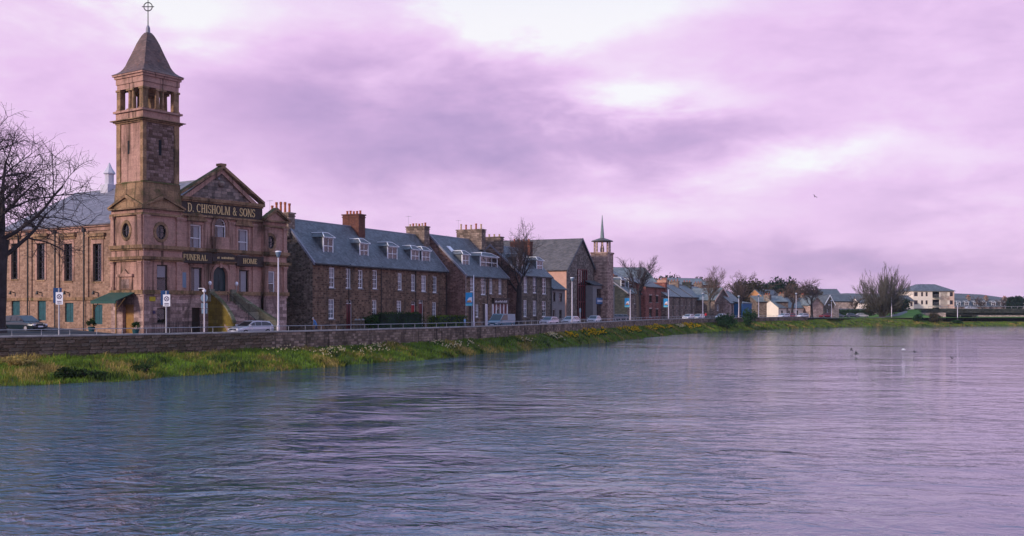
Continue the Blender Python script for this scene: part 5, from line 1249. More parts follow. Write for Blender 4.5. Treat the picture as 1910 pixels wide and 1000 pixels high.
house(H5, 'slate_house', 'stone house with broad slate roof and dark windowless flank beyond the tower', L5, run5*2, ze5, zr5, 'farstone', 'slate_far', [w+(None, 'cream') for w in w5], [],
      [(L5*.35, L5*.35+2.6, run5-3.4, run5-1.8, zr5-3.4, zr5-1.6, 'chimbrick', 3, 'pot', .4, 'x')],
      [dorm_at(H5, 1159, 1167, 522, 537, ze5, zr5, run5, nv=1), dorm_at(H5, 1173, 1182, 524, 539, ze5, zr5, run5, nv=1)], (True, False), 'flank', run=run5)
# --- red brick house
D6 = hitD(1204, 13.5); H6 = Fr(1204, D6, 24, 2.6); ze6 = H6.zf(1210, 535); L6 = H6.t(1242)
w6 = [R(H6, 1211, 1216, 551, 564), R(H6, 1223, 1228, 552, 564), R(H6, 1211, 1216, 576, 592), R(H6, 1223, 1228, 577, 590), R(H6, 1234, 1238, 553, 565)]
house(H6, 'red_brick_house', 'red brick three storey house with dark attic roof behind a bare tree', L6, 11, ze6, ze6+2.2, 'redbrick', 'slate_dark', [w+(None, 'darkwood') for w in w6], [],
      [(L6-1.2, L6+.4, -.2, 6, -.3, H6.zf(1240, 527), 'redbrick', 0)], [], (False, False), 'redbrick', run=5.5, lintel='palestone')
# --- far slate terrace: four houses
D7 = hitD(1243, 13.5)
for i, (p0, p1, lab) in enumerate([(1243, 1268, 'far terrace house next to the red brick house'), (1268, 1290, 'far terrace house, second from the red brick house'), (1290, 1312, 'far terrace house, third from the red brick house'), (1312, 1332, 'far terrace house at the end by the leaning bare tree')]):
    f0 = Fr(1243, D7, 24, 2.6); xx = f0.t(p0); H7 = Fr(p0, f0.dep(xx, 0), 24, 2.6); L7 = H7.t(p1); ze7 = H7.zf(p0, 552.5+i*.8); run7 = 4.6; zr7 = ze7+3.1
    w7 = []; random.seed(70+i)
    for f in (.2, .5, .8): w7 += [(L7*f-.5, L7*f+.5, ze7-2.4, ze7-.5), (L7*f-.5, L7*f+.5, .8, 2.7)]
    house(H7, 'terrace_house', lab, L7-.04, run7*2, ze7, zr7, 'farstone', 'slate_far', [w+(bl2 if random.random() < .4 else None, 'cream') for w in w7[:5]], [(L7*.8-.5, L7*.8+.5, .1, 2.6, 'darkreddoor')],
          [(L7-1.2, L7-.1, run7-1.2, run7+1.2, zr7-.9, zr7+1.3, ['peachharl', 'farstone', 'flank', 'farstone'][i], 3, 'pot', .5, 'y')], [], (False, True), 'farstone', run=run7, nv=1, nh=0, skewmat='house3')
# --- gable house, pale house, blue shed, orange building, cream cottage, pink gable, dark house
D8 = hitD(1332, 14); G8 = Fr(1333, D8, 27, 2.6); ze8 = G8.zf(1340, 560)
gable_front(G8, 'gabled_house', 'brown gabled house with pale verge half hidden by a bare tree', G8.t(1361), 12, ze8, G8.z(G8.t(1347), 0, 538), 'farstone', 'slate_far', 'house', [R(G8, 1337, 1341, 568, 580), R(G8, 1349, 1353, 569, 581)], verge='peach', side='farstone')
D9 = hitD(1361, 13.5); G9 = Fr(1361, D9, 28, 2.6); ze9 = G9.zf(1370, 565); L9 = G9.t(1384)
w9 = [(L9*f-.5, L9*f+.5, z0, z0+1.7) for f in (.2, .5, .8) for z0 in (.9, ze9-2.1)]
house(G9, 'pale_house', 'pale pink stone house with slate roof left of the blue shed', L9, 8, ze9, ze9+3.4, 'palestone', 'slate_far', [w+(None, 'darkwood') for w in w9], [], [(0, 1.0, 3, 5, ze9+2.4, ze9+4.4, 'chimstone', 3)], [], (False, False), 'palestone', nv=1, nh=0)
D10 = hitD(1383, 12); G10 = Fr(1384.5, D10, 28, 2.6); L10 = G10.t(1402); z10 = G10.zf(1392, 566)
sh = G10.thing('blue_shed', 'bright blue corrugated shed on the far street', 'shed')
b = MB(); n = 24
for k in range(n): b.box(L10*k/n, L10*(k+.96)/n, -.04*(k % 2), .1, -.2, z10)
kind(b.build('corrugated_front', M['bluepaint'], sh), 'stuff'); MB().box(.02, L10-.02, .101, 6, -.2, z10-.05).build('wall', M['bluepaint'], sh); b = MB(); slab(b, (-.2, -.2, z10), (L10+.2, -.2, z10), (L10+.2, 6.2, z10+1.0), (-.2, 6.2, z10+1.0)); b.build('roof', M['slate_far'], sh)
D11 = hitD(1404, 20); G11 = Fr(1431, D11+6, 33, 2.6); ze11 = G11.zf(1431, 562); s11 = G11.sd(1402); L11 = G11.t(1466)
house(G11, 'orange_building', 'tall building with bright orange flank and slate roof on the far street', L11, max(8, s11), ze11, ze11+3.6, 'rubble_red', 'slate_far', [(1.5, 2.5, ze11-2.4, ze11-.8), (4.5, 5.5, ze11-2.4, ze11-.8), (1.2, 4.2, .3, 2.6)], [], [], [], (False, False), 'orange', nv=1, nh=0)
D12 = hitD(1452, 14); G12 = Fr(1452, D12, 42, 2.6); L12 = G12.t(1506); ze12 = G12.zf(1470, 574)
w12 = [(L12*f-.5, L12*f+.5, .9, 2.3) for f in (.12, .36, .64, .88)]
house(G12, 'cream_cottage', 'low cream cottage with slate roof near the end of the quay wall', L12, 8, ze12, ze12+3.0, 'cream', 'slate_far', [w+(None, 'darkwood') for w in w12], [(L12*.5-.5, L12*.5+.5, .1, 2.2, 'darkreddoor', 0)],
      [(0, 1.1, 3, 5, ze12+1.8, ze12+4.0, 'chimstone', 3), (L12-1.1, L12, 3, 5, ze12+1.8, ze12+4.0, 'chimstone', 3), (L12*.48, L12*.48+1, 3, 5, ze12+2, ze12+4.4, 'chimstone', 2)], [], (False, False), 'cream', nv=1, nh=0)
D13 = hitD(1512, 13); G13 = Fr(1511.5, D13, 62, 2.6); 
gable_front(G13, 'pink_gable_house', 'blank pink rubble gable at the end of the far street', G13.t(1535.5), 12, G13.zf(1515, 569), G13.z(G13.t(1523), 0, 556), 'pinkrubble', 'slate_far', 'house', [], verge='farstone', side='pinkrubble')
D14 = hitD(1538, 14); G14 = Fr(1538, D14, 60, 2.6); L14 = G14.t(1556)
gable_front(G14, 'gabled_villa', 'dark gabled villa with white bargeboards and pale bay window', L14, 10, G14.zf(1545, 567), G14.z(L14/2, 0, 551), 'house3', 'slate_dark', 'house', [(L14*.2, L14*.4, .8, 2.6), (L14*.6, L14*.8, .8, 2.6), (L14*.38, L14*.62, 4.0, 5.6)], verge='white')
MB().box(L14*.45, L14*1.1, -1.6, -.01, -.1, 2.9).build('bay', M['palestone'], bpy.data.objects['gabled_villa'])
# large roofs behind
def back(px0, px1, D, az, pye, pyr, name, label, wall, roof, dep=14, cat='building', wins=(), chims=(), skew=(False, False), dorms=0, base=2.6, frame='white'):
    fr = Fr(px0, D, az, base); L = fr.t(px1); ze = fr.zf(px0, pye); ym = dep/2; zr = fr.z(L/2, ym, pyr)
    ws = [(L*(k+.5)/wins[0]-wins[1]/2, L*(k+.5)/wins[0]+wins[1]/2, z0, z0+wins[2]) for z0 in wins[3] for k in range(wins[0])] if wins else []
    ds = [(L*(k+.5)/dorms, 1.8, ze+.3, 1.5, {}) for k in range(dorms)] if dorms else []
    return house(fr, name, label, L, dep, ze, zr, wall, roof, ws, [], [(L*f, L*f+1.2, ym-1, ym+1, zr-1, zr+1.3, 'chimstone', 3) for f in chims], ds, skew, wall, cat=cat, nv=1, nh=0, frame=frame)
back(1142, 1226, 285, 75, 528, 500, 'long_roof_hall', 'long grey slate roof rising behind the church tower', 'farstone', 'slate_far', 18)
back(1535, 1570, 420, 88, 552, 540, 'warehouse', 'big dark flat topped warehouse behind the gabled villa', 'flank', 'slate_dark', 12)
back(1553, 1592, 385, 85, 562, 550, 'slate_lodge', 'long low building with slate roof lights beside the willow', 'palestone', 'slate_dark', 9, wins=(6, 1, 1.2, (1.0,)))
back(1260, 1330, 330, 60, 531, 520, 'long_roof_hall', 'pale grey roof peeping over the far slate terrace', 'palestone', 'slate_far', 12)
back(1412, 1470, 330, 80, 563, 553, 'workshop', 'low slate workshop behind the orange building', 'farstone', 'slate_far', 10)
back(1460, 1512, 350, 80, 566, 557, 'workshop', 'long slate roofed range behind the cream cottage', 'farstone', 'slate_far', 10, chims=(.1, .5, .9))
back(1560, 1632, 372, 84, 583, 577, 'boundary_range', 'low pink stone range with mossy roof left of the willow', 'pinkrubble', 'slate_brown', 5)
# --- cream apartment block by the bridge
A = Fr(1762, 372, 68, 2.9)
AB = Fr(1703, 392, 84, 2.9); LA = AB.t(1780); zeA = AB.zf(1740, 543); zrA = AB.zf(1740, 531)+.3
ap = AB.thing('apartment_block', 'cream three storey apartment block with hipped slate roof beside the bridge', 'building')
depA = 13; ws = []
for f, w_ in ((.07, 1.4), (.22, .8), (.33, .8), (.86, .9), (.93, 1.2)):
    for z0 in (zeA-1.9, zeA-4.9, zeA-7.9): ws.append((LA*f-w_/2, LA*f+w_/2, z0, z0+1.5))
bal = [(LA*.47, LA*.64, z0, z0+2.1) for z0 in (zeA-2.3, zeA-5.2, zeA-8.1)]
b = MB(); holed(b, PF, 0, LA*.66, -.5, zeA, ws+bal, .2); b.poly([(0, 0, -.5), (0, depA, -.5), (0, depA, zeA), (0, 0, zeA)]); b.build('wall', M['cream'], ap)
b = MB(); holed(b, PF, LA*.66, LA, -.5, zeA, [w for w in ws if w[0] > LA*.66], .2); b.poly([(LA, 0, -.5), (LA, depA, -.5), (LA, depA, zeA), (LA, 0, zeA)]); b.build('wall', M['peach'], ap)
for w in ws: sash(ap, PF, w, .2, 1, 0, fr='darkwood', sill=None)
for q in bal:
    b = MB(); b.pbox(PF, q[0], q[1], q[2]-.15, q[2], -1.0, .3); bb = b.build('balcony', M['harl'], ap); r = MB()
    for k in range(9): x = q[0]+(q[1]-q[0])*k/8; r.tube((x, -.97, q[2]), (x, -.97, q[2]+1.0), .02, .02, 4)
    r.tube((q[0], -.97, q[2]+1), (q[1], -.97, q[2]+1), .03, .03, 4); r.build('balcony_rail', M['steel'], bb); room(bb, PF, q, .202, 1.2)
b = MB(); o = .5; zz = zeA; A4 = [(-o, -o, zz), (LA+o, -o, zz), (LA+o, depA+o, zz), (-o, depA+o, zz)]; hgt = zrA-zeA; B4 = [(5, 5, zz+hgt), (LA-5, 5, zz+hgt), (LA-5, depA-5, zz+hgt), (5, depA-5, zz+hgt)]
for k in range(4): b.poly([A4[k], A4[(k+1) % 4], B4[(k+1) % 4], B4[k]])
b.poly(B4); b.poly(A4); b.build('roof', M['slate'], ap)
back(1674, 1704, 388, 84, 561, 552, 'apartment_wing', 'lower cream wing with small dormers left of the apartment block', 'cream', 'slate', 9, wins=(4, .9, 1.4, (1.0, 3.6)), base=2.9, frame='darkwood')
# --- far terrace behind the bridge
for i, (p0, p1) in enumerate(((1781, 1812), (1813, 1845), (1846, 1880), (1881, 1925))):
    back(p0, p1, 455+i*4, 84, 572, 557+i*1.0, 'far_terrace_house', 'slate roofed far terrace house with dormers behind the bridge, %s' % ['next to the apartment block', 'second from the apartment block', 'third from the apartment block', 'at the picture edge'][i], 'palestone', 'slate_dark', 9, wins=(5, 1.1, 1.5, (1.0,)), dorms=2, chims=(.02,), cat='house')
# --- bridge
BRD = 362
def bx(px, D=BRD): return (px-CX)/F*D
bw_ = thing('boundary_wall', 'pale wall glimpsed under the bridge deck at the far right', 'wall', (bx(1826, 398), 398, 2.2)); MB().box(0, 60, 0, .4, 0, 1.5).build('wall', M['palestone'], bw_)
br = thing('road_bridge', 'low grey concrete road bridge crossing at the far right', 'bridge', (bx(1717), BRD, 2.5))
def bl_(x, y, z): return (x-br.location.x, y-br.location.y, z-br.location.z)
zt_, zb_ = CAMZ+(HY-576)/F*BRD, CAMZ+(HY-588.5)/F*BRD
x0, x1 = bx(1732), bx(2150)
LX_ = lambda x: x-br.location.x; LZ = lambda z: z-br.location.z
MB().box(LX_(x0), LX_(x1), 0, 12, LZ(zb_+.9), LZ(zt_-.6)).build('deck', M['flank'], br)
for y in (1.5, 4.5, 7.5, 10.5): MB().box(LX_(bx(1764)), LX_(x1), y-.4, y+.4, LZ(zb_), LZ(zb_+.898)).build('girder', M['flank'], br)
for y in (-.15, 11.9): MB().box(LX_(x0), LX_(x1), y, y+.25, LZ(zt_-.62), LZ(zt_+.1)).build('parapet', M['flank'], br)
b = MB(); x = x0
while x < x1: b.box(LX_(x), LX_(x)+.07, -.05, .02, LZ(zt_+.1), LZ(zt_+.75)); x += 2
b.box(LX_(x0), LX_(x1), -.05, .02, LZ(zt_+.75), LZ(zt_+.83)); kind(b.build('bridge_rail', M['steel'], br), 'stuff')
MB().box(LX_(bx(1727)), LX_(bx(1763.5)), -.3, 12.3, -.6, LZ(zb_+.898)).build('abutment', M['palestone'], br)
MB().box(LX_(bx(1817)), LX_(bx(1824)), 1, 11, -3, LZ(zb_)).build('pier', M['flank'], br)
MB().box(LX_(bx(1763.6)), LX_(bx(1816)), 11.2, 11.6, -1, LZ(zb_)).build('retaining_wall', M['flank'], br)
# --- park lawn and mound by the willow, riverside path
b = MB(); n = 46; xs = np.linspace(70, 300, n); ys = np.linspace(300, 420, 30)
def parkz(x, y):
    px = CX+F*x/y; k_ = min(1, max(0, (y-350)/34)); g_ = 1.3*exp(-((px-1714)/22)**2-((y-376)/14)**2)+1.9*k_*k_*(3-2*k_)*exp(-((px-1690)/62)**4); return 2.56+g_
def bank_y(x): return float(np.interp(x, PT[:, 0], PT[:, 1]))
for i in range(n-1):
    for j in range(29):
        q = [(xs[i], ys[j]), (xs[i+1], ys[j]), (xs[i+1], ys[j+1]), (xs[i], ys[j+1])]
        if all(y_ > bank_y(x_)+1.2 for x_, y_ in q): b.poly([(x_, y_, parkz(x_, y_)) for x_, y_ in q])
kind(b.build('park_lawn', M['lawn'], smooth=True), 'structure')
pth = MB(); prev = None
for px, D in ((1540, 318), (1575, 328), (1610, 338), (1640, 350), (1668, 362), (1692, 374), (1704, 384)):
    x = bx(px, D); cur = [(x-1.3, D, parkz(x, D)+.03), (x+1.3, D-.6, parkz(x, D)+.03)]
    if prev: pth.poly([prev[0], prev[1], cur[1], cur[0]])
    prev = cur
kind(pth.build('path', M['paving']), 'structure')
# --- hills
def hill(label, x0, x1, D, f, n=80, depth=600):
    b = MB(); prev = None
    for i in range(n+1):
        x = x0+(x1-x0)*i/n; px = CX+F*x/D; zt = f(px)+mnoise.noise(Vector((x*.012, D, 0)))*6+mnoise.noise(Vector((x*.05, D, 0)))*2.5
        cur = [(x, D-depth*.6, 2.3), (x, D-depth*.25, zt*.6), (x, D, zt), (x, D+depth, 2.3)]
        if prev:
            for j in range(3): b.poly([prev[j], cur[j], cur[j+1], prev[j+1]])
        prev = cur
    o = kind(b.build('hill', M['hill'], smooth=True), 'structure')
H_ = 3000.
hill('', -2500, 2500, H_, lambda px: CAMZ+(HY-np.interp(px, [0, 1100, 1400, 1560, 1600, 1690, 1780, 1850, 1910, 2600], [560, 556, 552, 548, 548, 549, 547, 552, 557, 560]))/F*H_)

# ------------------------------------------------------------------ the evening air
m, t, out = newmat('evening haze'); pv = nd(t, 'VolumePrincipled', None, {'Color': (.78, .85, 1.0, 1), 'Density': .00009, 'Anisotropy': .2}); t.links.new(pv.outputs[0], out.inputs['Volume'])
hb = MB().box(-2700, 2700, -90, 3700, 0, 1).build('haze', m); hb.scale = (1, 1, 1)
for v_ in hb.data.vertices: v_.co.z = -2.5 if v_.co.z < .5 else 75
kind(tag(hb, 'thin bluish evening haze over the river and hills', 'haze'), 'stuff')

back(1602, 1634, 470, 86, 565, 557, 'far_cottage', 'small distant cottage glimpsed left of the willow', 'cream', 'slate_dark', 8, wins=(4, 1, 1.3, (1.0,)), cat='house')
back(1228, 1262, 300, 62, 540, 530, 'far_cottage', 'slate roof between the red brick house and the far terrace', 'palestone', 'slate_far', 9, chims=(.1, .8), cat='house')
# ------------------------------------------------------------------ bare trees
def rnd_dir(d, ang):
    a = d.orthogonal().normalized(); b = d.cross(a); w = random.uniform(0, 2*pi)
    return (d*cos(ang)+(a*cos(w)+b*sin(w))*sin(ang)).normalized()
def bare_tree(label, x, y, z0, H, Rad, style='spread', seed=1, mats=('bark', 'twig'), D=None, name='bare_tree', group=None, fill=.34, rings=None):
    st = random.getstate(); random.seed(seed); D = D or y; rmin = .0125*max(1, D/85)**.75
    segs = []                                              # (p, q, r0, r1, level, id of its level-3 branch)
    cnt = [0]
    wobs = {'spread': (.05, .13, .15, .18, .2), 'upright': (.04, .11, .14, .18, .2), 'pollard': (.05, .11, .13, .15, .16), 'fan': (.04, .07, .10, .14, .16)}[style]
    ups = {'spread': (.0, .05, .04, .03, .02), 'upright': (.0, .12, .10, .06, .04), 'pollard': (.0, .16, .16, .12, .1), 'fan': (.0, .02, .05, .06, .05)}[style]
    angs = {'spread': (48, 66), 'upright': (36, 58), 'pollard': (24, 46), 'fan': (12, 30)}[style]
    def grow(p, d, L, r, lv, bid):
        n = 6 if lv in (1, 2) else 5 if lv < 4 else 4
        if lv == 3: cnt[0] += 1; bid = cnt[0]
        for i in range(n):
            dr = -.09 if (style == 'spread' and lv >= 2 and p.z < .62 and i > 1) else 0
            d = (d+Vector((random.uniform(-1, 1), random.uniform(-1, 1), random.uniform(-1, 1)))*wobs[lv]+Vector((0, 0, ups[lv]+dr))).normalized()
            q = p+d*(L/n); r1 = r*(1-.13 if lv else 1-.05); segs.append((p, q, r, r1, lv, bid)); r = r1; p = q
            if lv == 0 and i < n-2: continue
            if lv < 4 and (i > 0 or lv > 1):
                for _ in range({0: 2, 1: 1 if random.random() < .6 else 2, 2: 2, 3: 2 if random.random() < .6 else 1}[lv]):
                    a = radians(random.uniform(*angs)); grow(p, rnd_dir(d, a), L*random.uniform(.5, .72)*(1-.05*i)*(1.0 if lv else 1.5), r*random.uniform(.5, .66), lv+1, bid)
        if lv == 0:
            for _ in range(3): grow(p, rnd_dir(d, radians(random.uniform(10, 34))), L*random.uniform(.85, 1.15), r*.66, 1, bid)
    if style == 'fan':
        for k in range(46): grow(Vector((random.uniform(-.08, .08), random.uniform(-.08, .08), 0)), rnd_dir(Vector((0, 0, 1)), radians(66*sqrt(random.uniform(.01, 1)))), random.uniform(.78, .92), .012, 1, 0)
    else: grow(Vector((0, 0, 0)), Vector((0, 0, 1)), {'spread': .34, 'upright': .42, 'pollard': .34}[style], .034, 0, 0)
    ps = [s[1] for s in segs]; hz = sorted(p.z for p in ps)[int(len(ps)*(.995 if style != 'fan' else .9998))-1]; hr = sorted(sqrt(p.x**2+p.y**2) for p in ps)[int(len(ps)*.97)]
    kz, kr = H/hz, Rad/hr
    ids = list(range(1, cnt[0]+1)); random.shuffle(ids)
    Ls = {}
    for p, q, r0, r1, lv, bid in segs:
        if lv >= 3: Ls[bid] = Ls.get(bid, 0)+(q-p).length*(kz+kr)/2
    quota = fill*pi*Rad*H*.34/(2.1*rmin); keep = set(); tot = 0
    for k in ids:
        if tot > quota: break
        keep.add(k); tot += Ls.get(k, 0)
    root = thing(name, label, 'tree', (x, y, z0), 0, group); b, tb = MB(), MB()
    for p, q, r0, r1, lv, bid in segs:
        P_, Q_ = (p.x*kr, p.y*kr, p.z*kz), (q.x*kr, q.y*kr, q.z*kz)
        lk = 1 if lv == 0 else (.58 if style == 'spread' else .68)
        if lv < 3: b.tube(P_, Q_, max(rmin*1.3, r0*kz*lk), max(rmin*1.2, r1*kz*lk), 7 if lv < 2 else 5, False)
        elif bid in keep: f = 1.0 if lv == 3 else .75; tb.tube(P_, Q_, max(rmin*f, min(r0*kz, rmin*2.2)), max(rmin*f*.8, min(r1*kz, rmin*2)), 3, False)
    if style != 'fan': b.lathe(0, 0, [(.034*kz*1.55, -.3), (.034*kz*1.25, .15), (.034*kz*1.02, .8)], 8)
    for nm, mb_, mt in (('trunk', b, mats[0]), ('crown', tb, mats[1])):
        me = bpy.data.meshes.new(nm); me.from_pydata(mb_.v, [], mb_.f); me.materials.append(M[mt]); me.polygons.foreach_set('use_smooth', [True]*len(me.polygons)); link(nm, me, root)
    random.setstate(st); return root
def top_h(py, D, z0): return CAMZ+(HY-py)/F*D-z0
x, y = (-8-CX)/F*91, 91
bare_tree('large bare tree with wide spreading branches at the far left street edge', x, y, 2.9, top_h(205, 91, 2.9), 7.6, 'spread', 5, fill=.8)
for px, off, pyt, rad, style, seed, lab, mt in (
    (968, 10, 416, 4.3, 'upright', 8, 'dark bare street tree in front of the stone house with white windows', ('bark', 'twig')),
    (1108, 9, 474, 3.2, 'upright', 12, 'slender bare tree in front of the church gable', ('bark_pale', 'twig_brown')),
    (1192, 9, 476, 4.6, 'pollard', 21, 'bare pollarded tree in front of the red brick house', ('bark', 'twig')),
    (1322, 9, 495, 4.6, 'pollard', 33, 'bare forked tree in front of the far slate terrace end', ('bark_pale', 'twig_brown')),
    (1379, 9, 507, 5.2, 'pollard', 41, 'round headed bare tree before the blue shed', ('bark', 'twig_brown')),
    (1476, 8, 524, 4.6, 'pollard', 52, 'reddish bare tree in front of the cream cottage', ('bark', 'twig_brown')),
    (1514, 7, 522, 4.8, 'pollard', 61, 'dark bare tree between the cream cottage and the pink gable', ('bark', 'twig'))):
    s_, x, y = hit(px, off); bare_tree(lab, x, y, ZPAVE-.1, top_h(pyt, y, ZPAVE-.1), rad, style, seed, mt, fill=.85)
xw, yw = bx(1645, 356), 356
wil = bare_tree('huge bare willow with a fan of pale branches on the lawn by the bridge', xw, yw, 2.5, top_h(491, 356, 2.5), 8.8, 'fan', 77, ('bark_pale', 'twig_grey'), fill=3.2, name='willow_tree')
for px, D, pyt, rad, seed, lab in ((1832, 440, 553, 4.5, 5, 'small bare tree over the bridge, left of the pair'), (1872, 440, 552, 4.5, 6, 'small bare tree over the bridge, right of the pair'), (1590, 376, 553, 4, 9, 'small bare tree left of the big willow'), (1420, 350, 522, 7, 14, 'wide bare tree on the skyline behind the orange building'), (1492, 365, 520, 6, 15, 'bare tree on the skyline behind the cream cottage'), (1346, 330, 510, 6, 16, 'bare skyline tree behind the brown gabled house')):
    bare_tree(lab, bx(px, D), D, 2.5, top_h(pyt, D, 2.5), rad, 'pollard', seed, ('bark', 'twig_brown'), fill=.9)
# ------------------------------------------------------------------ leafy things
def leafmesh(name, parent, centre, rad, n, size, mat, lumps=10, flat=.0, seed=1, box=False):
    r = np.random.default_rng(seed); c = np.array(centre, float); rad = np.array(rad, float)
    if box: pts = c+(r.random((n, 3))*2-1)*rad*(1+.08*r.standard_normal((n, 3)))
    else:
        lc = r.standard_normal((lumps, 3)); lc /= np.linalg.norm(lc, axis=1)[:, None]; lc *= (r.random((lumps, 1))**.5)*.72
        k = r.integers(0, lumps, n); d = r.standard_normal((n, 3)); d /= np.linalg.norm(d, axis=1)[:, None]; lr = .30+.22*r.random(lumps)
        pts = c+(lc[k]+d*(r.random((n, 1))**.4)*lr[k][:, None])*rad
    a = r.standard_normal((n, 3)); a /= np.linalg.norm(a, axis=1)[:, None]; b = r.standard_normal((n, 3)); b -= a*(a*b).sum(1)[:, None]; b /= np.linalg.norm(b, axis=1)[:, None]
    s = size*(.6+.8*r.random((n, 1))); v = np.stack([pts-a*s, pts-b*s*.5, pts+a*s, pts+b*s*.5], 1).reshape(-1, 3)
    me = bpy.data.meshes.new(name); me.from_pydata(v, [], (np.arange(n*4).reshape(-1, 4)).tolist()); me.materials.append(M[mat]); me.update()
    return link(name, me, parent)
def leafy(name, label, cat, x, y, z0, H, rad, mat, n, size, trunk=.3, seed=1, lumps=12):
    t_ = thing(name, label, cat, (x, y, z0)); b = MB(); b.path([(0, 0, -.3), (.1, .05, H*.4), (0, .1, H*.8)], [trunk*.5, trunk*.36, .05], 7)
    random.seed(seed)
    for k in range(6): w = k*1.05; b.tube((0, 0, H*(.35+.06*k)), (cos(w)*rad*.6, sin(w)*rad*.6, H*(.5+.07*k)), trunk*.16, .03, 5)
    b.build('trunk', M['bark'], t_); leafmesh('crown', t_, (0, 0, H*.58), (rad, rad, H*.46), n, size, mat, lumps, seed=seed); return t_
leafmesh('foliage', wil, (0, -.5, 3.6), (8.4, 4, 3.8), 3600, .28, 'l_brown', 30, seed=3)
for i, (px, D, pyt, pyb, rad, mat, lab) in enumerate((
    (1246, 430, 507, 540, 8, 'l_dark', 'dark round evergreen on the skyline over the far terrace, left of three'), (1272, 440, 516, 540, 8, 'l_dark', 'dark evergreen on the skyline over the far terrace, middle of three'),
    (1293, 430, 518, 540, 5, 'l_dark', 'narrow conifer on the skyline over the far terrace'), (1308, 400, 517, 540, 7, 'l_brown', 'brown leafed tree on the skyline beside the narrow conifer'),
    (1398, 340, 514, 570, 6, 'l_brown', 'ivy covered brown tree behind the blue shed'), (1428, 400, 524, 565, 9, 'l_dark', 'dark tree mass behind the orange building'), (1447, 370, 519, 566, 5, 'l_dark', 'wind shaped dark pine, left of two'), (1466, 372, 516, 566, 5.5, 'l_dark', 'wind shaped dark pine, right of two'),
    (1495, 400, 532, 566, 9, 'l_brown', 'brown wooded clump behind the cream cottage'), (1455, 420, 535, 575, 12, 'l_dark', 'low dark evergreen clump under the two pines'), (1668, 380, 556, 580, 7, 'l_dark', 'dark evergreen bush right behind the willow'), (1895, 430, 549, 575, 4, 'l_dark', 'dark conifer over the far end of the bridge'))):
    x, y = bx(px, D), D; H = top_h(pyt, D, 2.4); leafy('evergreen_tree' if mat == 'l_dark' else 'leafy_tree', lab, 'tree', x, y, 2.4, H, rad, mat, 4200, .42*D/380, seed=20+i, lumps=22)
def shrub(label, px, D, z0, rad, H, mat, n=1600, size=.16, name='shrub', cat='shrub', seed=1, box=None, rz=0):
    s_ = thing(name, label, cat, (bx(px, D), D, z0), rz); b = MB()
    for k in range(7): w = k*.9; b.tube((0, 0, -.4), (cos(w)*rad*.5, sin(w)*rad*.5, H*.7), .05, .02, 5)
    if not box: b.build('stem', M['bark'], s_); leafmesh('foliage', s_, (0, 0, H*.5), (rad, rad, H*.55), n, size, mat, 14, seed=seed)
    else: MB().box(-box[0]*.9, box[0]*.9, -box[1]*.8, box[1]*.8, -.1, H*.9).build('core', M['l_dark'], s_); leafmesh('foliage', s_, (0, 0, H*.5), (*box, H*.5), n, size, mat, seed=seed, box=True)
    return s_
def bank_D(px, k=.8):
    for s in np.arange(S_0, S_FAR, .5):
        o, z = bank_prof(s, k); x, y = at(s, o)
        if CX+F*x/y > px: return y, z
for px, k, rad, H, mat, lab, sd_ in ((1356, .75, 2.8, 4.0, 'l_shrub', 'dark green shrub on the bank below the round headed tree, left of two', 1), (1397, .75, 2.3, 4.6, 'l_shrub', 'taller dark green shrub on the bank below the blue shed', 2),
    (1712, .3, 1.6, 2.6, 'l_shrub', 'green bush at the water edge below the grassy mound', 3), (1741, .3, 2.6, 3.2, 'l_brown', 'brown bush at the water edge before the bridge abutment', 4), (1786, .4, 2.0, 1.3, 'l_shrub', 'low green bush under the bridge by the lamp post', 5)):
    D, z = bank_D(px, k); shrub(lab, px, D, z-.1, rad, H, mat, 2000, .2, seed=sd_)
for i, (px, k, lab) in enumerate(((122, .86, 'dark weed clump over the water at the near left bank'), (262, .86, 'dark weed clump over the water below the tower'), (165, .9, 'small dark weed clump at the waterline near the parking sign'), (30, .35, 'straw coloured tussock under the wall at the left edge'))):
    D, z = bank_D(px, k); shrub(lab, px, D, z-.1, 1.0+.2*i, .9, 'g_dark' if i < 3 else 'g_straw', 900, .10, seed=30+i, name='weed_clump', cat='weeds')
s_, x, y = hit(743, 12); hz = pi/2-radians(25)
shrub('dark green clipped hedge in front of the house with two red doors', 743, y, ZPAVE-.05, 1, top_h(582, y, ZPAVE), 'l_hedge', 5200, .10, 'hedge', 'hedge', 5, box=(5.6, .7), rz=hz)
s_, x, y = hit(836, 11.6)
shrub('bright yellow green clipped hedge at the end of the brown terrace', 836, y, ZPAVE-.05, 1, top_h(588, y, ZPAVE), 'l_hedgey', 5200, .10, 'hedge', 'hedge', 6, box=(5.0, .6), rz=hz)
s_, x, y = hit(712, 12.3); shrub('loose dark shrub under the terrace window left of the dark hedge', 690, y-4, ZPAVE-.05, 1.3, 1.9, 'l_hedge', 1200, .11, seed=8)
shrub('long green hedge under the slate lodge near the willow', 1590, 372, 2.5, 1, 2.6, 'l_hedge', 3000, .25, 'hedge', 'hedge', 9, box=(7, .8), rz=0)
for i, (px, lab) in enumerate(((205, 'small clipped shrub in teal pot left of the porch'), (243, 'small clipped shrub in teal pot right of the porch'))):
    xx, yy = ((-3.0, 3.9), (-1.2, -.5))[i]; wx, wy = C.world(xx, yy); p = thing('potted_shrub', lab, 'plant', (wx, wy, fz(xx, yy)))
    MB().lathe(0, 0, [(.24, 0), (.34, .5), (.36, .55), (.3, .55), (.28, .4)], 12).build('pot', M['teal'], p); leafmesh('foliage', p, (0, 0, .95), (.42, .42, .5), 700, .07, 'l_hedge', 8, seed=i)
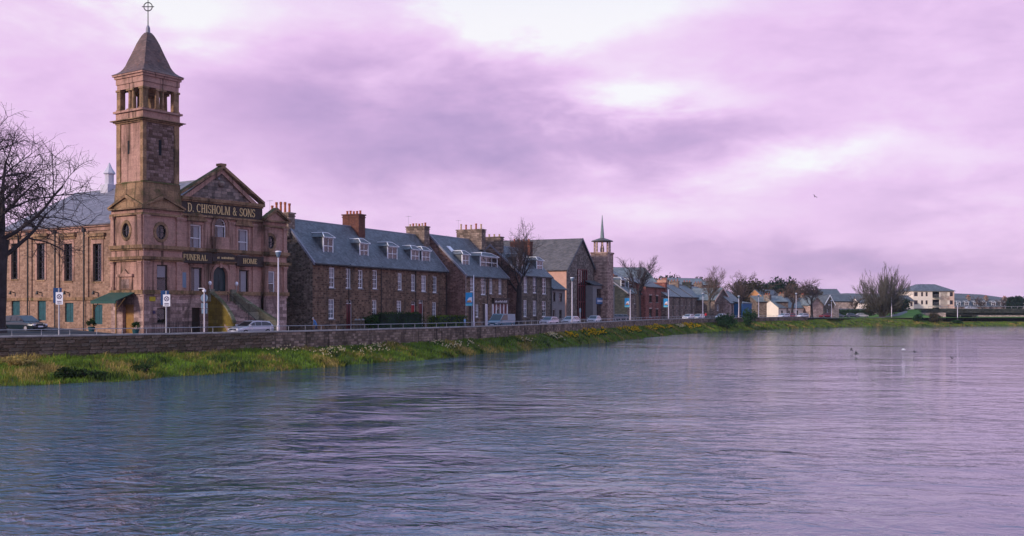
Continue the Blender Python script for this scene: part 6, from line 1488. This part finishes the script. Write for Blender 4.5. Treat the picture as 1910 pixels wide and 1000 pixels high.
# ------------------------------------------------------------------ lamps, banners, signs
def lamp(px, off, pyt, label, head=True, D=None, z0=ZPAVE, r=.085):
    if D is None: s_, x, y = hit(px, off)
    else: x, y = bx(px, D), D
    H = top_h(pyt, y, z0); l = thing('street_lamp', label, 'street lamp', (x, y, z0), 0, 'pale lamp posts along the river')
    MB().lathe(0, 0, [(r*1.7, 0), (r*1.7, .9), (r*1.1, 1.0), (r*.7, H-.55 if head else H)], 10).build('post', M['postwhite'], l, smooth=True)
    if head:
        MB().lathe(0, 0, [(r*.7, H-.6), (.14, H-.5), (.27, H-.14), (.29, H-.08)], 14).build('lamp_bowl', M['signback'], l, smooth=True)
        MB().lathe(0, 0, [(.29, H-.08), (.31, H-.03), (.25, H+.03), (.05, H+.06)], 14).build('lamp_cap', M['signwhite'], l, smooth=True)
    return l, H
lamp(519, 1.1, 469, 'tall pale lamp post with bowl head in front of the chapel steps')
l883, H883 = lamp(883.5, 1.1, 513, 'pale lamp post with blue banner beside the shop house', False)
lamp(1067, 1.1, 518, 'pale lamp post in front of the church gable')
l1175, H1175 = lamp(1175.5, 1.1, 540, 'pale lamp post with blue banner beyond the church tower', False)
l1247, H1247 = lamp(1247, 1.1, 540, 'pale lamp post with blue banner by the red brick house', False)
for px, pyt, lab in ((1311, 547, 'pale lamp post by the person in red'), (1378, 552, 'pale lamp post beside the round headed tree'), (1415, 550, 'pale lamp post before the orange building'), (1485, 547, 'pale lamp post before the cream cottage')): lamp(px, 1.1, pyt, lab)
lamp(1551, 1, 560, 'pale lamp post by the gabled villa', True, 330, 2.6); lamp(1663, 1, 549, 'tall pale lamp post on the lawn in front of the willow', True, 352, 2.6, .12); lamp(1786, 1, 566, 'pale lamp post in front of the bridge', True, 352, 1.5, .12)
p907 = hit(907, 1.0); pb = thing('parking_post', 'short plain white post left of the grey van', 'post', (p907[1], p907[2], ZPAVE)); MB().lathe(0, 0, [(.16, 0), (.16, top_h(568, p907[2], ZPAVE)), (.1, top_h(568, p907[2], ZPAVE)+.06)], 10).build('post', M['postwhite'], pb)
def banner(l, H, px, py0, py1, wpx, label):
    D = l.location.y; k = D/F; z0, z1 = CAMZ+(HY-py1)*k-l.location.z, CAMZ+(HY-py0)*k-l.location.z; w = wpx*k
    o = thing('banner', label, 'banner', (l.location.x, l.location.y, l.location.z)); P = lambda a, b, c: (-.14-a*w, c, z0+b*(z1-z0))
    MB().pbox(P, 0, 1, 0, 1, -.02, .02).build('cloth', plain('banner blue', (.03, .28, .55), .6, noise=.3, nscale=1.2), o)
    MB().prism(P, [(.08, .3), (.55, .32), (.75, .45), (.5, .62), (.1, .66)], -.026, -.021).build('print', M['signwhite'], o); MB().prism(P, [(.08, .26), (.9, .26), (.7, .4), (.3, .44)], -.032, -.027).build('print', M['orange'], o); MB().pbox(P, 0, 1, 0, .16, -.027, -.021).build('print', plain('banner cyan', (.15, .5, .6), .6), o)
    b = MB(); b.tube(P(-.15/w*1.0, 1, 0), P(1, 1, 0), .025, .025, 6); b.tube(P(-.15/w, 0, 0), P(1, 0, 0), .025, .025, 6); b.build('bracket', M['steel'], o)
banner(l883, H883, 868, 546, 570.5, 13, 'blue banner with white and orange picture on the lamp post beside the shop house')
banner(l1175, H1175, 1165, 556, 573, 9, 'blue banner on the lamp post beyond the church tower'); banner(l1247, H1247, 1238, 557, 573, 8, 'blue banner on the lamp post by the red brick house')
def psign(px, pyt, pyb, lab):
    s_, x, y = hit(px, 1.2); z0 = ZPAVE+rise(s_); g = thing('traffic_sign', lab, 'sign', (x, y, z0), radians(4)); k = y/F; H = CAMZ+(HY-pyt)*k-z0; z1 = CAMZ+(HY-pyb)*k-z0
    MB().tube((0, 0, 0), (0, 0, H-.05), .06, .06, 8).build('post', M['steel'], g)
    w = 13*k; P = lambda a, b, c: (a+.06, -.09+c, b)
    pl = MB().pbox(P, -w/2, w/2, z1, H-.35, -.015, .0).build('sign_plate', M['signwhite'], g)
    cz = z1+(H-.35-z1)*.64; rr = w*.36; b = MB(); ring(b, P, ellipse(0, cz, rr*.72, rr*.72, 18), ellipse(0, cz, rr, rr, 18), -.022, -.016); b.build('ring', M['signdark'], pl)
    b = MB()
    for s2 in (-1, 1): b.prism(P, [(-rr*.6, cz-s2*rr*.5), (-rr*.45, cz-s2*rr*.65), (rr*.6, cz+s2*rr*.5), (rr*.45, cz+s2*rr*.65)], -.024-.002*s2, -.016)
    b.build('cross', M['signdark'], pl)
    for j in range(2): MB().pbox(P, -w*.32, w*.32, z1+.08+j*.13, z1+.15+j*.13, -.02, -.016).build('print_line', M['signdark'], pl)
    q = MB(); wb = 15*k; Q = lambda a, b, c: (-.12+a*.85, .02+a*.5+c, b); q.pbox(Q, -wb/2, wb/2, z1+.12, H, -.012, .012); q.build('blue_plate', M['signblue'], g)
psign(110, 537, 568, 'white no stopping sign with blue plate before the hall windows'); psign(310, 542, 571.5, 'white no stopping sign with blue plate before the chapel basement')
s_, x, y = hit(381, 1.2); z0 = ZPAVE+rise(s_); g = thing('traffic_sign', 'round traffic sign seen from behind left of the chapel steps', 'sign', (x, y, z0)); k = y/F; zz = lambda py: CAMZ+(HY-py)*k-z0
MB().tube((0, 0, 0), (0, 0, zz(538)), .06, .05, 8).build('post', M['postwhite'], g)
MB().prism(PF, ellipse(-.02, zz(556), .32, .36, 20), .07, .09).build('round_plate', M['signback'], g); MB().pbox(PF, -.3, .26, zz(575), zz(565.5), .07, .09).build('plate', M['signback'], g); MB().pbox(PF, -.26, .24, zz(585), zz(576), .07, .09).build('plate', M['signback'], g)
MB().tube((0, 0, zz(538)), (-.55, 0, zz(538)), .03, .03, 6).lathe(0, 0, [(.05, zz(546)), (.16, zz(544)), (.16, zz(541)), (.05, zz(540))], 10).build('lamp_arm', M['signwhite'], g)
s_, x, y = hit(1082, 1.1); g = thing('sign_post', 'small grey sign post right of the white car by the church', 'sign', (x, y, ZPAVE)); MB().tube((0, 0, 0), (0, 0, top_h(575, y, ZPAVE)), .07, .06, 8).build('post', M['steel'], g); MB().pbox(PF, -.12, .12, top_h(583, y, ZPAVE), top_h(575, y, ZPAVE), -.09, -.07).build('plate', M['signback'], g)
# garden gate posts of the terrace
for i, px in enumerate((664, 670, 677)):
    s_, x, y = hit(px, 11.2); g = thing('gate_post', 'grey stone gate post before the dark red door, %s of three' % ['left', 'middle', 'right'][i], 'post', (x, y, ZPAVE)); MB().box(-.16, .16, -.16, .16, 0, 1.15).build('shaft', M['house3'], g); MB().lathe(0, 0, [(.26, 1.152), (.24, 1.22), (.03, 1.36)], 4, pi/4).build('cap', M['kerb'], g)
# ------------------------------------------------------------------ vehicles
def paint(name, c):
    m, t, out = newmat(name); t.links.new(nd(t, 'BsdfPrincipled', None, {'Base Color': (*c, 1), 'Roughness': .28, 'Coat Weight': .6, 'Coat Roughness': .08, 'Metallic': .1}).outputs[0], out.inputs[0]); return m
M['tyre'] = plain('tyre', (.02, .02, .02), .9); M['rim'] = plain('rim', (.4, .4, .42), .35, metal=.6); M['cglass'] = paint('car glass', (.012, .018, .022)); M['lamp'] = plain('lamp lens', (.75, .75, .78), .2); M['tail'] = plain('tail lens', (.35, .01, .01), .3)
PAINTS = {'silver': paint('silver paint', (.50, .50, .55)), 'white': paint('white paint', (.72, .70, .74)), 'dark': paint('dark teal paint', (.008, .022, .032)), 'vanblue': paint('blue grey paint', (.10, .19, .26)), 'pinkwhite': paint('pale paint', (.62, .52, .58)), 'grey': paint('grey paint', (.16, .17, .19)), 'red': paint('red paint', (.3, .02, .03))}
def car(label, x, y, z, az, col, style='hatch', name='parked_car', group='cars parked along the street', detail=True):
    """nose points along azimuth az (from +Y towards +X); local +x is forward"""
    v = thing(name, label, 'van' if style == 'van' else 'car', (x, y, z), pi/2-radians(az), group); pt = PAINTS[col]
    if style == 'van': L, Wd, Hh = 4.9, 1.9, 1.98; prof = [(-2.45, .45, 1.05), (-2.4, .3, 1.08), (1.4, .3, 1.05), (2.05, .3, .98), (2.35, .32, .85), (2.45, .45, .6)]; cab = [(-2.42, 1.05), (-2.36, 1.93), (.5, 1.98), (.85, 1.95), (1.75, 1.03)]
    elif style == 'estate': L, Wd, Hh = 4.5, 1.8, 1.48; prof = [(-2.25, .42, .85), (-2.18, .28, .95), (-.5, .25, .92), (.95, .25, .92), (1.7, .26, .82), (2.1, .3, .72), (2.25, .42, .55)]; cab = [(-2.18, .94), (-1.75, 1.40), (-.4, 1.48), (.25, 1.44), (1.15, .91)]
    else: L, Wd, Hh = 4.1, 1.75, 1.46; prof = [(-2.05, .42, .8), (-1.98, .28, .95), (-.5, .25, .92), (.85, .25, .92), (1.55, .26, .84), (1.95, .3, .72), (2.05, .42, .55)]; cab = [(-1.98, .94), (-1.5, 1.38), (-.5, 1.46), (.2, 1.42), (1.05, .91)]
    w = Wd/2; b = MB(); ringl = []
    for x_, zb, zt in prof:
        e = 1 if abs(x_) < L/2-.25 else .86; zm = (zb+zt)*.55
        ringl.append([(x_, -w*.9*e, zb), (x_, -w*e, zm), (x_, -w*.97*e, zt-.06), (x_, -w*.88*e, zt), (x_, w*.88*e, zt), (x_, w*.97*e, zt-.06), (x_, w*e, zm), (x_, w*.9*e, zb)])
    for A_, B_ in zip(ringl, ringl[1:]):
        for j in range(8): b.poly([A_[j], A_[(j+1) % 8], B_[(j+1) % 8], B_[j]])
    b.poly(ringl[0]); b.poly(ringl[-1]); b.build('body', pt, v, smooth=False)
    tw_ = .74 if style != 'van' else .88; b = MB(); CR = []
    for i, (x_, z_) in enumerate(cab): ww = w*(.9 if i in (0, len(cab)-1) else tw_); CR.append((x_, ww, z_))
    for (x0, w0, z0), (x1, w1, z1) in zip(CR, CR[1:]): b.poly([(x0, -w0, z0), (x1, -w1, z1), (x1, w1, z1), (x0, w0, z0)])
    for s_ in (-1, 1): b.poly([(x_, s_*w_, z_) for x_, w_, z_ in CR])
    b.poly([(CR[0][0], -CR[0][1], CR[0][2]), (CR[-1][0], -CR[-1][1], CR[-1][2]), (CR[-1][0], CR[-1][1], CR[-1][2]), (CR[0][0], CR[0][1], CR[0][2])])
    cb_ = b.build('cabin', pt, v)
    def lerp(p, q, f): return tuple(p[i]+(q[i]-p[i])*f for i in range(3))
    def glassquad(pts, nm, off):
        MB().poly([tuple(Vector(p)+Vector(off)) for p in pts]).build(nm, M['cglass'], cb_)
    a, c_ = CR[-2], CR[-1]; glassquad([(lerp(a, c_, .08)[0], -a[1]*.92, lerp(a, c_, .08)[2]), (lerp(a, c_, .08)[0], a[1]*.92, lerp(a, c_, .08)[2]), (lerp(a, c_, .93)[0], c_[1]*.92, lerp(a, c_, .93)[2]), (lerp(a, c_, .93)[0], -c_[1]*.92, lerp(a, c_, .93)[2])], 'windscreen', (.006, 0, .008))
    a, c_ = CR[1], CR[0]; glassquad([(lerp(a, c_, .12)[0], -a[1]*.9, lerp(a, c_, .12)[2]), (lerp(a, c_, .12)[0], a[1]*.9, lerp(a, c_, .12)[2]), (lerp(a, c_, .75)[0], c_[1]*.85, lerp(a, c_, .75)[2]), (lerp(a, c_, .75)[0], -c_[1]*.85, lerp(a, c_, .75)[2])], 'rear_window', (-.008, 0, .006))
    zb_, zt_2 = cab[0][1]+.03, Hh-.13
    for s_ in (-1, 1):
        spans = [(-.28, cab[-1][0]-.12)] if style == 'van' else [(cab[0][0]+.28, -.72), (-.64, .08), (.16, cab[-1][0]-.16)]
        for x0, x1 in spans:
            def top_at(xx):
                for (p0, q0), (p1, q1) in zip(cab, cab[1:]):
                    if p0 <= xx <= p1: return min(zt_2, q0+(q1-q0)*(xx-p0)/(p1-p0)-.06)
                return zb_
            xs2 = [x0, (x0+x1)/2, x1] if x1 > .3 or x0 < -1.2 else [x0, x1]
            bt = [(q, zb_+.02) for q in (x0, x1)]; tp2 = [(q, max(zb_+.05, top_at(q))) for q in reversed(xs2)]
            def side(q, zz_): f = (zz_-zb_)/(Hh-zb_); return (q, s_*(w*(.9+(tw_-.9)*f)+.012), zz_)
            MB().poly([side(*p) for p in bt+tp2]).build('side_window', M['cglass'], cb_)
    for sx in (-1, 1):
        for sy in (-1, 1):
            xx = sx*L*.31; wh = MB()
            for q in range(1): pass
            prof2 = [(.2, -.11), (.31, -.1), (.32, 0), (.31, .1), (.2, .11)]; n = 16; i0 = len(wh.v)
            for r, yy in prof2:
                for kk in range(n): wh.v.append((xx+r*cos(2*pi*kk/n), sy*(w-.1)+yy, .32+r*sin(2*pi*kk/n)))
            for j in range(4):
                for kk in range(n): wh.f.append((i0+j*n+kk, i0+j*n+(kk+1) % n, i0+(j+1)*n+(kk+1) % n, i0+(j+1)*n+kk)); wh.m.append(0)
            wo = wh.build('wheel', M['tyre'], v, smooth=True); MB().poly([(xx+.2*cos(2*pi*kk/n), sy*(w-.1)+sy*.10, .32+.2*sin(2*pi*kk/n)) for kk in range(n)]).build('rim', M['rim'], wo)
    if detail:
        for sy in (-1, 1):
            MB().box(L/2-.24, L/2-.02, sy*w*.62-.17, sy*w*.62+.17, .58, .72).build('headlight', M['lamp'], v); MB().box(-L/2+.0, -L/2+.1, sy*w*.68-.12, sy*w*.68+.12, .7, .92).build('tail_light', M['tail'], v)
            MB().box(cab[-1][0]-.3, cab[-1][0]-.14, sy*(w+.1)-.09, sy*(w+.1)+.09, .95, 1.1).build('mirror', pt, v)
        MB().box(L/2-.06, L/2+.012, -.26, .26, .42, .54).build('number_plate', M['signwhite'], v); MB().box(L/2-.1, L/2+.004, -.5, .5, .56, .68).build('grille', M['tyre'], v)
    return v
zr_ = ZROAD+.004
x, y = bx(44, 96), 96; wl_ = [-36, 0]
car('dark teal car facing the street beside the hall at the left edge', x, y, 3.22, 118, 'dark', 'estate', group=None)
s_, x, y = hit(468, 5.0); car('silver estate car passing in front of the chapel steps', x, y, zr_, azim(s_)+180, 'silver', 'estate', 'moving_car', None)
s_, x, y = hit(935, 4.6); car('blue grey van passing in front of the shop house', x, y, zr_, azim(s_)+187, 'vanblue', 'van', 'moving_van', None)
s_, x, y = hit(1024, 4.6); car('pale pink tinted car behind the quay rail near the stone house', x, y, zr_, azim(s_)+186, 'pinkwhite', 'hatch', 'moving_car', None)
s_, x, y = hit(1064, 4.6); car('white car behind the lamp post before the church', x, y, zr_, azim(s_)+186, 'white', 'estate', 'moving_car', None)
s_, x, y = hit(1108, 4.6); car('white car just right of the slender bare tree', x, y, zr_, azim(s_)+183, 'white', 'hatch', 'moving_car', None)
for i, px in enumerate((1135, 1145, 1155)): s_, x, y = hit(px, 11); car('dark parked car by the church porch, %s of three' % ['left', 'middle', 'right'][i], x, y, ZPAVE, azim(s_)+230, 'grey', 'hatch', detail=False)
s_, x, y = hit(1345, 9); car('white car parked under the round headed tree', x, y, zr_, azim(s_)+183, 'white', 'hatch', detail=False)
s_, x, y = hit(1284, 5); car('white car before the far slate terrace, left of two', x, y, zr_, azim(s_)+183, 'white', 'hatch', 'moving_car', None)
s_, x, y = hit(1303, 5); car('silver car before the far slate terrace, left of the lamp post', x, y, zr_, azim(s_)+183, 'silver', 'estate', 'moving_car', None)
for i, (px, c, az) in enumerate(((1462, 'white', 230), (1474, 'red', 240), (1497, 'white', 235), (1540, 'red', 250))):
    s_, x, y = hit(px, 8); car(['white car parked before the cream cottage, left end', 'red car parked before the cream cottage', 'white car parked before the cream cottage, right end', 'red car parked by the pink gable'][i], x, y, zr_, az, c, 'hatch', detail=False)
for i, (px, D, c) in enumerate(((1564, 352, 'grey'), (1590, 356, 'grey'), (1608, 358, 'silver'))): car(['grey car parked by the riverside path, left of three', 'grey car parked by the riverside path, middle of three', 'silver car parked by the riverside path, right of three'][i], bx(px, D), D, 2.56, 95, c, 'hatch', detail=False)
car('silver car crossing the far bridge', bx(1812, 368), 368, zt_-.58, 90, 'silver', 'hatch', 'moving_car', None, False)
# ------------------------------------------------------------------ people
def person(label, x, y, z, face, jacket, trousers, hair, lean=.0, stride=.35, H=1.72):
    k = H/1.72; t_ = thing('person', label, 'person', (x, y, z), face)
    J = {}; V_ = []; E_ = []; Rr = []
    def v(n, p, r, par=None):
        J[n] = len(V_); V_.append((p[0]*k, p[1]*k, p[2]*k)); Rr.append(r*k)
        if par: E_.append((J[par], J[n]))
    ly = lambda zz: -lean*max(0, zz-.95)
    v('pelvis', (0, 0, .95), .145); v('waist', (0, ly(1.1), 1.1), .135, 'pelvis'); v('chest', (0, ly(1.3), 1.32), .165, 'waist'); v('neck', (0, ly(1.47), 1.47), .06, 'chest'); v('head0', (0, ly(1.54)-.02, 1.54), .075, 'neck'); v('head', (0, ly(1.62)-.03, 1.63), .092, 'head0'); v('top', (0, ly(1.7)-.02, 1.69), .06, 'head')
    for s_ in (-1, 1):
        q = 'l' if s_ < 0 else 'r'
        v(q+'hip', (s_*.1, 0, .9), .095, 'pelvis'); v(q+'knee', (s_*.11, -s_*stride*.35-.03, .5), .062, q+'hip'); v(q+'ank', (s_*.11, -s_*stride*.7+.02, .09), .042, q+'knee'); v(q+'toe', (s_*.12, -s_*stride*.7-.16, .04), .036, q+'ank')
        v(q+'sh', (s_*.19, ly(1.4), 1.41), .068, 'chest'); v(q+'elb', (s_*.25, ly(1.2)+s_*stride*.2, 1.13), .048, q+'sh'); v(q+'wri', (s_*.24, ly(1.0)+s_*stride*.45-.1, .9), .032, q+'elb'); v(q+'hand', (s_*.235, ly(.95)+s_*stride*.5-.12, .82), .036, q+'wri')
    me = bpy.data.meshes.new('body'); me.from_pydata(V_, E_, []); o = link('body', me, t_); md = o.modifiers.new('skin', 'SKIN')
    for i, r in enumerate(Rr): me.skin_vertices[0].data[i].radius = (r, r)
    me.skin_vertices[0].data[0].use_root = True; o.modifiers.new('sub', 'SUBSURF').levels = 1; o.modifiers['sub'].render_levels = 2
    m, t, out = newmat('clothes '+label[:20]); zc_ = nd(t, 'SeparateXYZ', None, {0: nd(t, 'TexCoord').outputs['Object']}).outputs[2]
    n = t.nodes.new('ShaderNodeValToRGB'); t.links.new(ma(t, 'DIVIDE', zc_, 2*k), n.inputs[0]); n.color_ramp.interpolation = 'CONSTANT'; e = n.color_ramp.elements
    for i, (pos, c) in enumerate(((0, (.03, .03, .03)), (.05, trousers), (.455, jacket), (.75, (.42, .25, .19)))):
        if i > 1: e.new(pos)
        e[i].position = pos; e[i].color = (*c, 1)
    t.links.new(nd(t, 'BsdfPrincipled', None, {'Base Color': n.outputs[0], 'Roughness': .8}).outputs[0], out.inputs[0]); me.materials.append(m)
    hb = MB(); hz = 1.64*k; hb.lathe(0, ly(1.63)*k, [(.05*k, hz-.09*k), (.098*k, hz-.03*k), (.1*k, hz+.03*k), (.07*k, hz+.095*k), (.02*k, hz+.115*k)], 10); hb.build('hair', plain('hair '+label[:12], hair, .8), t_, smooth=True)
    return t_
s_, x, y = hit(590, 1.6); person('person in blue jacket leaning forward on the pavement before the terrace', x, y, ZPAVE, radians(-70), (.05, .16, .42), (.02, .025, .06), (.30, .30, .32), lean=.5, H=1.62)
s_, x, y = hit(1316.5, 2); person('person in red jacket by the lamp post before the far terrace', x, y, ZPAVE, radians(0), (.55, .015, .025), (.02, .02, .03), (.01, .008, .008))
s_, x, y = hit(867, 1.8); person('person in pale blue jacket on the pavement beside the bright hedge', x, y, ZPAVE, radians(60), (.22, .36, .55), (.05, .06, .1), (.1, .08, .07), H=1.45)
s_, x, y = hit(882, 10.5); person('person in white top standing at the door of the shop house', x, y, ZPAVE, radians(-30), (.55, .55, .6), (.05, .07, .16), (.05, .04, .03))if False else None
# ------------------------------------------------------------------ gulls
def gull(label, px, py, D, span, bank_, dark, head=0):
    x, y, z = bx(px, D), D, CAMZ+(HY-py)/F*D; g = thing('gull', label, 'bird', (x, y, z), head); g.rotation_euler = (0, bank_, head)
    MB().lathe(0, 0, [(.01, -.24), (.05, -.15), (.07, 0), (.05, .12), (.035, .17), (.04, .21), (.01, .27)], 8).build('body', M['grey_wing'] if dark else M['signwhite'], g, smooth=True).rotation_euler = (pi/2, 0, 0)
    for s_ in (-1, 1):
        b = MB(); h = span/2; b.poly([(s_*.04, -.08, .03), (s_*h*.5, -.12, .16), (s_*h, .12, .10), (s_*h*.5, .09, .15), (s_*.04, .12, .03)]); b.poly([(s_*.04, -.08, .02), (s_*.04, .12, .02), (s_*h*.5, .09, .14), (s_*h, .12, .095), (s_*h*.5, -.12, .15)]); b.build('wing', M['grey_wing'] if dark else M['signwhite'], g)
M['grey_wing'] = plain('dark wing', (.06, .06, .07), .7)
gull('dark winged gull low over the water, upper of two', 1588, 653, 126, .6, .7, True, .5); gull('dark winged gull low over the water, lower of two', 1597, 660, 118, .6, -1.0, True, 1.2)
gull('gull skimming the water right of the two dark winged gulls', 1706, 657, 121, .7, .15, True, .1); gull('gull skimming the water farthest right', 1776, 668, 110, .9, .05, True, 0.0); gull('lone gull gliding high in the clouds', 1520, 367, 170, .95, .65, True, .2)
gull('pale gull on the water near the skimming gull', 1685, 652.5, 130, .3, .0, False, 1.4)
